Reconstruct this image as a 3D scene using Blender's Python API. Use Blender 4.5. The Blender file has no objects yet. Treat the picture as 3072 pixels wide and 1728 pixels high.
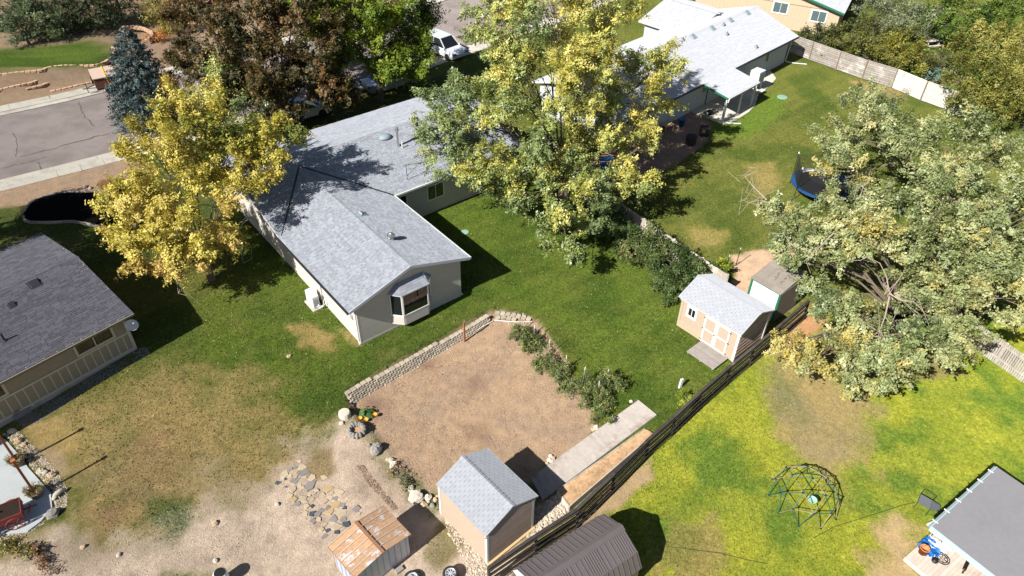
import bpy, math, random
import numpy as np
R = random.Random(11)
rng = np.random.default_rng(11)
sc = bpy.context.scene
COL = sc.collection

# ------------------------------------------------------------------ camera, sky, sun, exposure
FPX, PITCH, ROLL, CAMH = 2175.0, math.radians(39.57), math.radians(1.17), 27.5
_fw = np.array([0, math.cos(PITCH), -math.sin(PITCH)])
_u0 = np.array([0, math.sin(PITCH), math.cos(PITCH)])
_rt = math.cos(ROLL) * np.array([1.0, 0, 0]) + math.sin(ROLL) * _u0
_up = -math.sin(ROLL) * np.array([1.0, 0, 0]) + math.cos(ROLL) * _u0
CAM = np.array([0, 0, CAMH])
cd = bpy.data.cameras.new('camera')
cam = bpy.data.objects.new('camera', cd)
COL.objects.link(cam)
cd.sensor_width = 36.0
cd.lens = 36.0 * FPX / 3072
cd.clip_end = 3000
from mathutils import Matrix, Vector
m = Matrix.Identity(4)
for i in range(3):
    m[i][0], m[i][1], m[i][2] = _rt[i], _up[i], -_fw[i]
m[2][3] = CAMH
cam.matrix_world = m
sc.camera = cam

SUN_AZ, SUN_EL = 45.2, 40.0          # direction the light travels (azimuth from +X), sun height
w = bpy.data.worlds.new('World')
sc.world = w
w.use_nodes = True
nt = w.node_tree
sky = nt.nodes.new('ShaderNodeTexSky')
sky.sky_type = 'NISHITA'
sky.sun_disc = False
sky.sun_elevation = math.radians(SUN_EL)
sky.sun_rotation = math.radians(270 - SUN_AZ - 0)   # compass-style, from +Y clockwise
bg = nt.nodes['Background']
bg.inputs[1].default_value = 0.05
nt.links.new(sky.outputs[0], bg.inputs[0])
sl = bpy.data.lights.new('sun', 'SUN')
sl.energy = 5.0
sl.angle = math.radians(0.53)
sl.color = (1.0, 0.965, 0.90)
sun = bpy.data.objects.new('sun', sl)
COL.objects.link(sun)
a, e = math.radians(SUN_AZ), math.radians(SUN_EL)
sd = Vector((math.cos(a) * math.cos(e), math.sin(a) * math.cos(e), -math.sin(e)))
sun.rotation_euler = sd.to_track_quat('-Z', 'Y').to_euler()
vs = sc.view_settings
vs.view_transform = 'Standard'
vs.look = 'None'
vs.exposure = 0.72
vs.gamma = 1.0
vs.use_curve_mapping = False
sc.cycles.max_bounces = 6
sc.cycles.use_denoising = True

# ------------------------------------------------------------------ helpers
def at(px, py, z=0.0):
    d = (px - 1536) / FPX * _rt - (py - 864) / FPX * _up + _fw
    return CAM + (z - CAMH) / d[2] * d

def on(px, py, p0, n):
    d = (px - 1536) / FPX * _rt - (py - 864) / FPX * _up + _fw
    p0 = np.array(p0, float); n = np.array(n, float)
    return CAM + ((p0 - CAM) @ n) / (d @ n) * d

def S(r, g, b, k=0.80):
    o = []
    for c in (r, g, b):
        c /= 255.0
        o.append((c / 12.92 if c <= .04045 else ((c + .055) / 1.055) ** 2.4) * k)
    return tuple(o)

def nrm(v):
    v = np.array(v, float)
    return v / (np.linalg.norm(v) + 1e-12)

class MB:
    def __init__(s):
        s.v, s.f, s.r = [], [], []
    def add(s, vs, fs, r=.5):
        n = len(s.v)
        s.v += [(float(v[0]), float(v[1]), float(v[2])) for v in vs]
        s.f += [tuple(i + n for i in f) for f in fs]
        s.r += [r] * len(vs)
        return s
    def box(s, x0, x1, y0, y1, z0, z1, r=.5):
        return s.add([(x0,y0,z0),(x1,y0,z0),(x1,y1,z0),(x0,y1,z0),(x0,y0,z1),(x1,y0,z1),(x1,y1,z1),(x0,y1,z1)],
                     [(3,2,1,0),(4,5,6,7),(0,1,5,4),(1,2,6,5),(2,3,7,6),(3,0,4,7)], r)
    def obox(s, c, ax, ay, az, r=.5):
        c, ax, ay, az = (np.array(q, float) for q in (c, ax, ay, az))
        v = [c + i*ax + j*ay + k*az for k in (-1,1) for i, j in ((-1,-1),(1,-1),(1,1),(-1,1))]
        return s.add(v, [(3,2,1,0),(4,5,6,7),(0,1,5,4),(1,2,6,5),(2,3,7,6),(3,0,4,7)], r)
    def beam(s, p, q, w, h, r=.5, up=(0,0,1)):
        p, q = np.array(p, float), np.array(q, float)
        d = nrm(q - p)
        side = np.cross(d, up)
        if np.linalg.norm(side) < 1e-4: side = np.cross(d, (1,0,0))
        side = nrm(side); u = np.cross(side, d)
        return s.obox((p+q)/2, (q-p)/2, side*w/2, u*h/2, r)
    def tube(s, pts, rad, n=6, r=.5):
        pts = [np.array(p, float) for p in pts]
        if not hasattr(rad, '__len__'): rad = [rad]*len(pts)
        vs, fs = [], []
        ref = np.array([.31, .17, .93])
        for i, p in enumerate(pts):
            d = nrm(pts[min(i+1, len(pts)-1)] - pts[max(i-1, 0)])
            x = np.cross(d, ref)
            if np.linalg.norm(x) < .05: x = np.cross(d, (1,0,0))
            x = nrm(x); y = np.cross(d, x)
            for k in range(n):
                t = 2*math.pi*k/n
                vs.append(p + rad[i]*(math.cos(t)*x + math.sin(t)*y))
        for i in range(len(pts)-1):
            for k in range(n):
                k2 = (k+1) % n
                fs.append((i*n+k, i*n+k2, (i+1)*n+k2, (i+1)*n+k))
        fs.append(tuple(range(n))[::-1]); fs.append(tuple((len(pts)-1)*n+k for k in range(n)))
        return s.add(vs, fs, r)
    def lathe(s, prof, c=(0,0,0), n=16, r=.5, sx=1, sy=1):
        vs, fs = [], []
        for (rd, z) in prof:
            for k in range(n):
                t = 2*math.pi*k/n
                vs.append((c[0]+sx*rd*math.cos(t), c[1]+sy*rd*math.sin(t), c[2]+z))
        for i in range(len(prof)-1):
            for k in range(n):
                k2 = (k+1) % n
                fs.append((i*n+k, i*n+k2, (i+1)*n+k2, (i+1)*n+k))
        fs.append(tuple((len(prof)-1)*n+k for k in range(n)))
        fs.append(tuple(range(n))[::-1])
        return s.add(vs, fs, r)
    def prism(s, poly, z0, z1, r=.5):
        n = len(poly)
        ar = sum(poly[i][0]*poly[(i+1)%n][1]-poly[(i+1)%n][0]*poly[i][1] for i in range(n))
        if ar < 0: poly = poly[::-1]
        zz0 = z0 if hasattr(z0, '__len__') else [z0]*n
        zz1 = z1 if hasattr(z1, '__len__') else [z1]*n
        v = [(p[0],p[1],zz0[i]) for i,p in enumerate(poly)] + [(p[0],p[1],zz1[i]) for i,p in enumerate(poly)]
        f = [tuple(range(n))[::-1], tuple(range(n,2*n))] + [(i,(i+1)%n,n+(i+1)%n,n+i) for i in range(n)]
        return s.add(v, f, r)
    def slab(s, pts, t, r=.5):
        """solid plate: pts are the top outline in 3D (counter-clockwise seen from above), thickness t straight down the normal"""
        p = [np.array(q, float) for q in pts]
        nn = nrm(np.cross(p[1]-p[0], p[2]-p[1]))
        if nn[2] < 0: p = p[::-1]; nn = -nn
        n = len(p)
        return s.add([q - nn*t for q in p] + p,
                     [tuple(range(n))[::-1], tuple(range(n,2*n))] + [(i,(i+1)%n,n+(i+1)%n,n+i) for i in range(n)], r)
    def build(s, name, mat, parent=None, smooth=False):
        return mesh(name, s.v, s.f, mat, parent, smooth, s.r)

def mesh(name, v, f, mat, parent=None, smooth=False, r=None):
    me = bpy.data.meshes.new(name)
    me.from_pydata(v, [], f)
    if r is not None:
        at_ = me.attributes.new('rnd', 'FLOAT', 'POINT')
        at_.data.foreach_set('value', np.array(r, np.float32))
    if smooth:
        me.polygons.foreach_set('use_smooth', [True]*len(me.polygons))
    me.materials.append(mat)
    o = bpy.data.objects.new(name, me)
    COL.objects.link(o)
    if parent is not None: o.parent = parent
    return o

def npmesh(name, V, nper, mat, parent=None, col=None, rnd=None):
    """V: (N*nper,3) vertices, faces are consecutive runs of nper"""
    n = len(V)//nper
    me = bpy.data.meshes.new(name)
    me.vertices.add(len(V)); me.vertices.foreach_set('co', np.ascontiguousarray(V, np.float32).ravel())
    me.loops.add(len(V)); me.loops.foreach_set('vertex_index', np.arange(len(V), dtype=np.int32))
    me.polygons.add(n)
    me.polygons.foreach_set('loop_start', np.arange(0, len(V), nper, dtype=np.int32))
    me.polygons.foreach_set('loop_total', np.full(n, nper, np.int32))
    me.update(calc_edges=True)
    if col is not None:
        c = me.attributes.new('col', 'FLOAT_COLOR', 'POINT')
        cc = np.ones((len(V), 4), np.float32); cc[:, :3] = np.repeat(col, nper, 0)
        c.data.foreach_set('color', cc.ravel())
    if rnd is not None:
        a_ = me.attributes.new('rnd', 'FLOAT', 'POINT')
        a_.data.foreach_set('value', np.repeat(rnd, nper).astype(np.float32))
    me.materials.append(mat)
    o = bpy.data.objects.new(name, me); COL.objects.link(o)
    if parent is not None: o.parent = parent
    return o

def tag(o, label, cat, group=None, kind=None):
    if label: o['label'] = label
    if cat: o['category'] = cat
    if group: o['group'] = group
    if kind: o['kind'] = kind
    return o

def thing(name, label, cat, loc=(0,0,0), rz=0.0, group=None):
    o = bpy.data.objects.new(name, None)
    o.empty_display_size = .3
    COL.objects.link(o)
    o.location = [float(q) for q in loc]
    o.rotation_euler = (0, 0, math.radians(rz))
    return tag(o, label, cat, group)

def struct(o):
    o['kind'] = 'structure'
    return o

def inst(src, name, parent, loc, rot=(0,0,0), scale=(1,1,1)):
    o = bpy.data.objects.new(name, src)
    COL.objects.link(o)
    o.parent = parent
    o.location = [float(q) for q in loc]; o.rotation_euler = rot; o.scale = scale
    return o

def local(t):
    """world->local function for a thing with location and z rotation"""
    l = np.array(t.location); c, s_ = math.cos(t.rotation_euler[2]), math.sin(t.rotation_euler[2])
    def f(p):
        d = np.array(p, float) - l
        return np.array([c*d[0]+s_*d[1], -s_*d[0]+c*d[1], d[2]])
    return f

def world(t):
    l = np.array(t.location); c, s_ = math.cos(t.rotation_euler[2]), math.sin(t.rotation_euler[2])
    def f(p):
        return np.array([c*p[0]-s_*p[1], s_*p[0]+c*p[1], p[2]]) + l
    return f

# ------------------------------------------------------------------ materials
def mat(name, col, rough=.8, var=.12, n=(6., .12), bump=None, spec=.3, metal=0., col2=None, n2=(1.5, .5, .62), stretch=None, coat=0.):
    """plain surface: base colour x (piece-to-piece variation 'rnd') x (fine noise), optional second colour in patches, optional bump"""
    mt = bpy.data.materials.new(name); mt.use_nodes = True
    t = mt.node_tree; N = t.nodes; Lk = t.links
    b = N['Principled BSDF']
    geo = N.new('ShaderNodeNewGeometry')
    pos = geo.outputs['Position']
    if stretch:
        vm = N.new('ShaderNodeVectorMath'); vm.operation = 'MULTIPLY'; vm.inputs[1].default_value = stretch
        tc = N.new('ShaderNodeTexCoord')
        Lk.new(tc.outputs['Object'], vm.inputs[0]); pos = vm.outputs[0]
    no = N.new('ShaderNodeTexNoise'); no.inputs['Scale'].default_value = n[0]; no.inputs['Detail'].default_value = 5
    Lk.new(pos, no.inputs['Vector'])
    at_ = N.new('ShaderNodeAttribute'); at_.attribute_name = 'rnd'
    m1 = N.new('ShaderNodeMath'); m1.operation = 'MULTIPLY_ADD'
    Lk.new(at_.outputs['Fac'], m1.inputs[0]); m1.inputs[1].default_value = 2*var; m1.inputs[2].default_value = 1 - var
    m2 = N.new('ShaderNodeMath'); m2.operation = 'MULTIPLY_ADD'
    Lk.new(no.outputs[0], m2.inputs[0]); m2.inputs[1].default_value = 3*n[1]; m2.inputs[2].default_value = -1.5*n[1]
    m3 = N.new('ShaderNodeMath'); m3.operation = 'ADD'
    Lk.new(m1.outputs[0], m3.inputs[0]); Lk.new(m2.outputs[0], m3.inputs[1])
    cs = None
    if col2 is not None:
        nb = N.new('ShaderNodeTexNoise'); nb.inputs['Scale'].default_value = n2[0]; nb.inputs['Detail'].default_value = 6; nb.inputs['Roughness'].default_value = .65
        Lk.new(pos, nb.inputs['Vector'])
        mr = N.new('ShaderNodeMapRange'); mr.interpolation_type = 'SMOOTHSTEP'
        Lk.new(nb.outputs[0], mr.inputs[0]); mr.inputs[1].default_value = n2[1]; mr.inputs[2].default_value = n2[2]
        mx = N.new('ShaderNodeMix'); mx.data_type = 'RGBA'
        Lk.new(mr.outputs[0], mx.inputs[0]); mx.inputs[6].default_value = (*col, 1); mx.inputs[7].default_value = (*col2, 1)
        cs = mx.outputs[2]
    sc_ = N.new('ShaderNodeVectorMath'); sc_.operation = 'SCALE'
    if cs is not None: Lk.new(cs, sc_.inputs[0])
    else: sc_.inputs[0].default_value = col
    Lk.new(m3.outputs[0], sc_.inputs['Scale'])
    Lk.new(sc_.outputs[0], b.inputs['Base Color'])
    b.inputs['Roughness'].default_value = rough
    b.inputs['Specular IOR Level'].default_value = spec
    if rough >= .85: b.inputs['Diffuse Roughness'].default_value = 1.0
    b.inputs['Metallic'].default_value = metal
    b.inputs['Coat Weight'].default_value = coat
    if bump:
        nb2 = N.new('ShaderNodeTexNoise'); nb2.inputs['Scale'].default_value = bump[0]; nb2.inputs['Detail'].default_value = 6
        Lk.new(pos, nb2.inputs['Vector'])
        bp = N.new('ShaderNodeBump'); bp.inputs['Strength'].default_value = bump[1]; bp.inputs['Distance'].default_value = .03
        Lk.new(nb2.outputs[0], bp.inputs['Height']); Lk.new(bp.outputs[0], b.inputs['Normal'])
    return mt

def leafmat(name, trans=.28, rough=.5, silver=0.0, spec=.4):
    mt = bpy.data.materials.new(name); mt.use_nodes = True
    t = mt.node_tree; N = t.nodes; Lk = t.links
    b = N['Principled BSDF']; out = N['Material Output']
    at_ = N.new('ShaderNodeAttribute'); at_.attribute_name = 'col'
    c = at_.outputs['Color']
    if silver:
        geo = N.new('ShaderNodeNewGeometry')
        mx = N.new('ShaderNodeMix'); mx.data_type = 'RGBA'
        mm = N.new('ShaderNodeMath'); mm.operation = 'MULTIPLY'; mm.inputs[1].default_value = silver
        Lk.new(geo.outputs['Backfacing'], mm.inputs[0]); Lk.new(mm.outputs[0], mx.inputs[0])
        Lk.new(c, mx.inputs[6]); mx.inputs[7].default_value = (.40, .42, .27, 1)
        c = mx.outputs[2]
    Lk.new(c, b.inputs['Base Color'])
    b.inputs['Roughness'].default_value = rough; b.inputs['Specular IOR Level'].default_value = spec
    tr = N.new('ShaderNodeBsdfTranslucent'); Lk.new(c, tr.inputs[0])
    ms = N.new('ShaderNodeMixShader'); ms.inputs[0].default_value = trans
    Lk.new(b.outputs[0], ms.inputs[1]); Lk.new(tr.outputs[0], ms.inputs[2]); Lk.new(ms.outputs[0], out.inputs[0])
    return mt

M = {}
M['leaf'] = leafmat('leaf', .17)
M['leaf_silver'] = leafmat('leaf_silver', .15, .42, .30, .5)
M['needle'] = leafmat('needle', .1, .6)
M['bark'] = mat('bark', (.16,.125,.10), .9, .1, (9,.3), (14,.6))
M['bark_pale'] = mat('bark_pale', (.33,.27,.22), .9, .1, (9,.3), (14,.5))
M['roof_grey'] = mat('roof_grey', S(161,165,174), .95, .135, (40,.10), (90,.4), .12)
M['roof_white'] = mat('roof_white', S(182,184,191), .9, .02, (30,.03), (80,.3), .15)
M['roof_white2'] = mat('roof_white2', S(177,180,187), .9, .05, (30,.03), (80,.3), .15)
M['roof_dark'] = mat('roof_dark', S(101,100,108), .95, .2, (30,.10), (90,.4), .1)
M['underlay'] = mat('underlay', S(58,58,64), .95)
M['deck_ply'] = mat('deck_ply', S(120,118,116), .9)
M['wall_white'] = mat('wall_white', S(214,206,196), .75, .03, (3,.04), None, .25)
M['siding_grey'] = mat('siding_grey', S(206,200,190), .7, .03, (3,.04), None, .3)
M['fascia'] = mat('fascia', S(200,204,214), .6, .03, (3,.04), None, .3)
M['trim_white'] = mat('trim_white', S(240,240,236), .5, .02, (4,.03), None, .4)
M['gutter_dark'] = mat('gutter_dark', S(52,52,56), .5, .02, (4,.1), None, .4)
M['glass'] = mat('glass', (.012,.014,.016), .03, 0, (2,0), None, .8)
M['glass_sky'] = mat('glass_sky', (.10,.14,.15), .08, 0, (2,.1), None, .8)
M['concrete'] = mat('concrete', S(196,190,178), .9, .06, (3,.10), (40,.25), .2, col2=S(178,172,160), n2=(1.2,.45,.7))
M['concrete_new'] = mat('concrete_new', S(205,210,210), .85, .03, (2,.08), (40,.15), .2, col2=S(190,196,198), n2=(1.0,.45,.65))
M['metal'] = mat('metal', (.62,.62,.63), .35, .05, (5,.1), None, .5, .9)
M['white_plastic'] = mat('white_plastic', S(240,240,240), .45, .03, (4,.03), None, .4)
M['vent_blue'] = mat('vent_blue', S(150,166,172), .6, .05, (5,.08), None, .3)
M['vent_dark'] = mat('vent_dark', S(48,48,54), .6, .05, (5,.08), None, .3)
M['pvc_green'] = mat('pvc_green', S(150,190,165), .6, .05, (5,.08), None, .3)
M['black'] = mat('black', (.015,.015,.016), .5, .05, (8,.1), None, .4)
M['rubber'] = mat('rubber', (.03,.03,.032), .75, .05, (20,.2), None, .3)
# ------------------------------------------------------------------ terrain
_cp = [(1084,1032,0),(1380,886,0),(700,850,0),(1700,700,0),(2030,975,0),(2200,1090,-.05),(410,1047,0),(30,1247,-.15),(820,1000,0),(900,1080,-.04),
 (1060,1172,-.08),(1150,1110,-.05),(1250,1055,-.03),(1470,930,0),(960,1150,-.12),(860,1215,-.4),(920,1235,-.5),(700,1200,-.2),(500,1250,-.18),(300,1400,-.33),(100,1480,-.45),(600,1450,-.48),(850,1450,-.58),
 (200,1650,-.5),(700,1700,-.65),(1000,1700,-.65),(1330,1700,-.65),(1460,1690,-.62),(1600,1600,-.62),(1100,1400,-.6),(1200,1500,-.62),
 (1900,1215,-.15),(1980,1200,-.12),(1740,1370,-.42),(1620,1480,-.62),(2100,1150,-.1),(1840,1400,-.35),(1700,1520,-.55),
 (2300,1200,-.35),(2418,1510,-.4),(2900,1300,-.3),(2000,1600,-.5),(2700,1000,-.2),(1700,1700,-.65),(2300,1700,-.5),(2800,1700,-.4),(1750,950,0),(1700,1000,-.03),(1800,1100,-.08),
 (2300,500,0),(2600,240,0),(1000,400,0),(0,700,0),(2043,300,0),(2300,850,0),(2500,900,-.1),(1500,700,0),(2600,600,0),(3000,700,-.1)]
_cpw = np.array([[*at(x, y, z)[:2], z] for x, y, z in _cp])
def zbase(x, y):
    x = np.asarray(x, float); y = np.asarray(y, float)
    num = np.zeros(x.shape); den = np.full(x.shape, 2e-3)
    for cx, cy, cz in _cpw:
        wt = np.exp(-((x-cx)**2 + (y-cy)**2) / (2*2.2**2))
        num += wt*cz; den += wt
    return num/den

def sdf(x, y, poly):
    """signed distance to polygon (negative inside)"""
    p = np.asarray(poly, float)
    d = np.full(np.shape(x), 1e9); ins = np.zeros(np.shape(x), bool)
    n = len(p)
    for i in range(n):
        ax, ay = p[i]; bx, by = p[(i+1) % n]
        ex, ey = bx-ax, by-ay
        t = np.clip(((x-ax)*ex + (y-ay)*ey)/(ex*ex+ey*ey+1e-12), 0, 1)
        d = np.minimum(d, (x-ax-t*ex)**2 + (y-ay-t*ey)**2)
        c = ((ay > y) != (by > y)) & (x < (bx-ax)*(y-ay)/(by-ay+1e-12) + ax)
        ins ^= c
    d = np.sqrt(d)
    return np.where(ins, -d, d)

def sst(a_, b_, x):
    t = np.clip((x-a_)/(b_-a_), 0, 1)
    return t*t*(3-2*t)

def poly(px, z=0.0):
    return [tuple(at(x, y, z)[:2]) for x, y in px]

GARDEN = [tuple(at(x, y, -.06)[:2]) for x, y in ((1044,1196),(1046,1176),(1060,1154),(1177,1093),(1342,1004),(1467,932),(1492,930),(1560,944),(1612,962))] + poly([(1650,1030),(1700,1110),(1770,1230),(1790,1290),(1700,1370),(1600,1440),(1400,1490),(1310,1470),(1230,1420),(1150,1330),(1080,1260)], -.45)
_gp = np.array([[*at(x, y, z)[:2], z] for x, y, z in [(1046,1216,-.6),(1160,1160,-.55),(1270,1100,-.5),(1400,1015,-.45),(1478,965,-.38),(1540,972,-.25),(1600,980,-.12),(1200,1300,-.6),(1400,1200,-.55),(1640,1100,-.25),(1700,1180,-.32),(1770,1290,-.42),(1600,1440,-.6),(1400,1480,-.62),(1300,1440,-.62),(1550,1150,-.45)]])
def zgarden(x, y):
    num = np.zeros(np.shape(x)); den = np.full(np.shape(x), 1e-6)
    for cx, cy, cz in _gp:
        wt = np.exp(-((x-cx)**2 + (y-cy)**2)/(2*1.6**2)) + 1e-6
        num += wt*cz; den += wt
    return num/den
# far side of the street: two terraces behind block walls
TERR_UP = poly([(-140,232),(0,230),(70,222),(130,212),(165,206),(240,203),(300,198),(340,178),(345,160),(338,135),(310,108),(330,60),(300,-60),(-300,-60)], .9)
TERR_LO = poly([(-140,275),(0,272),(60,262),(120,248),(190,236),(290,214),(350,190),(420,170),(480,170),(520,140),(560,60),(500,-60),(330,-60),(-300,-60)], .45)
NEARK = [(-75,16.0),(-45,37.3),(-36.27,43.64),(-30.4,47.8),(-20,56.0),(-10,65.2),(-1.2,74.0),(12,88),(40,120),(80,170)]
FARK = [(-82,26.0),(-55,45.2),(-42.15,54.18),(-37.3,57.7),(-27,66.5),(-18,75.2),(-9.5,83.6),(3,97),(30,130),(70,180)]
ROADP = NEARK + FARK[::-1]

def smooth_path(p, n=6):
    p = [np.array(q, float) for q in p]; o = []
    for i in range(len(p)-1):
        a0, a1, a2, a3 = p[max(i-1,0)], p[i], p[i+1], p[min(i+2,len(p)-1)]
        for k in range(n):
            t = k/n
            o.append(.5*((2*a1)+(-a0+a2)*t+(2*a0-5*a1+4*a2-a3)*t*t+(-a0+3*a1-3*a2+a3)*t**3))
    o.append(p[-1]); return o
NEARS, FARS = smooth_path(NEARK), smooth_path(FARK)
ROADS = [tuple(q) for q in NEARS] + [tuple(q) for q in FARS[::-1]]

PATP = poly([(-60,1312),(16.6,1318.7),(74.5,1385),(83,1401.5),(153,1479),(157,1523),(124,1564),(83,1595),(0,1602),(-60,1600)], -.4)
def zt(x, y):
    x = np.asarray(x, float); y = np.asarray(y, float)
    z = zbase(x, y)
    g = sst(.05, -.05, sdf(x, y, GARDEN))
    z = z*(1-g) + zgarden(x, y)*g
    z = z + .42*sst(.2, -.1, sdf(x, y, TERR_LO)) + .45*sst(.15, -.1, sdf(x, y, TERR_UP))
    z = np.where(sdf(x, y, PATP) < .12, np.minimum(z, -.46), z)
    rd = sdf(x, y, ROADS)
    z = z + .10*sst(14, 3, np.abs(rd))*(rd > 0)
    z = np.where(rd < .15, -.06, z)
    return z

def gnd(px, py, dz=0.0):
    z = 0.0
    for _ in range(6):
        p = at(px, py, z); z = float(zt(p[0], p[1]))
    p = at(px, py, z); p[2] = z + dz
    return p

# value noise in the plane, for uneven edges and patches
_ng = rng.random((256, 256))
def vnoise(x, y, s):
    x = np.asarray(x)*s + 1000.3; y = np.asarray(y)*s + 1000.7
    xi = np.floor(x).astype(int); yi = np.floor(y).astype(int)
    fx = x-xi; fy = y-yi; fx = fx*fx*(3-2*fx); fy = fy*fy*(3-2*fy)
    g = lambda i, j: _ng[i % 256, j % 256]
    return (g(xi,yi)*(1-fx)+g(xi+1,yi)*fx)*(1-fy) + (g(xi,yi+1)*(1-fx)+g(xi+1,yi+1)*fx)*fy
def fbm(x, y, s):
    return (vnoise(x,y,s)*.5 + vnoise(x,y,s*2.1)*.27 + vnoise(x,y,s*4.3)*.15 + vnoise(x,y,s*9)*.08)

GREEN = np.array(S(84,101,36)); DEEP = np.array(S(58,80,28)); OLIVE = np.array(S(100,104,48)); DRY = np.array(S(142,124,80)); STRAW = np.array(S(172,146,96))
LUSH = np.array(S(130,138,46)); LUSH2 = np.array(S(88,114,42)); LIME = np.array(S(164,162,56))
DIRT = np.array(S(202,182,162)); SOIL = np.array(S(175,148,121)); SOILD = np.array(S(128,98,82)); GREY = np.array(S(150,132,116)); DUSK = np.array(S(122,112,92))

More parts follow.
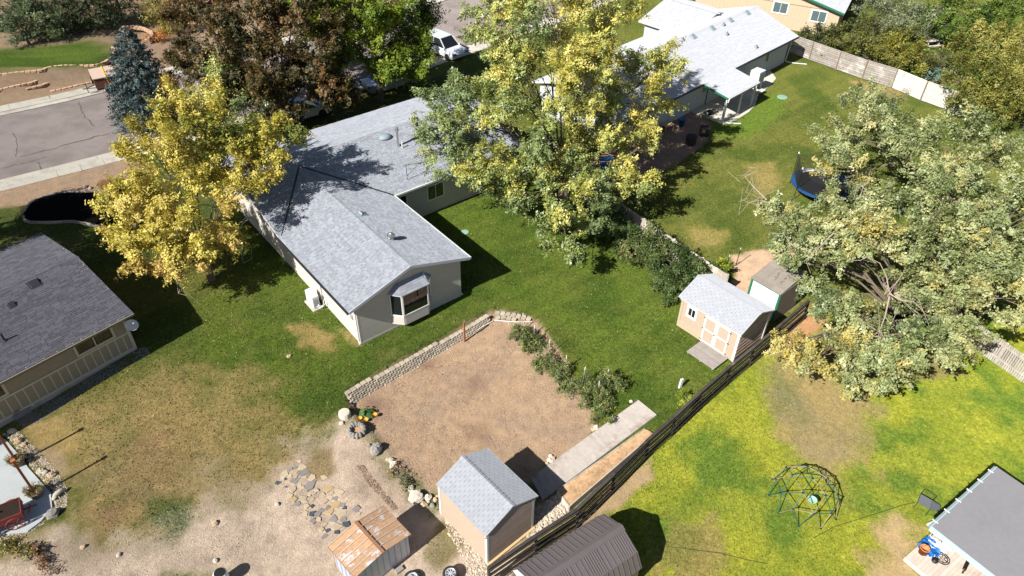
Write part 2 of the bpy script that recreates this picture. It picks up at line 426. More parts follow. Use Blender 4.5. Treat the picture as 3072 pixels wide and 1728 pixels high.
# (pixel outline, colour, soil amount, feather m, edge wobble m, strength)
LAY = [
 ([(820,960),(700,860),(560,1000),(430,1110),(560,1100),(700,1120),(850,1180),(1046,1190),(1480,940),(1600,965),(1720,1120),(1830,1290),(2000,1250),(2230,1120),(2180,900),(2130,840),(1960,720),(1800,600),(1500,480),(1200,560),(900,700),(640,600)], GREEN, 0, 3.2, 2.2, 1),
 ([(420,1110),(560,1060),(700,1110),(860,1190),(900,1240),(860,1330),(780,1400),(600,1480),(380,1520),(180,1530),(140,1420),(90,1290),(60,1230)], DRY, .12, 3.0, 2.2, .85),
 ([(150,1420),(330,1330),(520,1360),(800,1360),(880,1390),(700,1480),(500,1540),(300,1600),(200,1560)], np.array(S(142,120,84)), .3, 2.4, 1.8, .75),
 ([(0,1620),(150,1602),(330,1602),(480,1575),(620,1520),(760,1440),(850,1385),(930,1325),(1010,1280),(1060,1260),(1110,1300),(1200,1400),(1300,1490),(1700,1480),(1560,1640),(1480,1760),(-300,1800),(-200,1620)], DIRT, 1, 1.9, 1.7, 1),
 ([(1040,1330),(1120,1340),(1200,1440),(1260,1520),(1180,1540),(1080,1460)], np.array(S(176,156,138)), 1, .8, .8, .7),
 ([(560,1420),(700,1400),(800,1440),(760,1500),(640,1520)], np.array(S(170,150,122)), .7, 1.2, 1.2, .55),
 ([(180,1600),(330,1590),(360,1640),(260,1690),(160,1660)], np.array(S(164,146,128)), 1, .9, 1.0, .6),
 ([(80,1270),(170,1250),(250,1290),(240,1350),(150,1370),(100,1330)], STRAW, .3, .5, .5, .8),
 ([(130,1340),(190,1360),(200,1420),(160,1440),(140,1400)], np.array(S(176,152,122)), .8, .3, .3, .8),
 ([(880,985),(940,980),(1000,1010),(1010,1055),(960,1065),(900,1040)], np.array(S(150,128,78)), .4, .5, .5, .75),
 ([(1010,985),(1070,1010),(1085,1050),(1050,1045)], np.array(S(160,140,90)), .4, .2, .2, .6),
 ([(1110,1065),(1180,1060),(1200,1090),(1140,1100)], np.array(S(120,110,66)), .1, .5, .4, .6),
 ([(430,1490),(520,1480),(590,1490),(560,1600),(500,1650),(430,1630),(450,1560)], np.array(S(84,98,56)), 0, 1.2, 1.2, .85),
 ([(930,1345),(1000,1330),(1010,1400),(960,1430),(900,1400)], np.array(S(126,106,70)), .3, .5, .5, .8),
 ([(1380,1530),(1300,1560),(1260,1660),(1330,1690),(1400,1640)], np.array(S(128,116,78)), .35, .5, .5, .85),
 ([(1230,1400),(1270,1420),(1260,1480),(1210,1490),(1200,1440)], np.array(S(112,112,74)), .3, .25, .3, .8),
 # lawn of the upper right neighbour
 ([(2100,340),(2260,250),(2420,190),(2840,330),(3100,420),(3100,800),(2500,800),(2360,860),(2150,840),(1960,720),(1820,600),(1760,540),(1900,480)], OLIVE, 0, 1.0, .6, 1),
 ([(2160,330),(2330,280),(2360,330),(2250,420),(2100,400)], np.array(S(92,116,40)), 0, 1.0, .8, .8),
 ([(2240,500),(2330,480),(2350,560),(2280,600)], np.array(S(140,126,76)), .1, .8, .8, .7),
 ([(2060,680),(2180,690),(2170,740),(2080,740)], np.array(S(140,128,74)), .1, .8, .8, .7),
 ([(2540,235),(2700,265),(2720,300),(2600,290)], np.array(S(150,128,88)), .3, .5, .5, .7),
 ([(2190,770),(2330,745),(2390,760),(2400,900),(2300,960),(2200,850)], np.array(S(196,166,138)), 1, .4, .4, 1),
 # right neighbour's bright lawn, below the dark fence
 ([(2480,880),(2320,1030),(2060,1250),(1800,1480),(1640,1650),(1540,1760),(1500,2300),(4600,2600),(4600,900),(3400,860),(2800,1000),(2600,1000)], LUSH, 0, .25, .2, 1),
 ([(2300,1080),(2480,1100),(2600,1180),(2560,1330),(2580,1460),(2480,1420),(2400,1340),(2320,1290),(2290,1180)], np.array(S(150,132,92)), .5, 2.2, 1.6, .9),
 ([(2290,1090),(2400,1130),(2400,1260),(2320,1240)], np.array(S(100,108,66)), .2, 1.5, 1.2, .6),
 ([(2000,1560),(2130,1540),(2200,1640),(2120,1728),(2000,1728),(1960,1640)], np.array(S(136,124,72)), .2, 2.0, 1.5, .8),
 ([(2630,1580),(2700,1560),(2790,1590),(2720,1660),(2740,1728),(2590,1728),(2620,1650)], np.array(S(184,158,118)), .7, 1.0, .9, .95),
 ([(1800,1480),(1960,1380),(1960,1420),(1850,1520),(1700,1640),(1650,1640)], np.array(S(176,150,116)), .8, .4, .4, .95),
 ([(2450,970),(2560,960),(2800,1050),(2900,1130),(2700,1150),(2500,1130)], np.array(S(128,116,78)), .4, .7, .6, .8),
 ([(2320,1030),(2420,930),(2480,950),(2420,1030),(2370,1070)], np.array(S(186,140,100)), .9, .3, .3, 1),
 # front yards
 ([(0,600),(330,505),(700,400),(1000,310),(1240,300),(700,600),(560,720),(420,800),(0,760)], np.array(S(86,92,48)), .1, .8, .6, 1),
 ([(-60,582),(330,478),(420,450),(440,560),(250,590),(100,612),(-60,640)], np.array(S(168,142,118)), .9, .5, .4, 1),
 ([(290,545),(360,540),(380,570),(300,575)], np.array(S(130,66,58)), .9, .2, .3, .7),
 ([(1900,420),(2050,300),(2140,370),(2100,440),(1960,530),(1800,570),(1700,500)], np.array(S(158,132,116)), 1, .4, .4, 1),
 ([(2700,60),(3100,60),(3100,330),(2900,330),(2700,230)], np.array(S(86,112,44)), 0, .6, .6, 1),
 ([(2760,170),(2860,170),(2880,260),(2780,250)], np.array(S(130,110,80)), .5, .5, .5, .8),
]
LAYW = [(np.array(poly(p, -.3 if min(q[1] for q in p) > 900 else 0.0)), c, s_, f_, wb, k_) for p, c, s_, f_, wb, k_ in LAY]
FRONT = [(np.array([(-120,0)]+[tuple(q) for q in FARS]+[(60,260),(-160,260)]), np.array(S(156,132,108)), .85, .3, .2, 1), (TERR_LO, np.array(S(150,126,104)), .9, .2, .1, 1), (TERR_UP, np.array(S(150,130,106)), .8, .2, .1, 1),
 (poly([(-100,150),(0,148),(150,140),(240,108),(300,120),(338,150),(335,172),(300,194),(240,200),(165,204),(100,208),(0,216),(-100,220)], .9), np.array(S(84,104,40)), 0, .5, .4, 1),
 (poly([(0,205),(130,198),(160,204),(70,220),(0,226)], .9), np.array(S(132,118,84)), .4, .4, .3, .9)]

def gcolor(x, y):
    c = np.empty(np.shape(x)+(3,)); c[:] = OLIVE
    soil = np.zeros(np.shape(x))
    wx = (fbm(x, y, .55)-.5)*2; wy = (fbm(x+37, y-91, .55)-.5)*2
    for p, col, s_, f_, wb, k_ in LAYW + FRONT:
        d = sdf(x+wx*wb, y+wy*wb, p) + wb*.8*(fbm(x, y, 1.6)-.5)
        a_ = sst(f_*.5, -f_*.5, d)*k_
        c = c*(1-a_[..., None]) + col*a_[..., None]
        soil = soil*(1-a_) + s_*a_
    # patchiness of the lawns
    grass = 1-soil
    p1 = sst(.38, .66, fbm(x+11, y+5, .42)); p2 = sst(.40, .72, fbm(x-50, y+25, .8))
    lush = np.clip((c[..., 1]-.15)/.03, 0, 1)*(c[..., 0] < c[..., 1]*1.0)*grass
    c = c*(1 - (lush*p1*.85)[..., None]) + LUSH2*(lush*p1*.85)[..., None]
    c = c*(1 - (lush*p2*.5)[..., None]) + LIME*(lush*p2*.5)[..., None]
    dk = np.clip((.14-c[..., 1])/.03, 0, 1)*grass
    c = c*(1-(dk*p1*.7)[..., None]) + DEEP*(dk*p1*.7)[..., None]
    c = c*(1-(dk*p2*.3)[..., None]) + OLIVE*(dk*p2*.3)[..., None]
    dr = np.clip((c[..., 0]-.16)/.04, 0, 1)*grass*(1-lush)
    c = c*(1-(dr*p1*.42)[..., None]) + np.array(S(98,108,52))*(dr*p1*.42)[..., None]
    c = c*(1-(dr*p2*.5)[..., None]) + STRAW*(dr*p2*.5)[..., None]
    # faint mower passes in the deep green lawn
    st = .5+.5*np.sin((x*math.sin(math.radians(39.5))-y*math.cos(math.radians(39.5))+.6*fbm(x, y, .3))*2*math.pi/1.15)
    c = c*(1+(dk*(st-.5)*.13))[..., None]
    # garden plot
    g = sst(.12, -.12, sdf(x+wx*.12, y+wy*.12, GARDEN))
    c = c*(1-g[..., None]) + SOIL*g[..., None]; soil = soil*(1-g) + g
    sp = soil*(sst(.52, .68, fbm(x+5, y-9, .8))+.7*sst(.55, .66, fbm(x-15, y+19, 2.3)))
    c = c*(1-(sp*.35)[..., None]) + GREY*(sp*.35)[..., None]
    for (px, py, z, rr, k_) in [(1130,1225,-.55,.55,.7),(1110,1200,-.55,.4,.5),(1275,1090,-.5,.5,.6),(1420,1150,-.5,.7,.55),(1435,1300,-.55,.5,.6),(1500,1090,-.45,.5,.3),(330,1540,-.45,.5,.5),(460,1330,-.3,.8,.35)]:
        q = at(px, py, z)
        b_ = k_*np.exp(-((x-q[0]+wx*.3)**2+(y-q[1]+wy*.3)**2)/(rr*rr))
        c = c*(1-b_[..., None]) + SOILD*b_[..., None]
    return c, np.clip(soil, 0, 1)

def axis(lo, hi, step, far, grow):
    a_ = list(np.arange(lo, hi, step)); s_ = step; v = a_[-1]
    while v < far: s_ *= grow; v += s_; a_.append(v)
    s_ = step; v = a_[0]; b_ = []
    while v > -far: s_ *= grow; v -= s_; b_.append(v)
    return np.array(b_[::-1] + a_)
gx = axis(-34, 36, .18, 600, 1.35); gy = axis(9.5, 62, .18, 700, 1.2)
GX, GY = np.meshgrid(gx, gy)
GZ = zt(GX, GY)
GC, GS = gcolor(GX, GY)
# uneven soil and turf
_gm = sst(.1, -.5, sdf(GX, GY, GARDEN))
GZ = GZ + _gm*.018*np.sin(2*math.pi*(GX*.5+GY*.86+2.2*fbm(GX, GY, .25)*2)/.62) + (fbm(GX, GY, 1.1)-.5)*.06 + GS*(fbm(GX+3, GY+8, 3.2)-.5)*.07
ny, nx = GX.shape
idx = np.arange(nx*ny).reshape(ny, nx)
F = np.stack([idx[:-1,:-1], idx[:-1,1:], idx[1:,1:], idx[1:,:-1]], -1).reshape(-1, 4)
me = bpy.data.meshes.new('ground')
me.vertices.add(nx*ny); me.vertices.foreach_set('co', np.stack([GX, GY, GZ], -1).astype(np.float32).ravel())
me.loops.add(F.size); me.loops.foreach_set('vertex_index', F.astype(np.int32).ravel())
me.polygons.add(len(F)); me.polygons.foreach_set('loop_start', np.arange(0, F.size, 4, dtype=np.int32)); me.polygons.foreach_set('loop_total', np.full(len(F), 4, np.int32))
me.update(calc_edges=True)
me.polygons.foreach_set('use_smooth', np.ones(len(F), bool))
ca = me.attributes.new('col', 'FLOAT_COLOR', 'POINT'); cc = np.ones((nx*ny, 4), np.float32); cc[:, :3] = GC.reshape(-1, 3); ca.data.foreach_set('color', cc.ravel())
sa = me.attributes.new('soil', 'FLOAT', 'POINT'); sa.data.foreach_set('value', GS.astype(np.float32).ravel())

def groundmat():
    mt = bpy.data.materials.new('ground'); mt.use_nodes = True
    t = mt.node_tree; N = t.nodes; Lk = t.links; b = N['Principled BSDF']
    geo = N.new('ShaderNodeNewGeometry')
    def noise(s, d=5, r=.6, st=None):
        n_ = N.new('ShaderNodeTexNoise'); n_.inputs['Scale'].default_value = s; n_.inputs['Detail'].default_value = d; n_.inputs['Roughness'].default_value = r
        if st:
            v = N.new('ShaderNodeVectorMath'); v.operation = 'MULTIPLY'; v.inputs[1].default_value = st
            Lk.new(geo.outputs['Position'], v.inputs[0]); Lk.new(v.outputs[0], n_.inputs['Vector'])
        else: Lk.new(geo.outputs['Position'], n_.inputs['Vector'])
        return n_.outputs[0]
    def mr(x, a_, b_, c_, d_):
        n_ = N.new('ShaderNodeMapRange'); Lk.new(x, n_.inputs[0])
        for i, q in enumerate((a_, b_, c_, d_)): n_.inputs[i+1].default_value = q
        return n_.outputs[0]
    def mth(op, x, y):
        n_ = N.new('ShaderNodeMath'); n_.operation = op
        for i, q in enumerate((x, y)):
            if hasattr(q, 'node'): Lk.new(q, n_.inputs[i])
            else: n_.inputs[i].default_value = q
        return n_.outputs[0]
    col = N.new('ShaderNodeAttribute'); col.attribute_name = 'col'
    so = N.new('ShaderNodeAttribute'); so.attribute_name = 'soil'
    gr = mth('MULTIPLY', mr(noise(11, 6, .75), .3, .7, .52, 1.5), mr(noise(4.2, 4, .65), .3, .7, .72, 1.32))
    sl_ = mth('MULTIPLY', mr(noise(16, 7, .7), .28, .72, .66, 1.32), mr(noise(2.0, 5, .6), .3, .7, .86, 1.12))
    f = N.new('ShaderNodeMix'); Lk.new(so.outputs['Fac'], f.inputs[0]); Lk.new(gr, f.inputs[2]); Lk.new(sl_, f.inputs[3])
    # straw flecks in the turf
    fl = mr(noise(26, 3, .6), .62, .74, 0, .42)
    flm = mth('MULTIPLY', fl, mth('SUBTRACT', 1.0, so.outputs['Fac']))
    mx = N.new('ShaderNodeMix'); mx.data_type = 'RGBA'
    Lk.new(flm, mx.inputs[0]); Lk.new(col.outputs['Color'], mx.inputs[6]); mx.inputs[7].default_value = (*S(178,160,96), 1)
    # pale pebbles and bits in bare soil
    vo = N.new('ShaderNodeTexVoronoi'); vo.inputs['Scale'].default_value = 7.5; Lk.new(geo.outputs['Position'], vo.inputs['Vector'])
    pb = mth('MULTIPLY', mth('MULTIPLY', mr(vo.outputs['Distance'], .10, .16, 1, 0), mr(noise(1.7, 3), .52, .66, 0, .75)), so.outputs['Fac'])
    mx2 = N.new('ShaderNodeMix'); mx2.data_type = 'RGBA'
    Lk.new(pb, mx2.inputs[0]); Lk.new(mx.outputs[2], mx2.inputs[6]); mx2.inputs[7].default_value = (*S(222,206,184), 1)
    s_ = N.new('ShaderNodeVectorMath'); s_.operation = 'SCALE'
    Lk.new(mx2.outputs[2], s_.inputs[0]); Lk.new(f.outputs[0], s_.inputs['Scale'])
    Lk.new(s_.outputs[0], b.inputs['Base Color'])
    b.inputs['Roughness'].default_value = .95; b.inputs['Specular IOR Level'].default_value = .08; b.inputs['Diffuse Roughness'].default_value = .8
    hb = mth('ADD', mth('MULTIPLY', noise(14, 6, .7), 1.0), mth('MULTIPLY', noise(4.5, 4), so.outputs['Fac']))
    bp = N.new('ShaderNodeBump'); bp.inputs['Strength'].default_value = .9; bp.inputs['Distance'].default_value = .055
    Lk.new(hb, bp.inputs['Height']); Lk.new(bp.outputs[0], b.inputs['Normal'])
    return mt
M['ground'] = groundmat()
me.materials.append(M['ground'])
gob = bpy.data.objects.new('ground', me); COL.objects.link(gob); struct(gob)

# short turf blades: uncountable, one object
def turf(n):
    u = rng.random((n*3, 2))
    x = -32 + 66*u[:, 0]; y = 10 + 50*u[:, 1]**1.35
    keep = np.abs(x) < 5 + y*.72
    x, y = x[keep][:n], y[keep][:n]
    ix = np.clip(np.searchsorted(gx, x), 0, nx-1); iy = np.clip(np.searchsorted(gy, y), 0, ny-1)
    soil = GS[iy, ix]; rd = sdf(x, y, ROADS)
    k = (soil < rng.random(len(x))*.75) & (rd > 2.2)
    x, y, ix, iy = x[k], y[k], ix[k], iy[k]
    z = GZ[iy, ix] - .01
    col = GC[iy, ix]*(.62 + .8*rng.random((len(x), 1)))
    yel = rng.random(len(x)) < .12
    col[yel] = col[yel]*.4 + np.array(S(182,168,92))*.6
    t = rng.random(len(x))*2*np.pi
    wd = .018 + .03*rng.random(len(x)); h = .03 + .05*rng.random(len(x))
    dx, dy = np.cos(t)*wd, np.sin(t)*wd
    lx, ly = (rng.random(len(x))-.5)*.09, (rng.random(len(x))-.5)*.09
    V = np.stack([np.stack([x-dx, y-dy, z], -1), np.stack([x+dx, y+dy, z], -1), np.stack([x+lx, y+ly, z+h], -1)], 1).reshape(-1, 3)
    o = npmesh('grass', V, 3, M['leaf'], None, col)
    tag(o, 'short mown lawn grass growing over the yards', 'grass', kind='stuff')
turf(240000)

# ------------------------------------------------------------------ street, kerbs, pavement slabs
M['asphalt'] = mat('asphalt', S(150,140,136), .95, .05, (22,.16), (60,.5), .1, col2=S(134,124,121), n2=(.35,.4,.65))
M['crack'] = mat('crack', S(92,84,82), .9)
mb = MB()
for i in range(len(NEARS)-1):
    a0, a1, b0, b1 = NEARS[i], NEARS[i+1], FARS[i], FARS[i+1]
    K = 8
    for k in range(K):
        q = [a0+(b0-a0)*k/K, a1+(b1-a1)*k/K, a1+(b1-a1)*(k+1)/K, a0+(b0-a0)*(k+1)/K]
        z = lambda t: .02 + .10*(1-(2*t-1)**2)
        mb.add([(q[0][0],q[0][1],z(k/K)),(q[1][0],q[1][1],z(k/K)),(q[2][0],q[2][1],z((k+1)/K)),(q[3][0],q[3][1],z((k+1)/K))], [(3,2,1,0)] if True else [], .5)
ro = struct(mb.build('road', M['asphalt'], None, True))
def offpath(path, d):
    o = []
    for i, p in enumerate(path):
        t = nrm(np.append(path[min(i+1,len(path)-1)] - path[max(i-1,0)], 0))
        o.append(p + d*np.array([-t[1], t[0]]))
    return o
def resample(path, step):
    path = [np.array(p) for p in path]; o = [path[0]]; acc = 0
    for i in range(len(path)-1):
        seg = path[i+1]-path[i]; L_ = np.linalg.norm(seg); t = step-acc
        while t < L_:
            o.append(path[i]+seg*t/L_); t += step
        acc = L_-(t-step)
    return o
def walk(name, path, side, lo, hi, z, step, label):
    root = struct(bpy.data.objects.new(name, None)); COL.objects.link(root)
    a_ = resample(offpath(path, side*lo), step)
    for i in range(len(a_)-1):
        p, q = a_[i], a_[i+1]
        if not (-50 < p[0] < 15 and 30 < p[1] < 100): continue
        t = nrm(np.append(q-p, 0)); nn = np.array([-t[1], t[0]])*side*(hi-lo)
        p = p+t[:2]*.012
        MB().prism([tuple(p), tuple(q), tuple(q+nn), tuple(p+nn)], z-.2, z, R.random()).build('slab' if 'pave' in name else 'kerb_stone', M['concrete'], root)
walk('kerb', NEARS, -1, -.42, .18, .10, 3.0, '')
walk('pavement', NEARS, -1, .20, 1.35, .135, 1.55, '')
walk('far_kerb', FARS, 1, -.42, .18, .10, 3.0, '')
walk('far_pavement', FARS, 1, .20, 1.45, .135, 1.55, '')
def pdist(x, y, path):
    d = 1e9
    for i in range(len(path)-1):
        a_, b_ = path[i], path[i+1]; e_ = b_-a_; t = min(1, max(0, ((x-a_[0])*e_[0]+(y-a_[1])*e_[1])/(e_@e_)))
        d = min(d, math.hypot(x-a_[0]-t*e_[0], y-a_[1]-t*e_[1]))
    return d
def zroad(x, y):
    a_, b_ = pdist(x, y, NEARS), pdist(x, y, FARS); t = a_/(a_+b_)
    return .02+.10*(1-(2*t-1)**2)+.006
def ribbon(name, px, wd, mt, z=.13, zf=None):
    p = [at(x, y, .1) for x, y in px]; mb = MB()
    for i in range(len(p)-1):
        t = nrm(p[i+1]-p[i]); n_ = np.array([-t[1], t[0], 0])*wd*(.5+R.random())
        v = [p[i]-n_, p[i]+n_, p[i+1]+n_, p[i+1]-n_]
        mb.add([(q[0], q[1], z if zf is None else zf(q[0], q[1])) for q in v], [(3,2,1,0)])
    return mb.build(name, mt)

def jag(px, n=6, amp=3):
    o = []
    for i in range(len(px)-1):
        for k in range(n):
            t = k/n; o.append((px[i][0]+(px[i+1][0]-px[i][0])*t+R.uniform(-amp,amp), px[i][1]+(px[i+1][1]-px[i][1])*t+R.uniform(-amp,amp)*.6))
    return o+[px[-1]]
cr = ribbon('crack', jag([(236,300),(243,330),(256,352),(283,378)]), .03, M['crack'], zf=zroad); cr.parent = ro
for px, wd in (([(60,470),(150,448),(260,418),(330,400)], .05), ([(116,486),(126,520)], .025), ([(0,505),(60,490),(140,470)], .03), ([(40,400),(52,430),(48,470)], .02)):
    cr = ribbon('crack', jag(px), wd, M['crack'], zf=zroad); cr.parent = ro
# ------------------------------------------------------------------ roofs, siding, windows
def urange(poly_, v):
    xs = []
    n = len(poly_)
    for i in range(n):
        (u0, v0), (u1, v1) = poly_[i], poly_[(i+1) % n]
        if abs(v1-v0) < 1e-9:
            if abs(v-v0) < 1e-6: xs += [u0, u1]
            continue
        t = (v-v0)/(v1-v0)
        if -1e-9 <= t <= 1+1e-9: xs.append(u0+(u1-u0)*t)
    return (min(xs), max(xs)) if xs else (None, None)

class Roof:
    """shingled roof: a deck per slope, shingle courses as geometry; the nearest are objects of their own"""
    def __init__(s, parent, mt, expo=.145, tab=(.2,.46), thick=.012, three_tab=False, singles=150, deckmat=None, deck_t=.14):
        s.p, s.mt, s.expo, s.tab, s.th, s.tt, s.singles = parent, mt, expo, tab, thick, three_tab, singles
        s.tabs = []; s.under = MB(); s.caplist = []; s.deck = MB(); s.dm = deckmat or M['fascia']; s.dt = deck_t; s.caps = MB()
    def slope(s, P0, U, V, poly_):
        P0 = np.array(P0, float); U = nrm(U); V = nrm(V); Nn = nrm(np.cross(U, V))
        W = lambda u, v, h=0: P0 + U*u + V*v + Nn*h
        s.deck.slab([W(u, v) for u, v in poly_], s.dt)
        cu = sum(q[0] for q in poly_)/len(poly_); cv = sum(q[1] for q in poly_)/len(poly_)
        s.under.add([W(cu+(u-cu)*.985, cv+(v-cv)*.97, .0015) for u, v in poly_], [tuple(range(len(poly_)))])
        vmax = max(q[1] for q in poly_); vmin = min(q[1] for q in poly_)
        k = 0; v = vmin
        while v < vmax-.02:
            v1 = min(v+s.expo, vmax)
            a0, a1 = urange(poly_, v+1e-5); b0, b1 = urange(poly_, v1-1e-5)
            if a0 is None or b0 is None: v = v1; continue
            u = a0 - (R.random()*s.tab[1] if not s.tt else (k % 2)*s.tab[0]/2)
            while u < max(a1, b1):
                wd = s.tab[0] if s.tt else R.uniform(*s.tab)
                gap = .011 if s.tt else R.choice((.006,.016,.024))
                q = [(min(max(u,a0),a1), v), (min(max(u+wd-gap,a0),a1), v), (min(max(u+wd-gap,b0),b1), v1), (min(max(u,b0),b1), v1)]
                if q[1][0]-q[0][0] > .01 or q[2][0]-q[3][0] > .01:
                    h = s.th*(1 if s.tt else R.choice((.55, 1, 1.5)))
                    top = [W(q[0][0], v-.006, h), W(q[1][0], v-.006, h), W(q[2][0], v1+.012, .003), W(q[3][0], v1+.012, .003)]
                    bot = [W(q[0][0], v-.006, .0), W(q[1][0], v-.006, .0)]
                    s.tabs.append((top+bot, R.random()))
                u += wd
            v = v1; k += 1
        return W
    def cap(s, p, q, wd=.16, step=.2):
        """ridge cap pieces from p to q"""
        p, q = np.array(p, float), np.array(q, float); d = q-p; L_ = np.linalg.norm(d); d = d/L_
        sd_ = nrm(np.cross(d, (0,0,1))); n = max(1, int(L_/step)); s.caps = MB(); s.caplist.append(s.caps)
        for i in range(n):
            a_, b_ = p+d*L_*i/n, p+d*L_*(i+1.15)/n
            hh = .035; e_ = .018
            s.caps.add([a_-sd_*wd-np.array([0,0,.035]), a_+np.array([0,0,hh]), a_+sd_*wd-np.array([0,0,.035]),
                        b_-sd_*wd-np.array([0,0,.035+e_]), b_+np.array([0,0,hh-e_]), b_+sd_*wd-np.array([0,0,.035+e_])],
                       [(0,1,4,3),(1,2,5,4),(0,3,5,2)], R.random())
    def done(s, name='roof'):
        ro = s.deck.build(name, s.dm, s.p)
        wf = world(s.p)
        key = [np.linalg.norm(wf(t[0][0])-CAM) for t in s.tabs]
        order = np.argsort(key)
        FS = [(0,1,2,3),(4,5,1,0),(4,0,3),(5,2,1)]
        for i in order[:s.singles]:
            MB().add(s.tabs[i][0], FS, s.tabs[i][1]).build('shingle', s.mt, ro)
        rest = MB()
        for i in order[s.singles:]: rest.add(s.tabs[i][0], FS, s.tabs[i][1])
        if rest.v:
            f = rest.build('shingle_courses', s.mt, ro); f['kind'] = 'stuff'
        for c_ in s.caplist:
            c_.build('ridge_cap', s.mt, ro)['kind'] = 'stuff'
        s.under.build('underlay', M['underlay'], ro)
        s.roof = ro
        return ro

def siding(parent, p, U, Nn, length, z0, z1, mt, expo=.13, top=None, skip=(), part='siding_board', proud=.0155):
    """lap siding boards on a wall: p start (local), U along, Nn outward; top(u)->height of the wall there for gables"""
    p = np.array(p, float); U = nrm(U); Nn = nrm(Nn)
    z = z0
    while z < z1-.01:
        ze = min(z+expo, z1)
        ulo, uhi = 0.0, length
        if top is not None:
            us = [u for u in np.linspace(0, length, 201) if top(u) >= ze]
            if not us: break
            ulo, uhi = us[0], us[-1]
        segs = [(ulo, uhi)]
        for (a_, b_, c_, d_) in skip:
            if ze > c_+.001 and z < d_-.001:
                ns = []
                for s0, s1 in segs:
                    if b_ <= s0 or a_ >= s1: ns.append((s0, s1))
                    else:
                        if a_-s0 > .02: ns.append((s0, a_))
                        if s1-b_ > .02: ns.append((b_, s1))
                segs = ns
        for s0, s1 in segs:
            A_, B_ = p+U*s0, p+U*s1
            lo = np.array([0,0,z]); hi = np.array([0,0,ze])
            MB().add([A_+lo+Nn*.002, B_+lo+Nn*.002, B_+lo+Nn*proud, A_+lo+Nn*proud, A_+hi+Nn*.002, B_+hi+Nn*.002, B_+hi+Nn*.008, A_+hi+Nn*.008],
                     [(0,1,2,3),(3,2,6,7),(7,6,5,4),(0,3,7,4),(1,5,6,2)], R.random()).build(part, mt, parent)
        z = ze

def window(parent, p, U, Nn, wd, h, frame, panes=2, fw=.09, glass='glass', vertical=False):
    """p = lower-left corner on the wall (local)"""
    p = np.array(p, float); U = nrm(U); Nn = nrm(Nn); Z = np.array([0,0,1.])
    fr = MB()
    def bar(u0, u1, z0, z1, d=.05):
        c = p + U*(u0+u1)/2 + Z*(z0+z1)/2 + Nn*d/2
        fr.obox(c, U*(u1-u0)/2, Nn*d/2, Z*(z1-z0)/2)
    bar(-fw, wd+fw, h, h+fw, .055); bar(-fw, wd+fw, -fw, 0, .06); bar(-fw, 0, 0, h); bar(wd, wd+fw, 0, h)
    wo = fr.build('window', frame, parent)
    m_ = .03; pw = wd/panes
    for i in range(panes):
        c = p + U*(pw*(i+.5)) + Z*h/2 + Nn*.02
        MB().obox(c, U*(pw/2-.02), Nn*.006, Z*(h/2-.005)).build('pane', M[glass], wo)
        if i:
            c = p + U*(pw*i) + Z*h/2 + Nn*.022
            MB().obox(c, U*m_/1.5, Nn*.02, Z*(h/2-.002)).build('mullion', M['trim_white'], wo)
    return wo

X, Y, Z = np.array([1.,0,0]), np.array([0,1.,0]), np.array([0,0,1.])

# ------------------------------------------------------------------ main house: rear wing with a bay window, long range behind
T = thing('main_house', 'pale grey house with shingle roof and bay window in the middle of the lawn', 'house', at(1083.9,1031.7), 39.5)
LW, LD = 6.64, 8.3
EZ, RZ, SL, MS = 2.72, 3.93, .316, .25
mb = MB()
mb.prism([(0,0),(LW,0),(LW,8.4),(0,8.4)], -.3, 2.66)
# wing gable triangle and main body
mb.add([(0,0,2.6),(LW,0,2.6),(LW/2,0,3.68),(0,.12,2.6),(LW,.12,2.6),(LW/2,.12,3.68)], [(0,1,2),(3,5,4),(0,2,5,3),(1,4,5,2)])
mb.prism([(0,8.3),(17.4,8.3),(17.4,18.6),(0,18.6)], -.3, 2.66)
mb.add([(0,8.3,2.6),(0,18.6,2.6),(0,13.45,3.9),(.12,8.3,2.6),(.12,18.6,2.6),(.12,13.45,3.9)], [(0,2,1),(3,4,5),(0,3,5,2),(1,2,5,4)])
mb.add([(17.4,8.3,2.6),(17.4,18.6,2.6),(17.4,13.45,3.9),(17.28,8.3,2.6),(17.28,18.6,2.6),(17.28,13.45,3.9)], [(0,1,2),(3,5,4),(0,2,5,3),(1,4,5,2)])
wl = mb.build('wall', M['wall_white'], T)
siding(wl, (0.06,0,0), X, -Y, LW-.12, .08, 3.7, M['siding_grey'], .125, top=lambda u: min(u+.06, LW-u-.06)*SL+2.66, skip=[(1.95-.06,4.62-.06,.35,2.95)])
siding(wl, (0,8.25,0), -Y, -X, 8.2, .08, 2.66, M['wall_white'], .125, skip=[(3.6,3.62,0,0)])
siding(wl, (0,18.5,0), -Y, -X, 10.2, .08, 2.66, M['wall_white'], .25)
siding(wl, (LW,8.3,0), X, -Y, 10.7, .08, 2.66, M['siding_grey'], .25, skip=[(.6,1.7,1.0,2.3),(3.2,4.6,1.0,2.2)])
window(T, (LW+.72,8.29,1.05), X, -Y, .9, 1.1, M['trim_white'], 2)
window(T, (LW+3.3,8.29,1.1), X, -Y, 1.2, 1.0, M['trim_white'], 2)
for (x0,x1,y0,y1) in ((-.018,.07,-.017,.07),(LW-.07,LW+.018,-.017,.07)):
    MB().box(x0,x1,y0,y1,.02,2.7).build('corner_post', M['siding_grey'], T)
MB().box(-.02,LW+.02,-.025,.0,-.25,.08).build('foundation', M['concrete'], T)
for x0 in (-.06, LW+.06):
    MB().tube([(x0,.12,2.62),(x0,.12,.12),(x0+(-.05 if x0 < 0 else .05),-.05,.05)],.035,6).build('downspout', M['trim_white'], T)
roof = Roof(T, M['roof_grey'], .145, (.22,.44), .012, singles=300)
cw = math.hypot(1, SL); cm = math.hypot(1, MS)
xl, xr, xm, yf = -.52, 7.17, LW/2, -.27
yn, yr, yb = 7.9, 13.45, 19.0
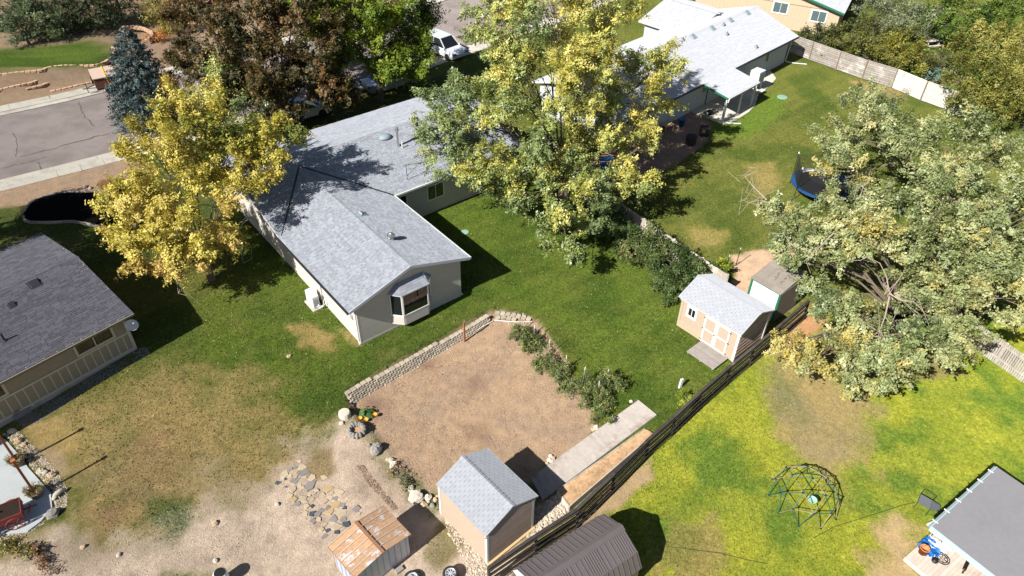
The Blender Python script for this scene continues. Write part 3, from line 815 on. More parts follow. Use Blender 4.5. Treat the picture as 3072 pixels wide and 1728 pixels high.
zr = EZ + MS*(yr-yn); yv = yn + (RZ-EZ)/MS
hl = (xm-xl)*cw; hr = (xr-xm)*cw
# wing left slope (u runs along -Y so that UxV is outward/up)
roof.slope((xl,yf,EZ), -Y, X+Z*(RZ-EZ)/(xm-xl), [(0,0),(0,hl),(-(yv-yf),hl),(-(yn-yf),0)])
roof.slope((xr,yf,EZ), Y, -X+Z*(RZ-EZ)/(xr-xm), [(0,0),(yn-yf,0),(yv-yf,hr),(0,hr)])
# main near slope: left of the valley, right of it, and the strip above
ml = (yr-yn)*cm; mv = (yv-yn)*cm
roof.slope((-.3,yn,EZ), X, Y+Z*MS, [(-.22,0),(xm+.3,mv),(17.9,mv),(17.9,ml),(-.22,ml)][0:0] or [(-.2,.02),(xm+.3,mv),(-.2,mv)])
roof.slope((-.3,yn,EZ), X, Y+Z*MS, [(xr+.3,0),(18.2,0),(18.2,mv),(xm+.3,mv)])
roof.slope((-.3,yn,EZ), X, Y+Z*MS, [(-.2,mv),(18.2,mv),(18.2,ml),(-.2,ml)])
roof.slope((17.9,yb,EZ), -X, -Y+Z*(zr-EZ)/(yb-yr), [(0,0),(18.4,0),(18.4,(yb-yr)*cm),(0,(yb-yr)*cm)])
roof.cap((xm,yf,RZ), (xm,yv-.1,RZ)); roof.cap((-.5,yr,zr), (17.9,yr,zr))
rf = roof.done()
# valley flashing, gutters, fascia
for (p, q) in (((xl+.2,yn+.1,EZ+.06),(xm,yv,RZ+.035)), ((xr,yn,EZ+.035),(xm,yv,RZ+.035))):
    MB().beam(p, q, .10, .03).build('valley_flashing', M['gutter_dark'], rf)
MB().box(xl-.10,xl-.005,yf,yn+.2,EZ-.13,EZ-.005).build('gutter', M['gutter_dark'], rf)
MB().box(xr+.005,xr+.09,yf,yn-.02,EZ-.12,EZ-.0).build('gutter', M['trim_white'], rf)
MB().box(xr+.1,17.9,yn-.10,yn-.005,EZ-.12,EZ-.0).build('gutter', M['trim_white'], rf)
for sx, x0 in ((1, xl), (-1, xr)):
    MB().beam((x0,yf-.02,EZ-.05),(xm,yf-.02,RZ-.05),.03,.17).build('fascia', M['fascia'], rf)
# bay window
bx0, bx1, bo = 2.0, 4.58, .52
fx0, fx1 = bx0+.47, bx1-.47
def bay(z0, z1, e=0.0): return [(bx0-e,.0),(fx0-e*.6,-bo-e),(fx1+e*.6,-bo-e),(bx1+e,.0)]
by = MB().prism(bay(0,0), .36, .98).build('bay_base', M['wall_white'], T)
for i in range(5):
    z = .38+i*.115
    MB().add([(fx0+.06,-bo-.002,z),(fx1-.06,-bo-.002,z),(fx1-.06,-bo-.03,z),(fx0+.06,-bo-.03,z),(fx0+.06,-bo-.002,z+.11),(fx1-.06,-bo-.002,z+.11),(fx1-.06,-bo-.008,z+.11),(fx0+.06,-bo-.008,z+.11)],
             [(0,1,2,3),(3,2,6,7),(7,6,5,4),(0,3,7,4),(1,5,6,2)], R.random()).build('siding_board', M['siding_grey'], by)
MB().prism(bay(0,0,.035), .98, 1.06).build('bay_sill', M['trim_white'], T)
bf = MB()
P4 = bay(0,0)
for (a_, b_) in zip(P4[:-1], P4[1:]):
    a_, b_ = np.array([*a_,0]), np.array([*b_,0]); d = nrm(b_-a_)
    for q in (a_+d*.03, b_-d*.03): bf.beam(q+Z*1.06, q+Z*2.5, .06, .06)
    bf.beam(a_+Z*2.46, b_+Z*2.46, .06, .08)
bw = bf.build('bay_window', M['trim_white'], T)
for i, (a_, b_) in enumerate(zip(P4[:-1], P4[1:])):
    a_, b_ = np.array([*a_,0]), np.array([*b_,0]); d = nrm(b_-a_)
    MB().obox((a_+b_)/2+Z*1.75, (b_-a_)/2*.93, np.cross(d,Z)*.006, Z*.69).build('pane', M['glass'], bw)
# bay roof
e1 = bay(0,0,.10); z0, z1 = 2.52, 3.02
tp = [(bx0+.42,.0),(bx0+.62,-.06),(bx1-.62,-.06),(bx1-.42,.0)]
br = MB().add([(*q,z0) for q in e1]+[(*q,z1) for q in tp]+[(*q,z0-.05) for q in e1], [(0,1,5,4),(1,2,6,5),(2,3,7,6),(4,5,6,7),(8,9,1,0),(9,10,2,1),(10,11,3,2),(11,10,9,8),(0,4,7,3,11,8)]).build('bay_roof', M['fascia'], T)
for i in range(3):
    A_, B_, C_, D_ = (np.array([*e1[i],z0+.004]), np.array([*e1[i+1],z0+.004]), np.array([*tp[i+1],z1+.004]), np.array([*tp[i],z1+.004]))
    nn = nrm(np.cross(B_-A_, D_-A_))
    nr = 5
    for r_ in range(nr):
        t0, t1 = r_/nr, (r_+1)/nr
        p0, p1, q0, q1 = A_+(D_-A_)*t0, B_+(C_-B_)*t0, A_+(D_-A_)*t1, B_+(C_-B_)*t1
        nc = max(1, int(np.linalg.norm(p1-p0)/.32))
        for c in range(nc):
            s0, s1 = c/nc, (c+.98)/nc
            MB().add([p0+(p1-p0)*s0+nn*.014, p0+(p1-p0)*s1+nn*.014, q0+(q1-q0)*s1+nn*.004, q0+(q1-q0)*s0+nn*.004, p0+(p1-p0)*s0, p0+(p1-p0)*s1],
                     [(0,1,2,3),(4,5,1,0),(4,0,3),(5,2,1)], R.random()).build('shingle', M['roof_grey'], br)
# roof fittings
lf = local(T)
wfT = world(T)
def onroof(px, py, p0, n):
    c, s_ = math.cos(T.rotation_euler[2]), math.sin(T.rotation_euler[2])
    nw = (c*n[0]-s_*n[1], s_*n[0]+c*n[1], n[2])
    return lf(on(px, py, wfT(p0), nw))
nR = nrm((SL,0,1)); nM = nrm((0,-MS,1))
def boxvent(p, n, s_=.19, mt='vent_blue', name='roof_vent', par=None, h=.1):
    n = nrm(n); u = nrm(np.cross(Y, n)) if abs(n[1]) < .5 else nrm(np.cross(n, X)); u = nrm(np.cross(n, nrm(np.cross(Z, n)))) ; v = np.cross(n, u)
    m_ = MB()
    m_.obox(p+n*.015, u*s_*1.25, v*s_*1.25, n*.008)
    A_ = [p+u*a_*s_+v*b_*s_+n*.02 for a_, b_ in ((-1,-1),(1,-1),(1,1),(-1,1))]
    B_ = [p+u*(a_*s_*.8)+v*b_*s_*.85+n*(h+.05*a_) for a_, b_ in ((-1,-1),(1,-1),(1,1),(-1,1))]
    m_.add(A_+B_, [(3,2,1,0),(4,5,6,7),(0,1,5,4),(1,2,6,5),(2,3,7,6),(3,0,4,7)])
    return m_.build(name, M[mt], par or rf)
boxvent(onroof(1088,642,(xr,yf,EZ),nR), nR, .2)
boxvent(onroof(1022,463,(8,yn,EZ),nM), nM, .2)
boxvent(onroof(1094,467,(8,yn,EZ),nM), nM, .14)
p = onroof(1174,719,(xr,yf,EZ),nR)      # turbine vent
tv = MB().lathe([(.13,-.08),(.13,.16),(.16,.18)], p, 14).build('turbine_vent', M['metal'], rf)
fin = MB()
for k in range(18):
    t = 2*math.pi*k/18
    pts = [(p[0]+r_*math.cos(t+dt), p[1]+r_*math.sin(t+dt), p[2]+z_) for r_, z_, dt in ((.13,.18,0),(.21,.27,.12),(.19,.38,.24),(.06,.45,.36))]
    for i in range(3): fin.beam(pts[i], pts[i+1], .045, .008, R.random())
fin.lathe([(.10,.42),(.06,.47),(.0,.48)], p, 12); fin.build('turbine_fin', M['metal'], tv)
p = onroof(1156,413,(8,yn,EZ),nM)
MB().lathe([(.40,-.02),(.40,.06),(.36,.14),(.25,.21),(.1,.25),(0,.26)], p, 20, .5, 1.1, .85).build('dome_vent', M['vent_blue'], rf, True)
p = onroof(1195,438,(8,yn,EZ),nM)
fl = MB().lathe([(.10,-.1),(.10,.12),(.075,.13),(.075,1.05)], p, 12).build('flue_pipe', M['metal'], rf)
MB().lathe([(.075,1.05),(.12,1.08),(.12,1.16),(.09,1.17),(.09,1.22),(.13,1.24),(.13,1.32),(.03,1.38),(0,1.385)], p, 12).build('flue_cap', M['metal'], fl)
p = onroof(1207,444,(8,yn,EZ),nM)
MB().lathe([(.04,-.05),(.04,.45),(.03,.45),(0,.4)], p, 8).build('vent_pipe', M['white_plastic'], rf)
# small louvre on the side wall
MB().obox((-.04,.62,1.55), X*.02, Y*.12, Z*.16).build('wall_vent', M['vent_blue'], T)
# tv aerial above the roof
p0 = onroof(1222,540,(8,yn,EZ),nM)
wa = wfT(p0)
an = thing('television_aerial', 'thin dark television aerial on the roof valley side beside the central tree', 'aerial', wa, 39.5)
MB().tube([(0,0,-.1),(0,0,1.25)], .018, 6).build('mast', M['black'], an)
ab = MB(); ab.beam((-.1,-.0,1.1),(2.2,-.5,1.0),.025,.025); ab.beam((0,0,.3),(.9,-.2,1.05),.018,.018)
ab.build('boom', M['black'], an)
for i in range(9):
    t = i/8; c = np.array([-.1,0,1.1])*(1-t)+np.array([2.2,-.5,1.0])*t; l_ = .2+.45*t
    MB().beam(c-np.array([.1,.45,0])*l_*1.6, c+np.array([.1,.45,0])*l_*1.6, .012, .012).build('element', M['black'], an)

# heat pump unit beside the left wall
ac = thing('heat_pump', 'white outdoor heat pump unit against the sunlit side wall of the main house', 'air conditioner', wfT((-.52,4.5,0)), 39.5)
MB().box(-.32,.26,-.58,.58,-.05,.06).build('pad', M['concrete'], ac)
MB().box(-.2,.18,-.46,.46,.09,.9).build('casing', M['white_plastic'], ac)
for y0 in (-.3,.3): MB().box(-.16,.14,y0-.03,y0+.03,.06,.09).build('foot', M['black'], ac)
gr = MB()
for i in range(9): gr.box(-.215,-.202,-.34,.14,.2+i*.07,.215+i*.07)
gr.build('fan_grille', M['trim_white'], ac)
gr = MB()
for i in range(10): gr.box(-.17,.12,-.47,-.462,.22+i*.055,.245+i*.055)
gr.build('side_louvre', M['vent_blue'], ac)
MB().box(-.06,.1,-.5,-.47,.12,.2).build('valve_cover', M['white_plastic'], ac)
for k, (dz, dx) in enumerate(((.22,0),(.3,.06))):
    MB().tube([(dx,-.47,dz),(dx+.05,-.62,dz-.05),(.25,-.75,dz+.05),(.44,-.78+.1*k,.5+.3*k),(.46,-.7,.7+.3*k)], .018, 6).build('hose', M['white_plastic'], ac)
MB().box(.42,.49,-.3,-.22,.06,2.3).build('line_cover', M['trim_white'], ac)

# ------------------------------------------------------------------ left neighbour's house
LH = thing('neighbour_house', 'neighbouring house with dark grey shingle roof and taupe battened wall at the left edge', 'house', at(410.4,1046.7), 50.35)
M['taupe'] = mat('taupe', S(168,158,138), .8, .03, (4,.06))
M['taupe_gutter'] = mat('taupe_gutter', S(128,120,106), .6)
M['taupe_trim'] = mat('taupe_trim', S(212,204,188), .7, .03, (4,.05))
mb = MB().prism([(-16,0),(0,0),(0,9.7),(-16,9.7)], -.4, 2.55)
mb.add([(0,0,2.5),(0,9.7,2.5),(0,4.85,3.3),(-.12,0,2.5),(-.12,9.7,2.5),(-.12,4.85,3.3)], [(0,1,2),(3,5,4),(0,2,5,3),(1,4,5,2)])
w_ = mb.build('wall', M['taupe'], LH)
MB().box(-16,.03,-.04,-.002,1.22,1.33).build('belt_course', M['taupe_trim'], LH)
MB().box(-16,.03,-.04,-.002,.12,.24).build('base_trim', M['taupe_trim'], LH)
MB().box(-16,.02,-.025,-.002,-.35,.12).build('foundation', M['concrete'], LH)
MB().box(-.12,.035,-.035,-.002,.24,2.5).build('corner_post', M['taupe_trim'], LH)
MB().box(.002,.035,0,.12,.24,2.5).build('corner_post', M['taupe_trim'], LH)
for i in range(1, 18):
    MB().box(-.41*i-.03,-.41*i+.03,-.03,-.002,.24,1.22).build('batten', M['taupe_trim'], LH)
window(LH, (-2.55,0,1.5), X, -Y, 1.75, .72, M['taupe_trim'], 2, .12)
window(LH, (-7.9,0,1.5), X, -Y, 1.9, .72, M['taupe_trim'], 2, .12)
r2 = Roof(LH, M['roof_dark'], .145, (.2,.48), .013, singles=300, deckmat=M['taupe_trim'])
lz, lr = 2.6, 3.5
cs = math.hypot(1, (lr-lz)/5.3)
r2.slope((-16,-.48,lz), X, Y+Z*(lr-lz)/5.33, [(0,0),(16.4,0),(16.4,5.33*cs),(0,5.33*cs)])
r2.slope((.4,10.2,lz), -X, -Y+Z*(lr-lz)/5.33, [(0,0),(16.4,0),(16.4,5.35*cs),(0,5.35*cs)])
r2.cap((-16,4.86,lr), (.4,4.86,lr))
rl = r2.done()
MB().box(-16,.4,-.58,-.485,lz-.13,lz-.02).build('gutter', M['taupe_gutter'], rl)
lfl, wfl = local(LH), world(LH)
def onl(px, py):
    c, s_ = math.cos(LH.rotation_euler[2]), math.sin(LH.rotation_euler[2]); n = nrm((0,-(lr-lz)/5.33,1))
    return lfl(on(px, py, wfl((0,-.48,lz)), (c*n[0]-s_*n[1], s_*n[0]+c*n[1], n[2])))
nL = nrm((0,-(lr-lz)/5.33,1))
boxvent(onl(104,852), nL, .24, 'vent_dark', par=rl); boxvent(onl(37,916), nL, .15, 'vent_dark', par=rl)
p = onl(14,1022); MB().lathe([(.13,-.03),(.12,.02),(.05,.06),(.05,.45),(0,.44)], p, 10).build('vent_pipe', M['vent_dark'], rl)
p = lfl(at(386,972,2.2))
ds = thing('satellite_dish', 'pale satellite dish on a short arm at the corner of the dark roofed house', 'satellite dish', wfl((.12,-.36,1.5)), 50.35)
MB().tube([(-.1,.36,.0),(-.02,.05,.1),(0,0,.3)], .025, 6).build('arm', M['metal'], ds)
dm = MB(); n_ = nrm((.1,-.5,.85)); u_ = nrm(np.cross(n_, Z)); v_ = np.cross(u_, n_)
c0 = np.array([0,-.02,.34]); rings = []
for i in range(5):
    r_ = .33*i/4
    rings += [c0 + n_*(.5*r_*r_) + (math.cos(t)*u_+1.0*math.sin(t)*v_)*r_ for t in np.linspace(0,2*math.pi,20,endpoint=False)]
rings2 = [q - n_*.02 for q in rings]
fs = []
for i in range(4):
    for k in range(20):
        fs.append((i*20+k, (i+1)*20+k, (i+1)*20+(k+1)%20, i*20+(k+1)%20))
dm.add(rings, fs); dm.add(rings2, [f[::-1] for f in fs]); dm.build('dish', M['white_plastic'], ds, True)
MB().tube([c0-v_*.3, c0+n_*.34-v_*.08], .012, 5).build('feed_arm', M['metal'], ds)
MB().obox(c0+n_*.34-v_*.06, u_*.03, v_*.04, n_*.05).build('receiver', M['white_plastic'], ds)

# ------------------------------------------------------------------ white roofed house, upper right
RH = thing('white_roofed_house', 'white roofed house with covered porch and pale wall behind the central tree', 'house', (26.62,68.34,0), 45.2)
M['wall_pale'] = mat('wall_pale', S(214,216,218), .8, .03, (4,.05))
M['green_trim'] = mat('green_trim', S(40,120,88), .6, .03, (4,.06))
mb = MB().prism([(-25.6,.55),(-.55,.55),(-.55,9.3),(-25.6,9.3)], -.2, 2.6)
mb.add([(-.55,.55,2.5),(-.55,9.3,2.5),(-.55,4.92,3.95),(-.7,.55,2.5),(-.7,9.3,2.5),(-.7,4.92,3.95)], [(0,1,2),(3,5,4),(0,2,5,3),(1,4,5,2)])
mb.prism([(-7.6,9.3),(.4,9.3),(.4,12.3),(-7.6,12.3)], -.2, 2.55)
mb.build('wall', M['wall_pale'], RH)
for i in range(26):
    xx = -1.0-.6*i
    MB().box(xx-.02,xx+.02,.535,.549,0,2.5).build('batten', M['wall_pale'], RH)
MB().box(-14.05,-13.9,.52,.548,0,2.4).build('corner_trim', M['green_trim'], RH)
MB().box(-14.75,-14.3,.50,.548,1.3,2.05).build('wall_box', M['vent_blue'], RH)
window(RH, (-4.6,.55,1.2), X, -Y, .5, .8, M['trim_white'], 1, .05)
r3 = Roof(RH, M['roof_white'], .17, (.9,.92), .012, singles=0, deckmat=M['trim_white'])
rs = 1.6/4.95; c3 = math.hypot(1, rs)
r3.slope((-26,0,2.6), X, Y+Z*rs, [(0,0),(26.05,0),(26.05,4.95*c3),(0,4.95*c3)])
r3.slope((.05,9.9,2.6), -X, -Y+Z*rs, [(0,0),(26.05,0),(26.05,4.95*c3),(0,4.95*c3)])
r3.slope((-15.85,-2.55,2.22), X, Y+Z*(.42/2.6), [(0,0),(4.7,0),(4.7,2.63),(0,2.63)])
r3.slope((-8.1,12.8,2.6), -Y, X+Z*.3, [(0,0),(6.0,0),(6.0,4.5),(0,4.5)])
r3.slope((.9,6.8,2.6), Y, -X+Z*.3, [(0,0),(6.0,0),(6.0,4.85),(0,4.85)])
r3.cap((-26,4.95,4.2),(.05,4.95,4.2),.2,.3); r3.cap((-3.75,6.5,3.94),(-3.75,12.8,3.94),.2,.3)
rr = r3.done()
lfr, wfr = local(RH), world(RH)
def onr(px, py, far=False):
    c, s_ = math.cos(RH.rotation_euler[2]), math.sin(RH.rotation_euler[2]); n = nrm((0,-rs,1))
    return lfr(on(px, py, wfr((0,0,2.6)), (c*n[0]-s_*n[1], s_*n[0]+c*n[1], n[2])))
n3 = nrm((0,-rs,1))
for q in ((2242,39),(2192,61),(2137,85),(2080,110),(2020,135)): boxvent(onr(*q), n3, .25, 'vent_blue', par=rr)
for q in ((2170,76),(2180,104),(2268,143)): boxvent(onr(*q), n3, .13, 'vent_blue', par=rr, h=.2)
MB().box(-26,.0,-.1,-.01,2.46,2.59).build('gutter', M['gutter_dark'], rr)
MB().box(-15.85,-11.15,-2.65,-2.56,2.08,2.2).build('porch_gutter', M['trim_white'], rr)
MB().beam((-15.88,-2.56,2.12),(-15.88,0,2.54),.04,.16).build('porch_fascia', M['green_trim'], rr)
for x0 in (-15.7,-13.4,-11.35): MB().box(x0-.06,x0+.06,-2.42,-2.3,0,2.08).build('porch_post', M['trim_white'], RH)
MB().tube([(-15.9,-2.62,2.12),(-15.95,-2.62,1.9),(-16.1,-2.45,1.85),(-16.1,-2.45,.15),(-15.7,-2.75,.05),(-14.9,-3.6,.03)], .05, 6).build('downspout', M['trim_white'], RH)
MB().tube([(-.5,.3,2.45),(-.5,.45,.2),(-.2,.1,.06),(.7,-1.2,.05)], .05, 6).build('downspout', M['trim_white'], RH)
struct(MB().prism([tuple(wfr((x,y,0))[:2]) for x,y in ((-16.1,.5),(-16.1,-2.7),(-14.5,-3.0),(-12.5,-2.9),(-11.0,-2.6),(-8.8,-1.6),(-6.2,-1.3),(-4.5,-.9),(-3.2,.5))], -.1, .05).build('porch_slab', M['concrete']))
# swamp cooler on a stand against the wall, steps
sc_ = thing('evaporative_cooler', 'white evaporative cooler on a metal stand under the eave of the white roofed house', 'cooler', wfr((-8.4,-.9,0)), 45.2)
for x0, y0 in ((-.4,-.35),(.4,-.35),(-.4,.35),(.4,.35)): MB().box(x0-.04,x0+.04,y0-.04,y0+.04,0,.9).build('leg', M['trim_white'], sc_)
MB().box(-.5,.5,-.45,.45,.9,1.95).build('cabinet', M['white_plastic'], sc_)
g_ = MB()
for i in range(10): g_.box(-.38,.38,-.462,-.452,1.02+i*.085,1.045+i*.085)
for i in range(10): g_.box(.502,.512,-.36,.36,1.02+i*.085,1.045+i*.085)
g_.build('louvre', M['vent_blue'], sc_)
MB().beam((-.45,.4,1.4),(-1.8,.9,1.5),.05,.05).build('duct_bracket', M['metal'], sc_)
MB().beam((-.45,-.3,1.3),(-1.6,.9,1.4),.05,.05).build('duct_bracket', M['metal'], sc_)
MB().box(-.5,.35,-.95,-.55,.25,.32).build('step', M['trim_white'], sc_)

# ------------------------------------------------------------------ cream house, far top right
M['cream'] = mat('cream', S(208,188,160), .8, .03, (4,.05))
q0, q1 = at(2312,38,1.5), at(2451,62,1.5)
azc = math.degrees(math.atan2(q1[1]-q0[1], q1[0]-q0[0]))
cp = at(2500,112,0)
CH = thing('cream_house', 'cream house gable wall with two white framed windows at the top right', 'house', cp, azc)
mb = MB().prism([(-15,0),(0,0),(0,14),(-15,14)], -.3, 2.6)
mb.add([(-15,0,2.5),(0,0,2.5),(-7.5,0,4.4),(-15,.15,2.5),(0,.15,2.5),(-7.5,.15,4.4)], [(0,1,2),(3,5,4),(0,2,5,3),(1,4,5,2)])
mb.build('wall', M['cream'], CH)
for i in range(36): MB().box(-.4*i-.3,-.4*i-.27,-.018,-.002,0,2.6).build('batten', M['cream'], CH)
lc = local(CH)
def onw(px, py):
    t = CH.rotation_euler[2]; return lc(on(px, py, cp, (math.sin(t), -math.cos(t), 0)))
for pl, pr in (((2318,34),(2360,34)),((2431,60),(2475,60))):
    A_, B_ = onw(*pl), onw(*pr)
    window(CH, (A_[0],0,A_[2]), X, -Y, B_[0]-A_[0], 1.0, M['trim_white'], 2, .13, 'glass_sky')
r4 = Roof(CH, M['roof_white2'], .17, (.9,.92), .012, singles=0, deckmat=M['trim_white'])
s4 = 1.95/7.9; c4 = math.hypot(1, s4)
r4.slope((.4,-.5,2.6), Y, -X+Z*s4, [(0,0),(15,0),(15,7.9*c4),(0,7.9*c4)])
r4.slope((-15.4,14.5,2.6), -Y, X+Z*s4, [(0,0),(15,0),(15,7.9*c4),(0,7.9*c4)])
ry = r4.done()
MB().beam((.4,-.53,2.56),(-7.5,-.53,4.51),.04,.2).build('fascia', M['green_trim'], ry)
# ------------------------------------------------------------------ sheds
M['peach'] = mat('peach', S(194,174,154), .8, .03, (4,.05))
M['peach_base'] = mat('peach_base', S(198,178,150), .8, .03, (4,.05))
M['brown_siding'] = mat('brown_siding', S(186,164,146), .85, .10, (3,.12), None, .2, stretch=(1,1,1))
M['deck_grey'] = mat('deck_grey', S(150,142,136), .9, .07, (5,.15), (30,.2), .15)
M['raw_wood'] = mat('raw_wood', S(222,190,142), .8, .06, (5,.15))

def gable_shed(name, label, loc, rz, wx, wy, hb, xe, ye, ze, zr_, ridge_along, singles, walls, rmat):
    """walls on [0,wx]x[0,wy]; eave outline xe, ye at ze; ridge at zr_ along 'x' or 'y'"""
    t = thing(name, label, 'shed', loc, rz)
    mb = MB().prism([(0,0),(wx,0),(wx,wy),(0,wy)], 0, hb)
    if ridge_along == 'x':
        for x0, x1 in ((0,.06),(wx-.06,wx)):
            mb.add([(x0,0,hb),(x0,wy,hb),(x0,wy/2,zr_-.12),(x1,0,hb),(x1,wy,hb),(x1,wy/2,zr_-.12)], [(0,2,1),(3,4,5),(0,3,5,2),(1,2,5,4)])
    else:
        for y0, y1 in ((0,.06),(wy-.06,wy)):
            mb.add([(0,y0,hb),(wx,y0,hb),(wx/2,y0,zr_-.12),(0,y1,hb),(wx,y1,hb),(wx/2,y1,zr_-.12)], [(0,1,2),(3,5,4),(0,2,5,3),(1,4,5,2)])
    mb.build('wall', walls, t)
    r_ = Roof(t, rmat, .145, (.305,.31), .010, True, singles, M['trim_white'], .06)
    if ridge_along == 'x':
        ym = (ye[0]+ye[1])/2; h = ym-ye[0]; s_ = (zr_-ze)/h; L_ = xe[1]-xe[0]; c_ = h*math.hypot(1, s_)
        r_.slope((xe[0],ye[0],ze), X, Y+Z*s_, [(0,0),(L_,0),(L_,c_),(0,c_)])
        r_.slope((xe[1],ye[1],ze), -X, -Y+Z*s_, [(0,0),(L_,0),(L_,c_),(0,c_)])
        r_.cap((xe[0],ym,zr_),(xe[1],ym,zr_),.14,.18)
    else:
        xm_ = (xe[0]+xe[1])/2; h = xm_-xe[0]; s_ = (zr_-ze)/h; L_ = ye[1]-ye[0]; c_ = h*math.hypot(1, s_)
        r_.slope((xe[0],ye[0],ze), -Y, X+Z*s_, [(0,0),(0,c_),(-L_,c_),(-L_,0)])
        r_.slope((xe[1],ye[0],ze), Y, -X+Z*s_, [(0,0),(L_,0),(L_,c_),(0,c_)])
        r_.cap((xm_,ye[0],zr_),(xm_,ye[1],zr_),.14,.18)
    r_.done()
    return t

# shed by the dark fence, doors towards the lawn
bs = gable_shed('garden_shed', 'peach shed with white double doors and small window beside the dark fence', at(2030.9,975), -48.1, 3.78, 2.65, 2.02, (-.17,3.92), (-.22,2.87), 2.13, 2.83, 'x', 220, M['peach'], M['roof_white2'])
MB().box(-.01,3.79,-.02,.0,.0,.42).build('base_panel', M['peach_base'], bs)
for x0 in (-.02,3.66): MB().box(x0,x0+.14,-.03,-.002,0,2.02).build('corner_trim', M['trim_white'] if x0 > 1 else M['peach_base'], bs)
MB().box(-.1,3.85,-.035,-.004,1.9,2.06).build('frieze', M['trim_white'], bs)
window(bs, (.55,0,1.18), X, -Y, .42, .52, M['trim_white'], 2, .13)
for k, (x0, x1) in enumerate(((1.62,2.42),(2.44,3.24))):
    dr = MB().box(x0,x1,-.035,-.002,.06,1.86).build('door', M['peach'], bs)
    tr = MB()
    for a_, b_, c_, d_ in ((x0,x0+.1,.06,1.86),(x1-.1,x1,.06,1.86),(x0+.1,x1-.1,.06,.16),(x0+.1,x1-.1,1.76,1.86),(x0+.1,x1-.1,.92,1.01)):
        tr.box(a_,b_,-.055,-.036,c_,d_)
    tr.build('door_trim', M['trim_white'], dr)
    for z_ in (.2,.96,1.7):
        hx = x0 if k == 0 else x1
        MB().box(hx-.06,hx+.06,-.066,-.056,z_-.025,z_+.025).build('hinge', M['black'], dr)
    if k == 0:
        MB().box(x1-.08,x1-.02,-.09,-.056,.93,1.0).build('latch', M['black'], dr)
        MB().box(x1-.30,x1-.24,-.062,-.056,.94,.99).build('keypad', M['vent_blue'], dr)
sh = world(bs)
for i in range(14):
    z_ = .1+i*.14
    MB().box(3.785,3.80+.01*(i%2),.02,2.63,z_,z_+.135,R.random()).build('siding_board', M['brown_siding'], bs)
MB().box(3.79,3.84,2.52,2.66,0,2.05).build('corner_trim', M['trim_white'], bs)
# landing in front of its doors
lp = thing('shed_landing', 'grey plank landing on the lawn in front of the peach shed doors', 'deck', sh((0,0,0)), -48.1)
for i in range(8):
    MB().box(1.72,3.5,-1.32+i*.162,-1.32+i*.162+.155,.03,.085,R.random()).build('plank', M['deck_grey'], lp)
for x0 in (1.8,2.6,3.4): MB().box(x0-.04,x0+.04,-1.3,-.04,-.06,.028).build('joist', M['deck_grey'], lp)

# front shed on the lower ground
fs_ = gable_shed('storage_shed', 'peach shed with white shingle roof between the bare garden plot and the dark fence', at(1461.6,1691.6,-.6), 42.5, 2.56, 3.2, 2.08, (-.1,2.77), (-.05,3.22), 2.2, 2.86, 'y', 260, M['peach'], M['roof_white2'])
for (a_, b_, c_, d_) in ((-.02,.1,-.03,.0),(-.025,.0,.0,.1),(2.46,2.585,-.03,.0),(-.025,.0,3.08,3.2)):
    MB().box(a_,b_,c_,d_,.03,2.1).build('corner_trim', M['trim_white'], fs_)
zz = .12; i = 0
while zz < 2.72:
    top = zz+.085; half = 1.28 if top < 2.06 else max(0, (2.86-.06-top)/.66*1.44-.1)
    if half > .15: MB().add([(1.28-half+.1,-.002,zz),(1.28+half-.1,-.002,zz),(1.28+half-.1,-.03,zz),(1.28-half+.1,-.03,zz),(1.28-half+.1,-.002,top),(1.28+half-.1,-.002,top),(1.28+half-.1,-.008,top),(1.28-half+.1,-.008,top)],
             [(0,1,2,3),(3,2,6,7),(7,6,5,4),(0,3,7,4),(1,5,6,2)], R.random()).build('siding_board', M['brown_siding'], fs_)
    zz = top
MB().box(-.02,2.62,-.14,-.035,-.02,.10).build('skid_beam', M['raw_wood'], fs_)

# rusty roofed metal shed at the bottom
M['rust'] = mat('rust', S(192,154,120), .75, .10, (9,.22), None, .3, 0, S(206,200,198), (2.0,.54,.60), stretch=None)
M['rust_seam'] = mat('rust_seam', S(208,184,164), .75, .08, (9,.15), None, .3)
M['rust_edge'] = mat('rust_edge', S(158,114,84), .75, .1, (9,.2), None, .3)
M['tin'] = mat('tin', S(214,220,234), .42, .04, (4,.08), None, .5, .25)
ms = thing('metal_shed', 'small white metal shed with rusty ribbed roof at the bottom of the photo', 'shed', at(1231,1663,-.65), 45)
w_, d_ = 2.55, 1.62
MB().prism([(-w_,0),(0,0),(0,d_),(-w_,d_)], 0, 1.5).build('wall', M['tin'], ms)
mb = MB()
for y0 in (0,d_-.02):
    mb.add([(-w_,y0,1.5),(0,y0,1.5),(-w_/2,y0,1.72),(-w_,y0+.02,1.5),(0,y0+.02,1.5),(-w_/2,y0+.02,1.72)], [(0,1,2),(3,5,4),(0,2,5,3),(1,4,5,2)])
mb.build('gable', M['tin'], ms)
for i in range(9): MB().box(-w_+.14+i*.285,-w_+.17+i*.285,-.025,.0,.02,1.48).build('rib', M['tin'], ms)
for i in range(5): MB().box(.0,.025,.16+i*.33,.19+i*.33,.02,1.48).build('rib', M['tin'], ms)
for i in range(5): MB().box(-w_-.025,-w_,.16+i*.33,.19+i*.33,.02,1.48).build('rib', M['tin'], ms)
zr_, ze = 1.80, 1.56
for side, (xa, xb) in enumerate(((-w_-.1,-w_/2),(.08,-w_/2))):
    npan = 6
    for k in range(npan):
        y0 = -.12+(d_+.24)*k/npan; y1 = -.12+(d_+.24)*(k+1)/npan
        v = [(xa,y0+.012,ze),(xb,y0+.012,zr_),(xb,y1-.012,zr_),(xa,y1-.012,ze)]
        if side: v = v[::-1]
        pn = MB().slab(v, .02, R.random()).build('roof_panel', M['rust'], ms)
        MB().beam((xa,y1,ze+.016),(xb,y1,zr_+.016),.035,.05,R.random()).build('seam', M['rust_seam'], pn)
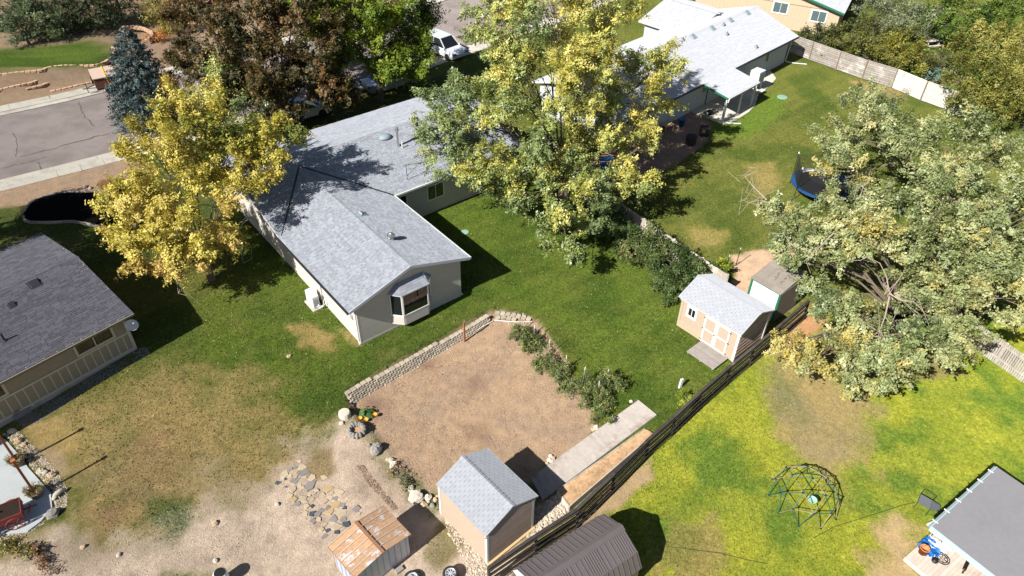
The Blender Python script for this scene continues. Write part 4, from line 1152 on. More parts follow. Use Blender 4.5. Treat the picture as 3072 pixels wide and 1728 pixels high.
MB().beam((-w_/2,-.15,zr_+.02),(-w_/2,d_+.15,zr_+.02),.13,.05).build('ridge_cap', M['rust_edge'], ms)
for xa in (-w_-.1,.08): MB().beam((xa,-.13,ze-.03),(xa,d_+.13,ze-.03),.03,.06).build('eave_trim', M['rust_edge'], ms)

# brown gambrel shed, bottom
M['brown_metal'] = mat('brown_metal', S(128,118,118), .38, .06, (3,.06), None, .6, .3)
gz = -.62
lk = at(1811,1542.6,1.5); lk0 = at(1554.3,1705,1.5)
azg = math.degrees(math.atan2(lk[1]-lk0[1], lk[0]-lk0[0]))
gs = thing('barn_shed', 'brown ribbed metal barn shed with curved shadow at the bottom edge', 'shed', (lk0[0], lk0[1], gz), azg)
LG = float(np.linalg.norm((lk-lk0)[:2]))
# profile across (y negative = towards the camera side): left eave, left knee, ridge, right knee, right eave
PR = [(.38,1.45),(0.0,2.12),(-1.02,2.62),(-2.04,2.12),(-2.42,1.45)]
MB().prism([(-.0,.32),(LG-.05,.32),(LG-.05,-2.36),(-.0,-2.36)], 0, 1.45).build('wall', M['brown_metal'], gs)
for x0, x1, mt_ in ((-.0,.04,'white_plastic'),(LG-.09,LG-.05,'brown_metal')):
    m_ = MB(); n5 = len(PR)
    m_.add([(x0,p[0]*.98-.02,p[1]-.03) for p in PR]+[(x1,p[0]*.98-.02,p[1]-.03) for p in PR], [tuple(range(n5)), tuple(range(n5,2*n5))[::-1]]+[(i,n5+i,n5+(i+1)%n5,(i+1)%n5) for i in range(n5)])
    m_.build('gable', M[mt_], gs)
for j in range(4):
    (ya, za), (yb_, zb_) = PR[j], PR[j+1]
    npan = 6
    for k in range(npan):
        x0, x1 = -.06+(LG+.1)*k/npan, -.06+(LG+.1)*(k+1)/npan
        pn = MB().slab([(x0,ya,za),(x1-.004,ya,za),(x1-.004,yb_,zb_),(x0,yb_,zb_)], .02, R.random()).build('roof_panel', M['brown_metal'], gs)
        nrib = 3 if j != 2 else (7 if k % 2 else 3)
        for q in range(nrib):
            xx = x0+(x1-x0)*(q+.5)/nrib
            a_ = np.array([xx,ya,za]); b_ = np.array([xx,yb_,zb_]); up = nrm(np.cross(X, b_-a_)); up = up if up[2] > 0 else -up
            MB().beam(a_+(b_-a_)*.02+up*.012, b_+(a_-b_)*.04+up*.012, .028, .024, R.random(), tuple(up)).build('rib', M['brown_metal'], pn)
MB().slab([(-.07,-.82,2.545),(LG+.05,-.82,2.545),(LG+.05,-1.02,2.65),(-.07,-1.02,2.65)], .015).build('ridge_cap', M['brown_metal'], gs)
MB().slab([(-.07,-1.02,2.65),(LG+.05,-1.02,2.65),(LG+.05,-1.22,2.545),(-.07,-1.22,2.545)], .015).build('ridge_cap', M['brown_metal'], gs)

# white shed with green trim behind the peach shed
q0, q1 = at(2255.7,832,2.1), at(2345,883,2.1)
azw = math.degrees(math.atan2(q1[1]-q0[1], q1[0]-q0[0])); Lw = float(np.linalg.norm((q1-q0)[:2]))
ws = thing('white_shed', 'white shed with green corner trim and grey felt roof under the right tree', 'shed', (q0[0], q0[1], 0), azw)
M['felt'] = mat('felt', S(146,137,128), .95, .08, (9,.15), (50,.4), .1)
M['shed_white'] = mat('shed_white', S(240,242,236), .6, .02, (4,.03), None, .3)
MB().prism([(0.03,.03),(Lw-.03,.03),(Lw-.03,2.3),(0.03,2.3)], 0, 2.06).build('wall', M['shed_white'], ws)
for x0 in (0,Lw-.13): MB().box(x0,x0+.13,-.01,.029,0,2.05).build('corner_trim', M['green_trim'], ws)
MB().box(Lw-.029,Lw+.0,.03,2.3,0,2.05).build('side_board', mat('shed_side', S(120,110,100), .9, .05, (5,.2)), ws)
MB().box(.13,Lw-.13,-.01,.029,1.98,2.05).build('frieze', M['green_trim'], ws)
for i in range(6):
    for k in range(3):
        MB().slab([(-.05+Lw*k/3+.01*k,-.06+i*.41,2.09+i*.05),(-.05+Lw*(k+1)/3+.03,-.06+i*.41,2.09+i*.05),(-.05+Lw*(k+1)/3+.03,-.06+(i+1)*.41+.03,2.09+(i+1)*.05-.005),(-.05+Lw*k/3+.01*k,-.06+(i+1)*.41+.03,2.09+(i+1)*.05-.005)], .025, R.random()).build('roof_sheet', M['felt'], ws)

# flat patio cover with deck, lower right corner
M['membrane'] = mat('membrane', S(150,148,151), .8, .03, (5,.06), (20,.1), .2, col2=S(145,143,146), n2=(.5,.4,.75))
M['teal_trim'] = mat('teal_trim', S(190,212,214), .6, .03, (4,.04))
c0, c1, c2 = at(2796.5,1579.4,2.2), at(2992.3,1401.6,2.2), at(3001.9,1726,2.2)
azp = math.degrees(math.atan2(c1[1]-c0[1], c1[0]-c0[0])); Lp = float(np.linalg.norm((c1-c0)[:2]))
pc = thing('patio_cover', 'flat grey membrane patio roof with pale teal fascia in the lower right corner', 'roof', (c0[0], c0[1], -.35), azp)
HP = 2.55
MB().box(-.0,Lp,-6.5,0,HP-.08,HP).build('membrane', M['membrane'], pc)
for k in range(1,4): MB().box(0.02,Lp-.02,-1.55*k-.03,-1.55*k+.03,HP,HP+.006).build('lap_seam', M['membrane'], pc)
MB().box(-.045,-.002,-6.5,.03,HP-.26,HP+.012).build('fascia', M['teal_trim'], pc)
MB().box(-.02,Lp,.002,.035,HP-.2,HP+.01).build('fascia', M['teal_trim'], pc)
MB().box(-.02,Lp,.037,.12,HP-.13,HP-.03).build('gutter', M['vent_blue'], pc)
for i in range(6): MB().box(.3+i*.85,.34+i*.85,-.06,.17,HP-.018,HP+.014).build('gutter_strap', M['trim_white'], pc)
MB().tube([(Lp*.45,.1,HP-.12),(Lp*.45,.12,1.2),(Lp*.45-.1,.5,.1)], .05, 6).build('downspout', M['white_plastic'], pc)
for x0, y0 in ((1.9,-.9),(1.9,-3.6),(Lp-.6,-.9),(Lp-.6,-3.6)): MB().box(x0-.06,x0+.06,y0-.06,y0+.06,0,HP-.08).build('post', M['teal_trim'], pc)
M['deck_plank'] = mat('deck_plank', S(198,184,172), .85, .10, (4,.14), (30,.2), .15, col2=S(176,152,138), n2=(.9,.5,.7))
lfp = local(pc)
dk = thing('wooden_deck', 'weathered plank deck under the patio roof in the lower right corner', 'deck', pc.location, azp)
A_ = lfp(at(2717,1672,-.1)); B_ = lfp(at(2807,1596,-.1))
y0 = max(A_[1], B_[1]) ; xA, xB = min(A_[0],B_[0]), max(A_[0],B_[0])
nb = 22
for i in range(nb):
    yy = y0-.155*i
    MB().box(xA, Lp+.5, yy-.148, yy, .17, .21, R.random()).build('plank', M['deck_plank'], dk)
MB().box(xA-.03,xA-.002,y0-.155*nb,y0,.02,.2).build('rim_board', M['trim_white'], dk)
MB().box(xA,Lp+.5,y0+.002,y0+.03,.02,.2).build('rim_board', M['deck_plank'], dk)
wdk = world(dk)
DZ = .21-.35
def ondeck(px, py): return at(px, py, DZ)
# things on the deck
M['blue_plastic'] = mat('blue_plastic', S(30,110,190), .5, .06, (5,.1), None, .4)
M['navy_plastic'] = mat('navy_plastic', S(24,48,130), .5, .06, (5,.1), None, .4)
M['terracotta'] = mat('terracotta', S(226,140,84), .7, .05, (6,.1))
q = ondeck(2766,1658)
MBb = thing('orange_bucket', 'orange bucket on the deck by the blue plastic sheet', 'bucket', q, 20)
MB().lathe([(.0,.02),(.13,.02),(.15,.0),(.19,.34),(.2,.34),(.2,.37),(.17,.37),(.135,.04),(0,.04)], (0,0,0), 16).build('body', M['terracotta'], MBb, True)
MB().tube([(.2*math.cos(t), .02, .35+.16*math.sin(t)) for t in np.linspace(0, math.pi, 8)], .008, 5).build('handle', M['metal'], MBb)
q = ondeck(2790,1645)
m_ = MB()
pts = []
nu = 10
for i in range(nu):
    for j in range(nu):
        pts.append((-.5+i/nu*1.1+R.uniform(-.03,.03), -.4+j/nu*.9+R.uniform(-.03,.03), .02+.14*R.random()*math.sin(i*1.3+.4)**2))
m_.add(pts, [(i*nu+j,(i+1)*nu+j,(i+1)*nu+j+1,i*nu+j+1) for i in range(nu-1) for j in range(nu-1) if abs(i-4.5)+abs(j-4.5) < 6.5])
m_.add([(x,y,z-.012) for x,y,z in pts], [(i*nu+j,i*nu+j+1,(i+1)*nu+j+1,(i+1)*nu+j) for i in range(nu-1) for j in range(nu-1) if abs(i-4.5)+abs(j-4.5) < 6.5])
o = m_.build('plastic_sheet', M['blue_plastic']); o.location = [float(v) for v in q]; o.rotation_euler = (0,0,.6)
tag(o, 'crumpled blue plastic sheet on the deck beside the orange bucket', 'sheet')
q = ondeck(2818,1612)
ch = thing('plastic_chair', 'dark blue moulded plastic chair at the edge of the patio roof', 'chair', q, 120)
MB().box(-.22,.22,-.22,.22,.36,.41).build('seat', M['navy_plastic'], ch)
MB().slab([(-.22,.2,.40),(.22,.2,.40),(.2,.34,.86),(-.2,.34,.86)], .03).build('backrest', M['navy_plastic'], ch)
for x0, y0 in ((-.19,-.19),(.19,-.19),(-.19,.19),(.19,.19)): MB().tube([(x0,y0,.37),(x0*1.15,y0*1.15,0)], .022, 6).build('leg', M['navy_plastic'], ch)
for x0 in (-.23,.23): MB().box(x0-.03,x0+.03,-.2,.26,.58,.61).build('armrest', M['navy_plastic'], ch)
for k, (px, py, r_) in enumerate(((2812,1655,25),(2800,1632,70),(2830,1640,-10))):
    q = ondeck(px, py); o = MB().box(-.3+.05*k,.3,-.2,.2,.0,.018+.01*k).build('white_board', M['white_plastic'])
    o.location = [float(v) for v in q]; o.location.z += .02*k+.01; o.rotation_euler = (0,.03*k,math.radians(r_))
    tag(o, ['white board lying nearest the wire hoop on the deck','white board under the edge of the blue sheet','white board leaning towards the patio roof fascia'][k], 'board', 'white boards on the deck')
q = ondeck(2827,1677)
ho = thing('wire_reel', 'dark wire reel lying flat on the deck planks', 'reel', q, 10)
for rr_ in (.27,.19): MB().tube([(rr_*math.cos(t), rr_*math.sin(t), .03) for t in np.linspace(0,2*math.pi,22)], .018, 5).build('hoop', M['black'], ho)
for k in range(6):
    t = k*math.pi/3; MB().beam((.05*math.cos(t),.05*math.sin(t),.03),(.27*math.cos(t),.27*math.sin(t),.03),.02,.02).build('spoke', M['black'], ho)
q = ondeck(2803,1684); o = MB().lathe([(.02,0),(.12,.01),(.14,.08),(.08,.16),(0,.18)], (0,0,0), 9).build('dark_bundle', M['black']); o.location = [float(v) for v in q]; tag(o, 'small dark bundle on the deck left of the wire reel', 'bundle')
# kick scooter lying on the deck
q = ondeck(2892,1708)
sk = thing('kick_scooter', 'black kick scooter lying on the deck at the bottom edge', 'scooter', q, 48)
MB().box(-.1,.62,-.07,.07,.06,.1).build('footboard', M['black'], sk)
for x0 in (-.2,.72): MB().tube([(x0,-.03,.1),(x0,.03,.1)], .1, 14).build('wheel', M['rubber'], sk)
MB().tube([(.68,0,.12),(.8,.02,.2),(.95,.35,.22)], .025, 6).build('steering_tube', M['black'], sk)
MB().tube([(.8,.5,.22),(1.1,.22,.25)], .02, 6).build('handlebar', M['black'], sk)
MB().tube([(-.15,0,.12),(-.1,0,.1)], .05, 8).build('fender', mat('yellow_part', S(236,180,40), .5), sk)

# ------------------------------------------------------------------ fences
M['fence_dark'] = mat('fence_dark', S(74,68,64), .9, .35, (5,.25), (18,.4), .1, col2=S(104,94,86), n2=(1.4,.55,.7))
M['fence_grey'] = mat('fence_grey', S(196,186,174), .9, .12, (4,.18), (25,.3), .12, col2=S(168,156,144), n2=(.8,.5,.62))
M['fence_mid'] = mat('fence_mid', S(172,164,155), .9, .16, (4,.2), (25,.3), .12, col2=S(200,193,186), n2=(.7,.5,.62))
M['fence_pale'] = mat('fence_pale', S(218,213,207), .9, .06, (4,.12), (25,.3), .12, col2=S(180,172,162), n2=(.7,.55,.7))
def zg(p): return float(zt(p[0], p[1]))
fp = [(1470,1762),(1609,1665),(1731,1585),(1838,1480),(1938,1378),(2017,1307),(2092,1235),(2180,1156),(2250,1098),(2330,1030),(2412,958)]
fpw = [gnd(x, y) for x, y in fp]
df = thing('dark_fence', 'long weathered dark board fence with gaps running diagonally past the sheds', 'fence', fpw[0], 0)
ldf = local(df); hts = 1.32
lean = nrm((-.64,.76,0))*.10
for i in range(len(fpw)-1):
    a_, b_ = ldf(fpw[i]), ldf(fpw[i+1])
    MB().beam(a_-Z*.3, a_+Z*(hts+.05)+lean, .10, .10, R.random()).build('post', M['fence_dark'], df)
    wob = [R.uniform(-.05,.05) for _ in range(2)]
    for k in range(8):
        z_ = .10+k*.158
        s_ = R.uniform(-.012,.012)
        off = lean*(z_/hts) + nrm(np.cross(b_-a_, Z))*(.065 if k % 2 else -.065)
        MB().beam(a_+off+Z*(z_+s_), b_+off+Z*(z_+R.uniform(-.03,.03)), .022, .098 if k < 7 else .12, R.random()).build('board', M['fence_dark'], df)
    MB().beam(a_+lean+Z*(hts+.06), b_+lean+Z*(hts+.05), .14, .03, R.random()).build('cap_rail', M['fence_dark'], df)
MB().beam(ldf(fpw[-1])-Z*.3, ldf(fpw[-1])+Z*(hts+.05)+lean, .10, .10).build('post', M['fence_dark'], df)

def panel_fence(name, label, px, h, nb, mt, posth=.05, postmat=None, gap=.012, mt2=None, cut=99):
    P = [gnd(x, y) for x, y in px]
    t = thing(name, label, 'fence', P[0], 0); l_ = local(t)
    for i in range(len(P)-1):
        if i >= cut: mt = mt2
        a_, b_ = l_(P[i]), l_(P[i+1])
        n_ = nrm(np.cross(b_-a_, Z))
        MB().beam(a_-Z*.3, a_+Z*(h+posth), .11, .11, R.random()).build('post', postmat or mt, t)
        bh = (h-.05)/nb
        for k in range(nb):
            MB().beam(a_+Z*(.05+bh*(k+.5))+n_*R.uniform(-.008,.008), b_+Z*(.05+bh*(k+.5))+n_*R.uniform(-.008,.008), .025, bh-gap, R.random()).build('board', mt, t)
        MB().beam(a_+Z*(h+.02), b_+Z*(h+.02), .12, .03, R.random()).build('cap_rail', mt, t)
    MB().beam(l_(P[-1])-Z*.3, l_(P[-1])+Z*(h+posth), .11, .11, .5).build('post', postmat or mt, t)
    return t
M['post_brown'] = mat('post_brown', S(130,112,98), .9, .1, (6,.2))
panel_fence('board_fence', 'pale weathered horizontal board fence along the top of the upper right lawn', [(2346,150),(2427,180),(2507,209),(2586,237),(2674,264),(2761,302),(2839,330),(2920,362)], 1.75, 9, M['fence_mid'], .04, M['post_brown'], .03, M['fence_pale'], 4)
panel_fence('grey_fence', 'grey board fence between the two lawns behind the leafy hedge', [(1740,590),(1832,652),(1925,716),(2012,778),(2095,835),(2168,885)], 1.45, 8, M['fence_grey'], .12)
# picket fence at the right edge
pk = [gnd(x, y) for x, y in ((2830,985),(2900,1030),(2985,1090),(3072,1150),(3140,1200))]
pf = thing('picket_fence', 'grey picket fence at the right edge below the large tree', 'fence', pk[0], 0); lpk = local(pf)
for i in range(len(pk)-1):
    a_, b_ = lpk(pk[i]), lpk(pk[i+1]); n = int(np.linalg.norm(b_-a_)/.115)
    nn_ = nrm(np.cross(b_-a_, Z))
    for k in range(n):
        c = a_+(b_-a_)*(k+.5)/n
        h = 1.5+R.uniform(-.02,.02)
        MB().obox(c+Z*h/2, nrm(b_-a_)*.043, nn_*.011, Z*h/2, R.random()).build('picket', M['fence_mid'], pf)
    for z_ in (.35,1.2): MB().beam(a_+Z*z_+nn_*-.04, b_+Z*z_+nn_*-.04, .05, .09).build('rail', M['fence_grey'], pf)
    MB().beam(a_-Z*.3-nn_*.1, a_+Z*1.45-nn_*.1, .1, .1).build('post', M['fence_grey'], pf)

# ------------------------------------------------------------------ retaining wall of concrete blocks above the garden
M['block'] = mat('block', S(182,170,152), .95, .12, (12,.2), (40,.5), .1, col2=S(158,148,134), n2=(2.5,.5,.7))
rwp = [gnd(x, y) for x, y in ((1050,1212),(1100,1183),(1180,1137),(1260,1092),(1340,1044),(1420,997),(1482,957))]
rw = thing('retaining_wall', 'stepped concrete block retaining wall between the lawn and the bare garden plot', 'wall', rwp[0], 0)
lrw = local(rw)
def blockmesh(w_, h_, d_, s_):
    m_ = MB(); f = .05
    v = [(-w_/2+f,-d_/2,0),(w_/2-f,-d_/2,0),(w_/2,-d_/2+.05,0),(w_/2-.03,d_/2,0),(-w_/2+.03,d_/2,0),(-w_/2,-d_/2+.05,0)]
    rr_ = random.Random(s_)
    t = [(x*.98+rr_.uniform(-.004,.004), y+(.012 if y < 0 else 0), h_) for x, y, _ in v]
    m_.add(v+t, [(5,4,3,2,1,0),(6,7,8,9,10,11)]+[(i,(i+1)%6,6+(i+1)%6,6+i) for i in range(6)], rr_.random())
    o = m_.build('retaining_block', M['block'], None); me_ = o.data; bpy.data.objects.remove(o); return me_
BM = [blockmesh(.30,.098,.26,k) for k in range(7)]
def blockrun(parent, lf_, path, zbot, ncourse, setback=.022, step=.31, name='block', hh=.10, k0=0):
    path2 = [np.array(p[:2]) for p in path]
    s = resample(path2, step)
    n = len(s)-1
    for c in range(ncourse if isinstance(ncourse, int) else max(ncourse)):
        for i in range(n-(c % 2)):
            nc = ncourse if isinstance(ncourse, int) else ncourse[min(len(ncourse)-1, int(i/n*len(ncourse)))]
            if c >= nc: continue
            f = .5 if c % 2 == 0 else 1.0
            p, q = s[i], s[i+1]; d = nrm(np.append(q-p, 0))
            pos = p+(q-p)*f
            nl = np.array([-d[1], d[0]])
            pos = pos + nl*setback*c
            w_ = lf_((pos[0], pos[1], 0))
            zb_ = zbot(i/n) if callable(zbot) else zbot
            o = inst(R.choice(BM), name, parent, (w_[0], w_[1], zb_-parent.location.z+c*hh), (R.uniform(-.03,.03), R.uniform(-.03,.03), math.atan2(d[1], d[0])+R.uniform(-.07,.07)), (step/.31*R.uniform(.93,1.03), R.uniform(.92,1.1), hh/.10*R.uniform(.93,1.0)))
zl, zr2 = -.70, -.46
blockrun(rw, lrw, rwp, lambda t: zl+(zr2-zl)*t, [7,6,6,6,5,5,5], .05)
rp2 = [gnd(x, y) for x, y in ((1484,950),(1520,950),(1560,957),(1606,968))]
blockrun(rw, lrw, rp2, -.10, 1)
blockrun(rw, lrw, [p+np.array([.05,-.22,0]) for p in rp2[:3]], -.22, 1)
# white irrigation pipe along its foot
M['pvc'] = mat('pvc', S(236,232,224), .5, .03, (4,.04))
def pipe(name, label, px, z, r_=.024, stakes=()):
    P = [gnd(x, y, .05) for x, y in px]
    t = thing(name, label, 'pipe', P[0], 0, 'white irrigation pipes by the block wall'); l_ = local(t)
    MB().tube([l_(p) for p in P], r_, 6).build('pipe_run', M['pvc'], t)
    for x, y in stakes:
        p = l_(gnd(x, y, .05)); d_ = l_(gnd(x+6, y+9, .03)); MB().tube([p, d_], .016, 5).build('drip_outlet', M['pvc'], t)
    return t
pipe('irrigation_pipe', 'white pipe at the foot of the block wall left of the stepping slab', [(1052,1207),(1105,1178),(1160,1146),(1210,1118),(1250,1094),(1295,1064)], 0, stakes=((1058,1204),(1105,1178),(1153,1150),(1203,1121),(1250,1095),(1293,1066)))
pipe('irrigation_pipe', 'white pipe at the foot of the block wall right of the stepping slab', [(1327,1047),(1345,1038),(1388,1015),(1430,993),(1460,975),(1478,965)], 0, stakes=((1338,1042),(1390,1016),(1424,996)))
pipe('irrigation_pipe', 'short white pipe along the upper end of the garden plot', [(1482,962),(1520,966),(1560,968),(1596,966)], 0, stakes=((1522,966),(1568,968)))
q = gnd(1310,1052)
o = MB().prism([(-.24,-.16),(.22,-.2),(.26,.16),(-.2,.2)], 0, .07).build('stepping_slab', M['block']); o.location = [float(v) for v in q]; o.location.z += .12; o.rotation_euler = (.25,-.1,.6)
tag(o, 'flat grey slab tilted against the middle of the block wall', 'slab')
# wooden post with grey cap
q = gnd(1394,1024)
pt = thing('wooden_post', 'orange brown wooden post standing in front of the block wall', 'post', q, 35)
M['redwood'] = mat('redwood', S(176,108,66), .8, .05, (7,.15))
MB().box(-.045,.045,-.045,.045,-.2,1.42).build('shaft', M['redwood'], pt)
MB().box(-.05,.05,-.05,.05,1.421,1.6).build('bracket', M['metal'], pt)
# ------------------------------------------------------------------ boardwalk and sand bed beside the dark fence
a0, a1 = at(1915.6,1201.7,-.12), at(1969.3,1245.4,-.12)
b0, b1 = at(1592,1435,-.58), at(1628,1502,-.58)
bw_ = thing('boardwalk', 'pale grey plank boardwalk between the garden plot and the dark fence', 'boardwalk', b0, 0)
lb = local(bw_)
n = int(np.linalg.norm((a0-b0)[:2])/.145)
for i in range(n):
    t0, t1 = i/n, (i+.975)/n
    p0, p1, q0, q1 = b0+(a0-b0)*t0, b0+(a0-b0)*t1, b1+(a1-b1)*t0, b1+(a1-b1)*t1
    dz = np.array([0,0,.05+R.uniform(-.004,.004)])
    MB().slab([lb(p0+dz), lb(q0+dz), lb(q1+dz), lb(p1+dz)], .035, R.random()).build('plank', M['fence_boardwalk'] if 'fence_boardwalk' in M else M.setdefault('fence_boardwalk', mat('boardwalk', S(186,177,169), .9, .045, (5,.12), (25,.25), .12, col2=S(160,144,134), n2=(.8,.52,.68))), bw_)
for (p, q) in ((b0,a0),(b1,a1)):
    MB().beam(lb(p)-Z*.03, lb(q)-Z*.03, .05, .14).build('stringer', M['deck_grey'], bw_)
M['sand'] = mat('sand', S(194,160,124), .95, .1, (7,.3), (9,1.0), .05, col2=S(170,140,108), n2=(2.2,.5,.65))
pb = thing('sand_bed', 'raised timber bed filled with orange sand beside the dark fence', 'planter', gnd(1690,1500), 0)
lpb = local(pb)
e0, e1, e2, e3 = at(1673,1470,-.14), at(1933,1286,-.06), at(1962,1300,-.06), at(1708,1519,-.14)
nu, nv = 44, 9
vs_, fs2 = [], []
for i in range(nu):
    for j in range(nv):
        s_, t_ = i/(nu-1), j/(nv-1)
        p = (e0*(1-s_)+e1*s_)*(1-t_) + (e3*(1-s_)+e2*s_)*t_
        edge = min(1, 4*min(t_,1-t_)+.15)*min(1, 12*s_+.1)
        h = -.05 + edge*(.05+.34*(fbm(p[0]*1.0, p[1]*1.0, 2.1)-.38)*(1.25-s_))
        vs_.append(lpb(p+np.array([0,0,h])))
for i in range(nu-1):
    for j in range(nv-1):
        fs2.append((i*nv+j, (i+1)*nv+j, (i+1)*nv+j+1, i*nv+j+1))
o = mesh('sand', [tuple(v) for v in vs_], [f[::-1] for f in fs2], M['sand'], pb, True, [.5]*len(vs_))
o['kind'] = 'stuff'
for (p, q, h) in ((e0,e1,.0),(e3,e2,.0),(e0,e3,0)):
    for k in range(3):
        MB().beam(lpb(p)+Z*(.0-.16*k-.07), lpb(q)+Z*(.0-.16*k-.07), .04, .155, R.random()).build('board', M['fence_grey'], pb)

# ------------------------------------------------------------------ stones
M['stone_white'] = mat('stone_white', S(216,206,190), .9, .08, (6,.18), (20,.6), .1)
M['stone_grey'] = mat('stone_grey', S(158,152,146), .9, .08, (6,.18), (20,.6), .1)
M['stone_tan'] = mat('stone_tan', S(206,182,152), .9, .10, (6,.18), (20,.6), .1)
def rockmesh(seed, ang=.25):
    rr_ = np.random.default_rng(seed)
    n1, n2 = 7, 10
    v = [(0,0,1)]
    for i in range(1, n1):
        for k in range(n2):
            th = math.pi*i/n1; ph = 2*math.pi*(k+.5*(i%2))/n2
            d = np.array([math.sin(th)*math.cos(ph), math.sin(th)*math.sin(ph), math.cos(th)])
            v.append(tuple(d*(1+ang*(rr_.random()-.5)*2)))
    v.append((0,0,-1))
    f = [(0,1+k,1+(k+1)%n2) for k in range(n2)]
    for i in range(n1-2):
        for k in range(n2):
            a_ = 1+i*n2+k; b_ = 1+i*n2+(k+1)%n2
            f.append((a_, a_+n2, b_+n2, b_))
    l_ = len(v)-1; s0 = 1+(n1-2)*n2
    f += [(s0+k, l_, s0+(k+1)%n2) for k in range(n2)]
    return v, f
ROCKV = [rockmesh(k, .16+.05*(k%3)) for k in range(6)]
def rock(px, py, r_, mt, label, flat=.75, group='boulders around the garden plot', rz=None, name='boulder'):
    q = gnd(px, py)
    v, f = ROCKV[R.randrange(6)]
    o = mesh(name, v, f, M[mt], None, False, [R.random()]*len(v))
    o.location = (float(q[0]), float(q[1]), float(q[2]+r_*flat*.45)); o.scale = (r_, r_*R.uniform(.75,1), r_*flat); o.rotation_euler = (R.uniform(-.2,.2), R.uniform(-.2,.2), rz if rz is not None else R.uniform(0,6))
    tag(o, label, 'rock', group)
    return o
for px, py, r_, mt_, lb_ in (
 (1128,1354,.34,'stone_grey','grey boulder between the stone ring and the flagstones'),
 (1140,1345,.12,'stone_white','small pale rock touching the grey boulder'),
 (1108,1338,.11,'stone_grey','small rock upper left of the grey boulder'),
 (1173,1383,.14,'stone_white','pale round rock, topmost of the row below the grey boulder'),
 (1163,1380,.10,'stone_tan','tan rock left in the row below the grey boulder'),
 (1180,1397,.2,'stone_white','broad pale rock in the row below the grey boulder'),
 (1190,1420,.10,'stone_grey','small dark rock under the pale rocks by the weeds'),
 (1233,1467,.15,'stone_white','pale rock just above the largest white boulder'),
 (1228,1450,.09,'stone_tan','small tan rock at the lower end of the green weeds'),
 (1250,1496,.36,'stone_white','largest white boulder left of the storage shed'),
 (1272,1516,.18,'stone_tan','tan rock at the foot of the largest white boulder'),
 (1283,1494,.19,'stone_white','round white rock between the largest boulder and the storage shed'),
 (1306,1501,.12,'stone_tan','tan cobble against the storage shed corner'),
 (1283,1509,.10,'stone_white','small white rock in the shed shadow'),
 (1297,1518,.13,'stone_grey','grey cobble in the metal shed shadow near the corner trim'),
 (1312,1490,.09,'stone_tan','smallest cobble above the tan one by the storage shed'),
 (1025,1272,.13,'stone_white','small white rock below the round white stump'),
 (357,1666,.10,'stone_white','lone white rock on the bare dirt lower left'),
 (646,1572,.13,'stone_tan','tan rock on the gravelly dirt, upper one'),
 (647,1684,.12,'stone_white','white rock on the gravelly dirt near the bottom edge'),
 (832,1514,.12,'stone_white','pale rock left of the flagstone path'),
 (250,1643,.12,'stone_tan','small tan rock in the dirt near the dry plants'),
 (1893,1206,.10,'stone_white','white rock at the upper end of the boardwalk'),
 (1788,1285,.16,'stone_white','white rock between the last tomato plant and the boardwalk'),
 (1779,1290,.10,'stone_tan','tan rock touching the white rock by the boardwalk'),
 (1652,1370,.12,'stone_white','topmost rock of the pile on the garden side of the boardwalk'),
 (1660,1378,.12,'stone_tan','right hand rock of the pile beside the boardwalk'),
 (1648,1382,.12,'stone_white','left hand rock of the pile beside the boardwalk'),
 (1657,1388,.10,'stone_white','lowest rock of the pile beside the boardwalk'),
 (1641,1392,.09,'stone_tan','outlying rock of the pile beside the boardwalk'),
 (867,1070,.12,'stone_tan','lone tan stone lying on the green lawn left of the house'),
 (256,562,.16,'stone_white','white rock left of two in the front dirt bed'),
 (272,566,.16,'stone_tan','tan rock right of two in the front dirt bed'),
): rock(px, py, r_, mt_, lb_)
# round white stump and stone ring planter
q = gnd(1035,1247)
st = thing('white_stump', 'round white stone stump at the end of the block wall', 'stump', q, 0)
MB().lathe([(.30,-.1),(.31,.1),(.29,.26),(.25,.30),(.1,.32),(0,.315)], (0,0,0), 14, .5, 1, .95).build('body', M['stone_white'], st)
rg = thing('stone_ring', 'grey scalloped stone ring planter beside the bare garden plot', 'planter', gnd(1071,1295), 0)
for k in range(14):
    t = 2*math.pi*k/14
    v, f = ROCKV[k % 6]
    o = mesh('ring_stone', v, f, M['stone_grey'], rg, True, [R.random()]*len(v)); o.location = (.36*math.cos(t), .36*math.sin(t), .12); o.scale = (.13,.11,.16); o.rotation_euler = (0,0,t)
MB().lathe([(.0,.06),(.3,.05),(.3,-.1)], (0,0,0), 12).build('soil_fill', M['sand'], rg)

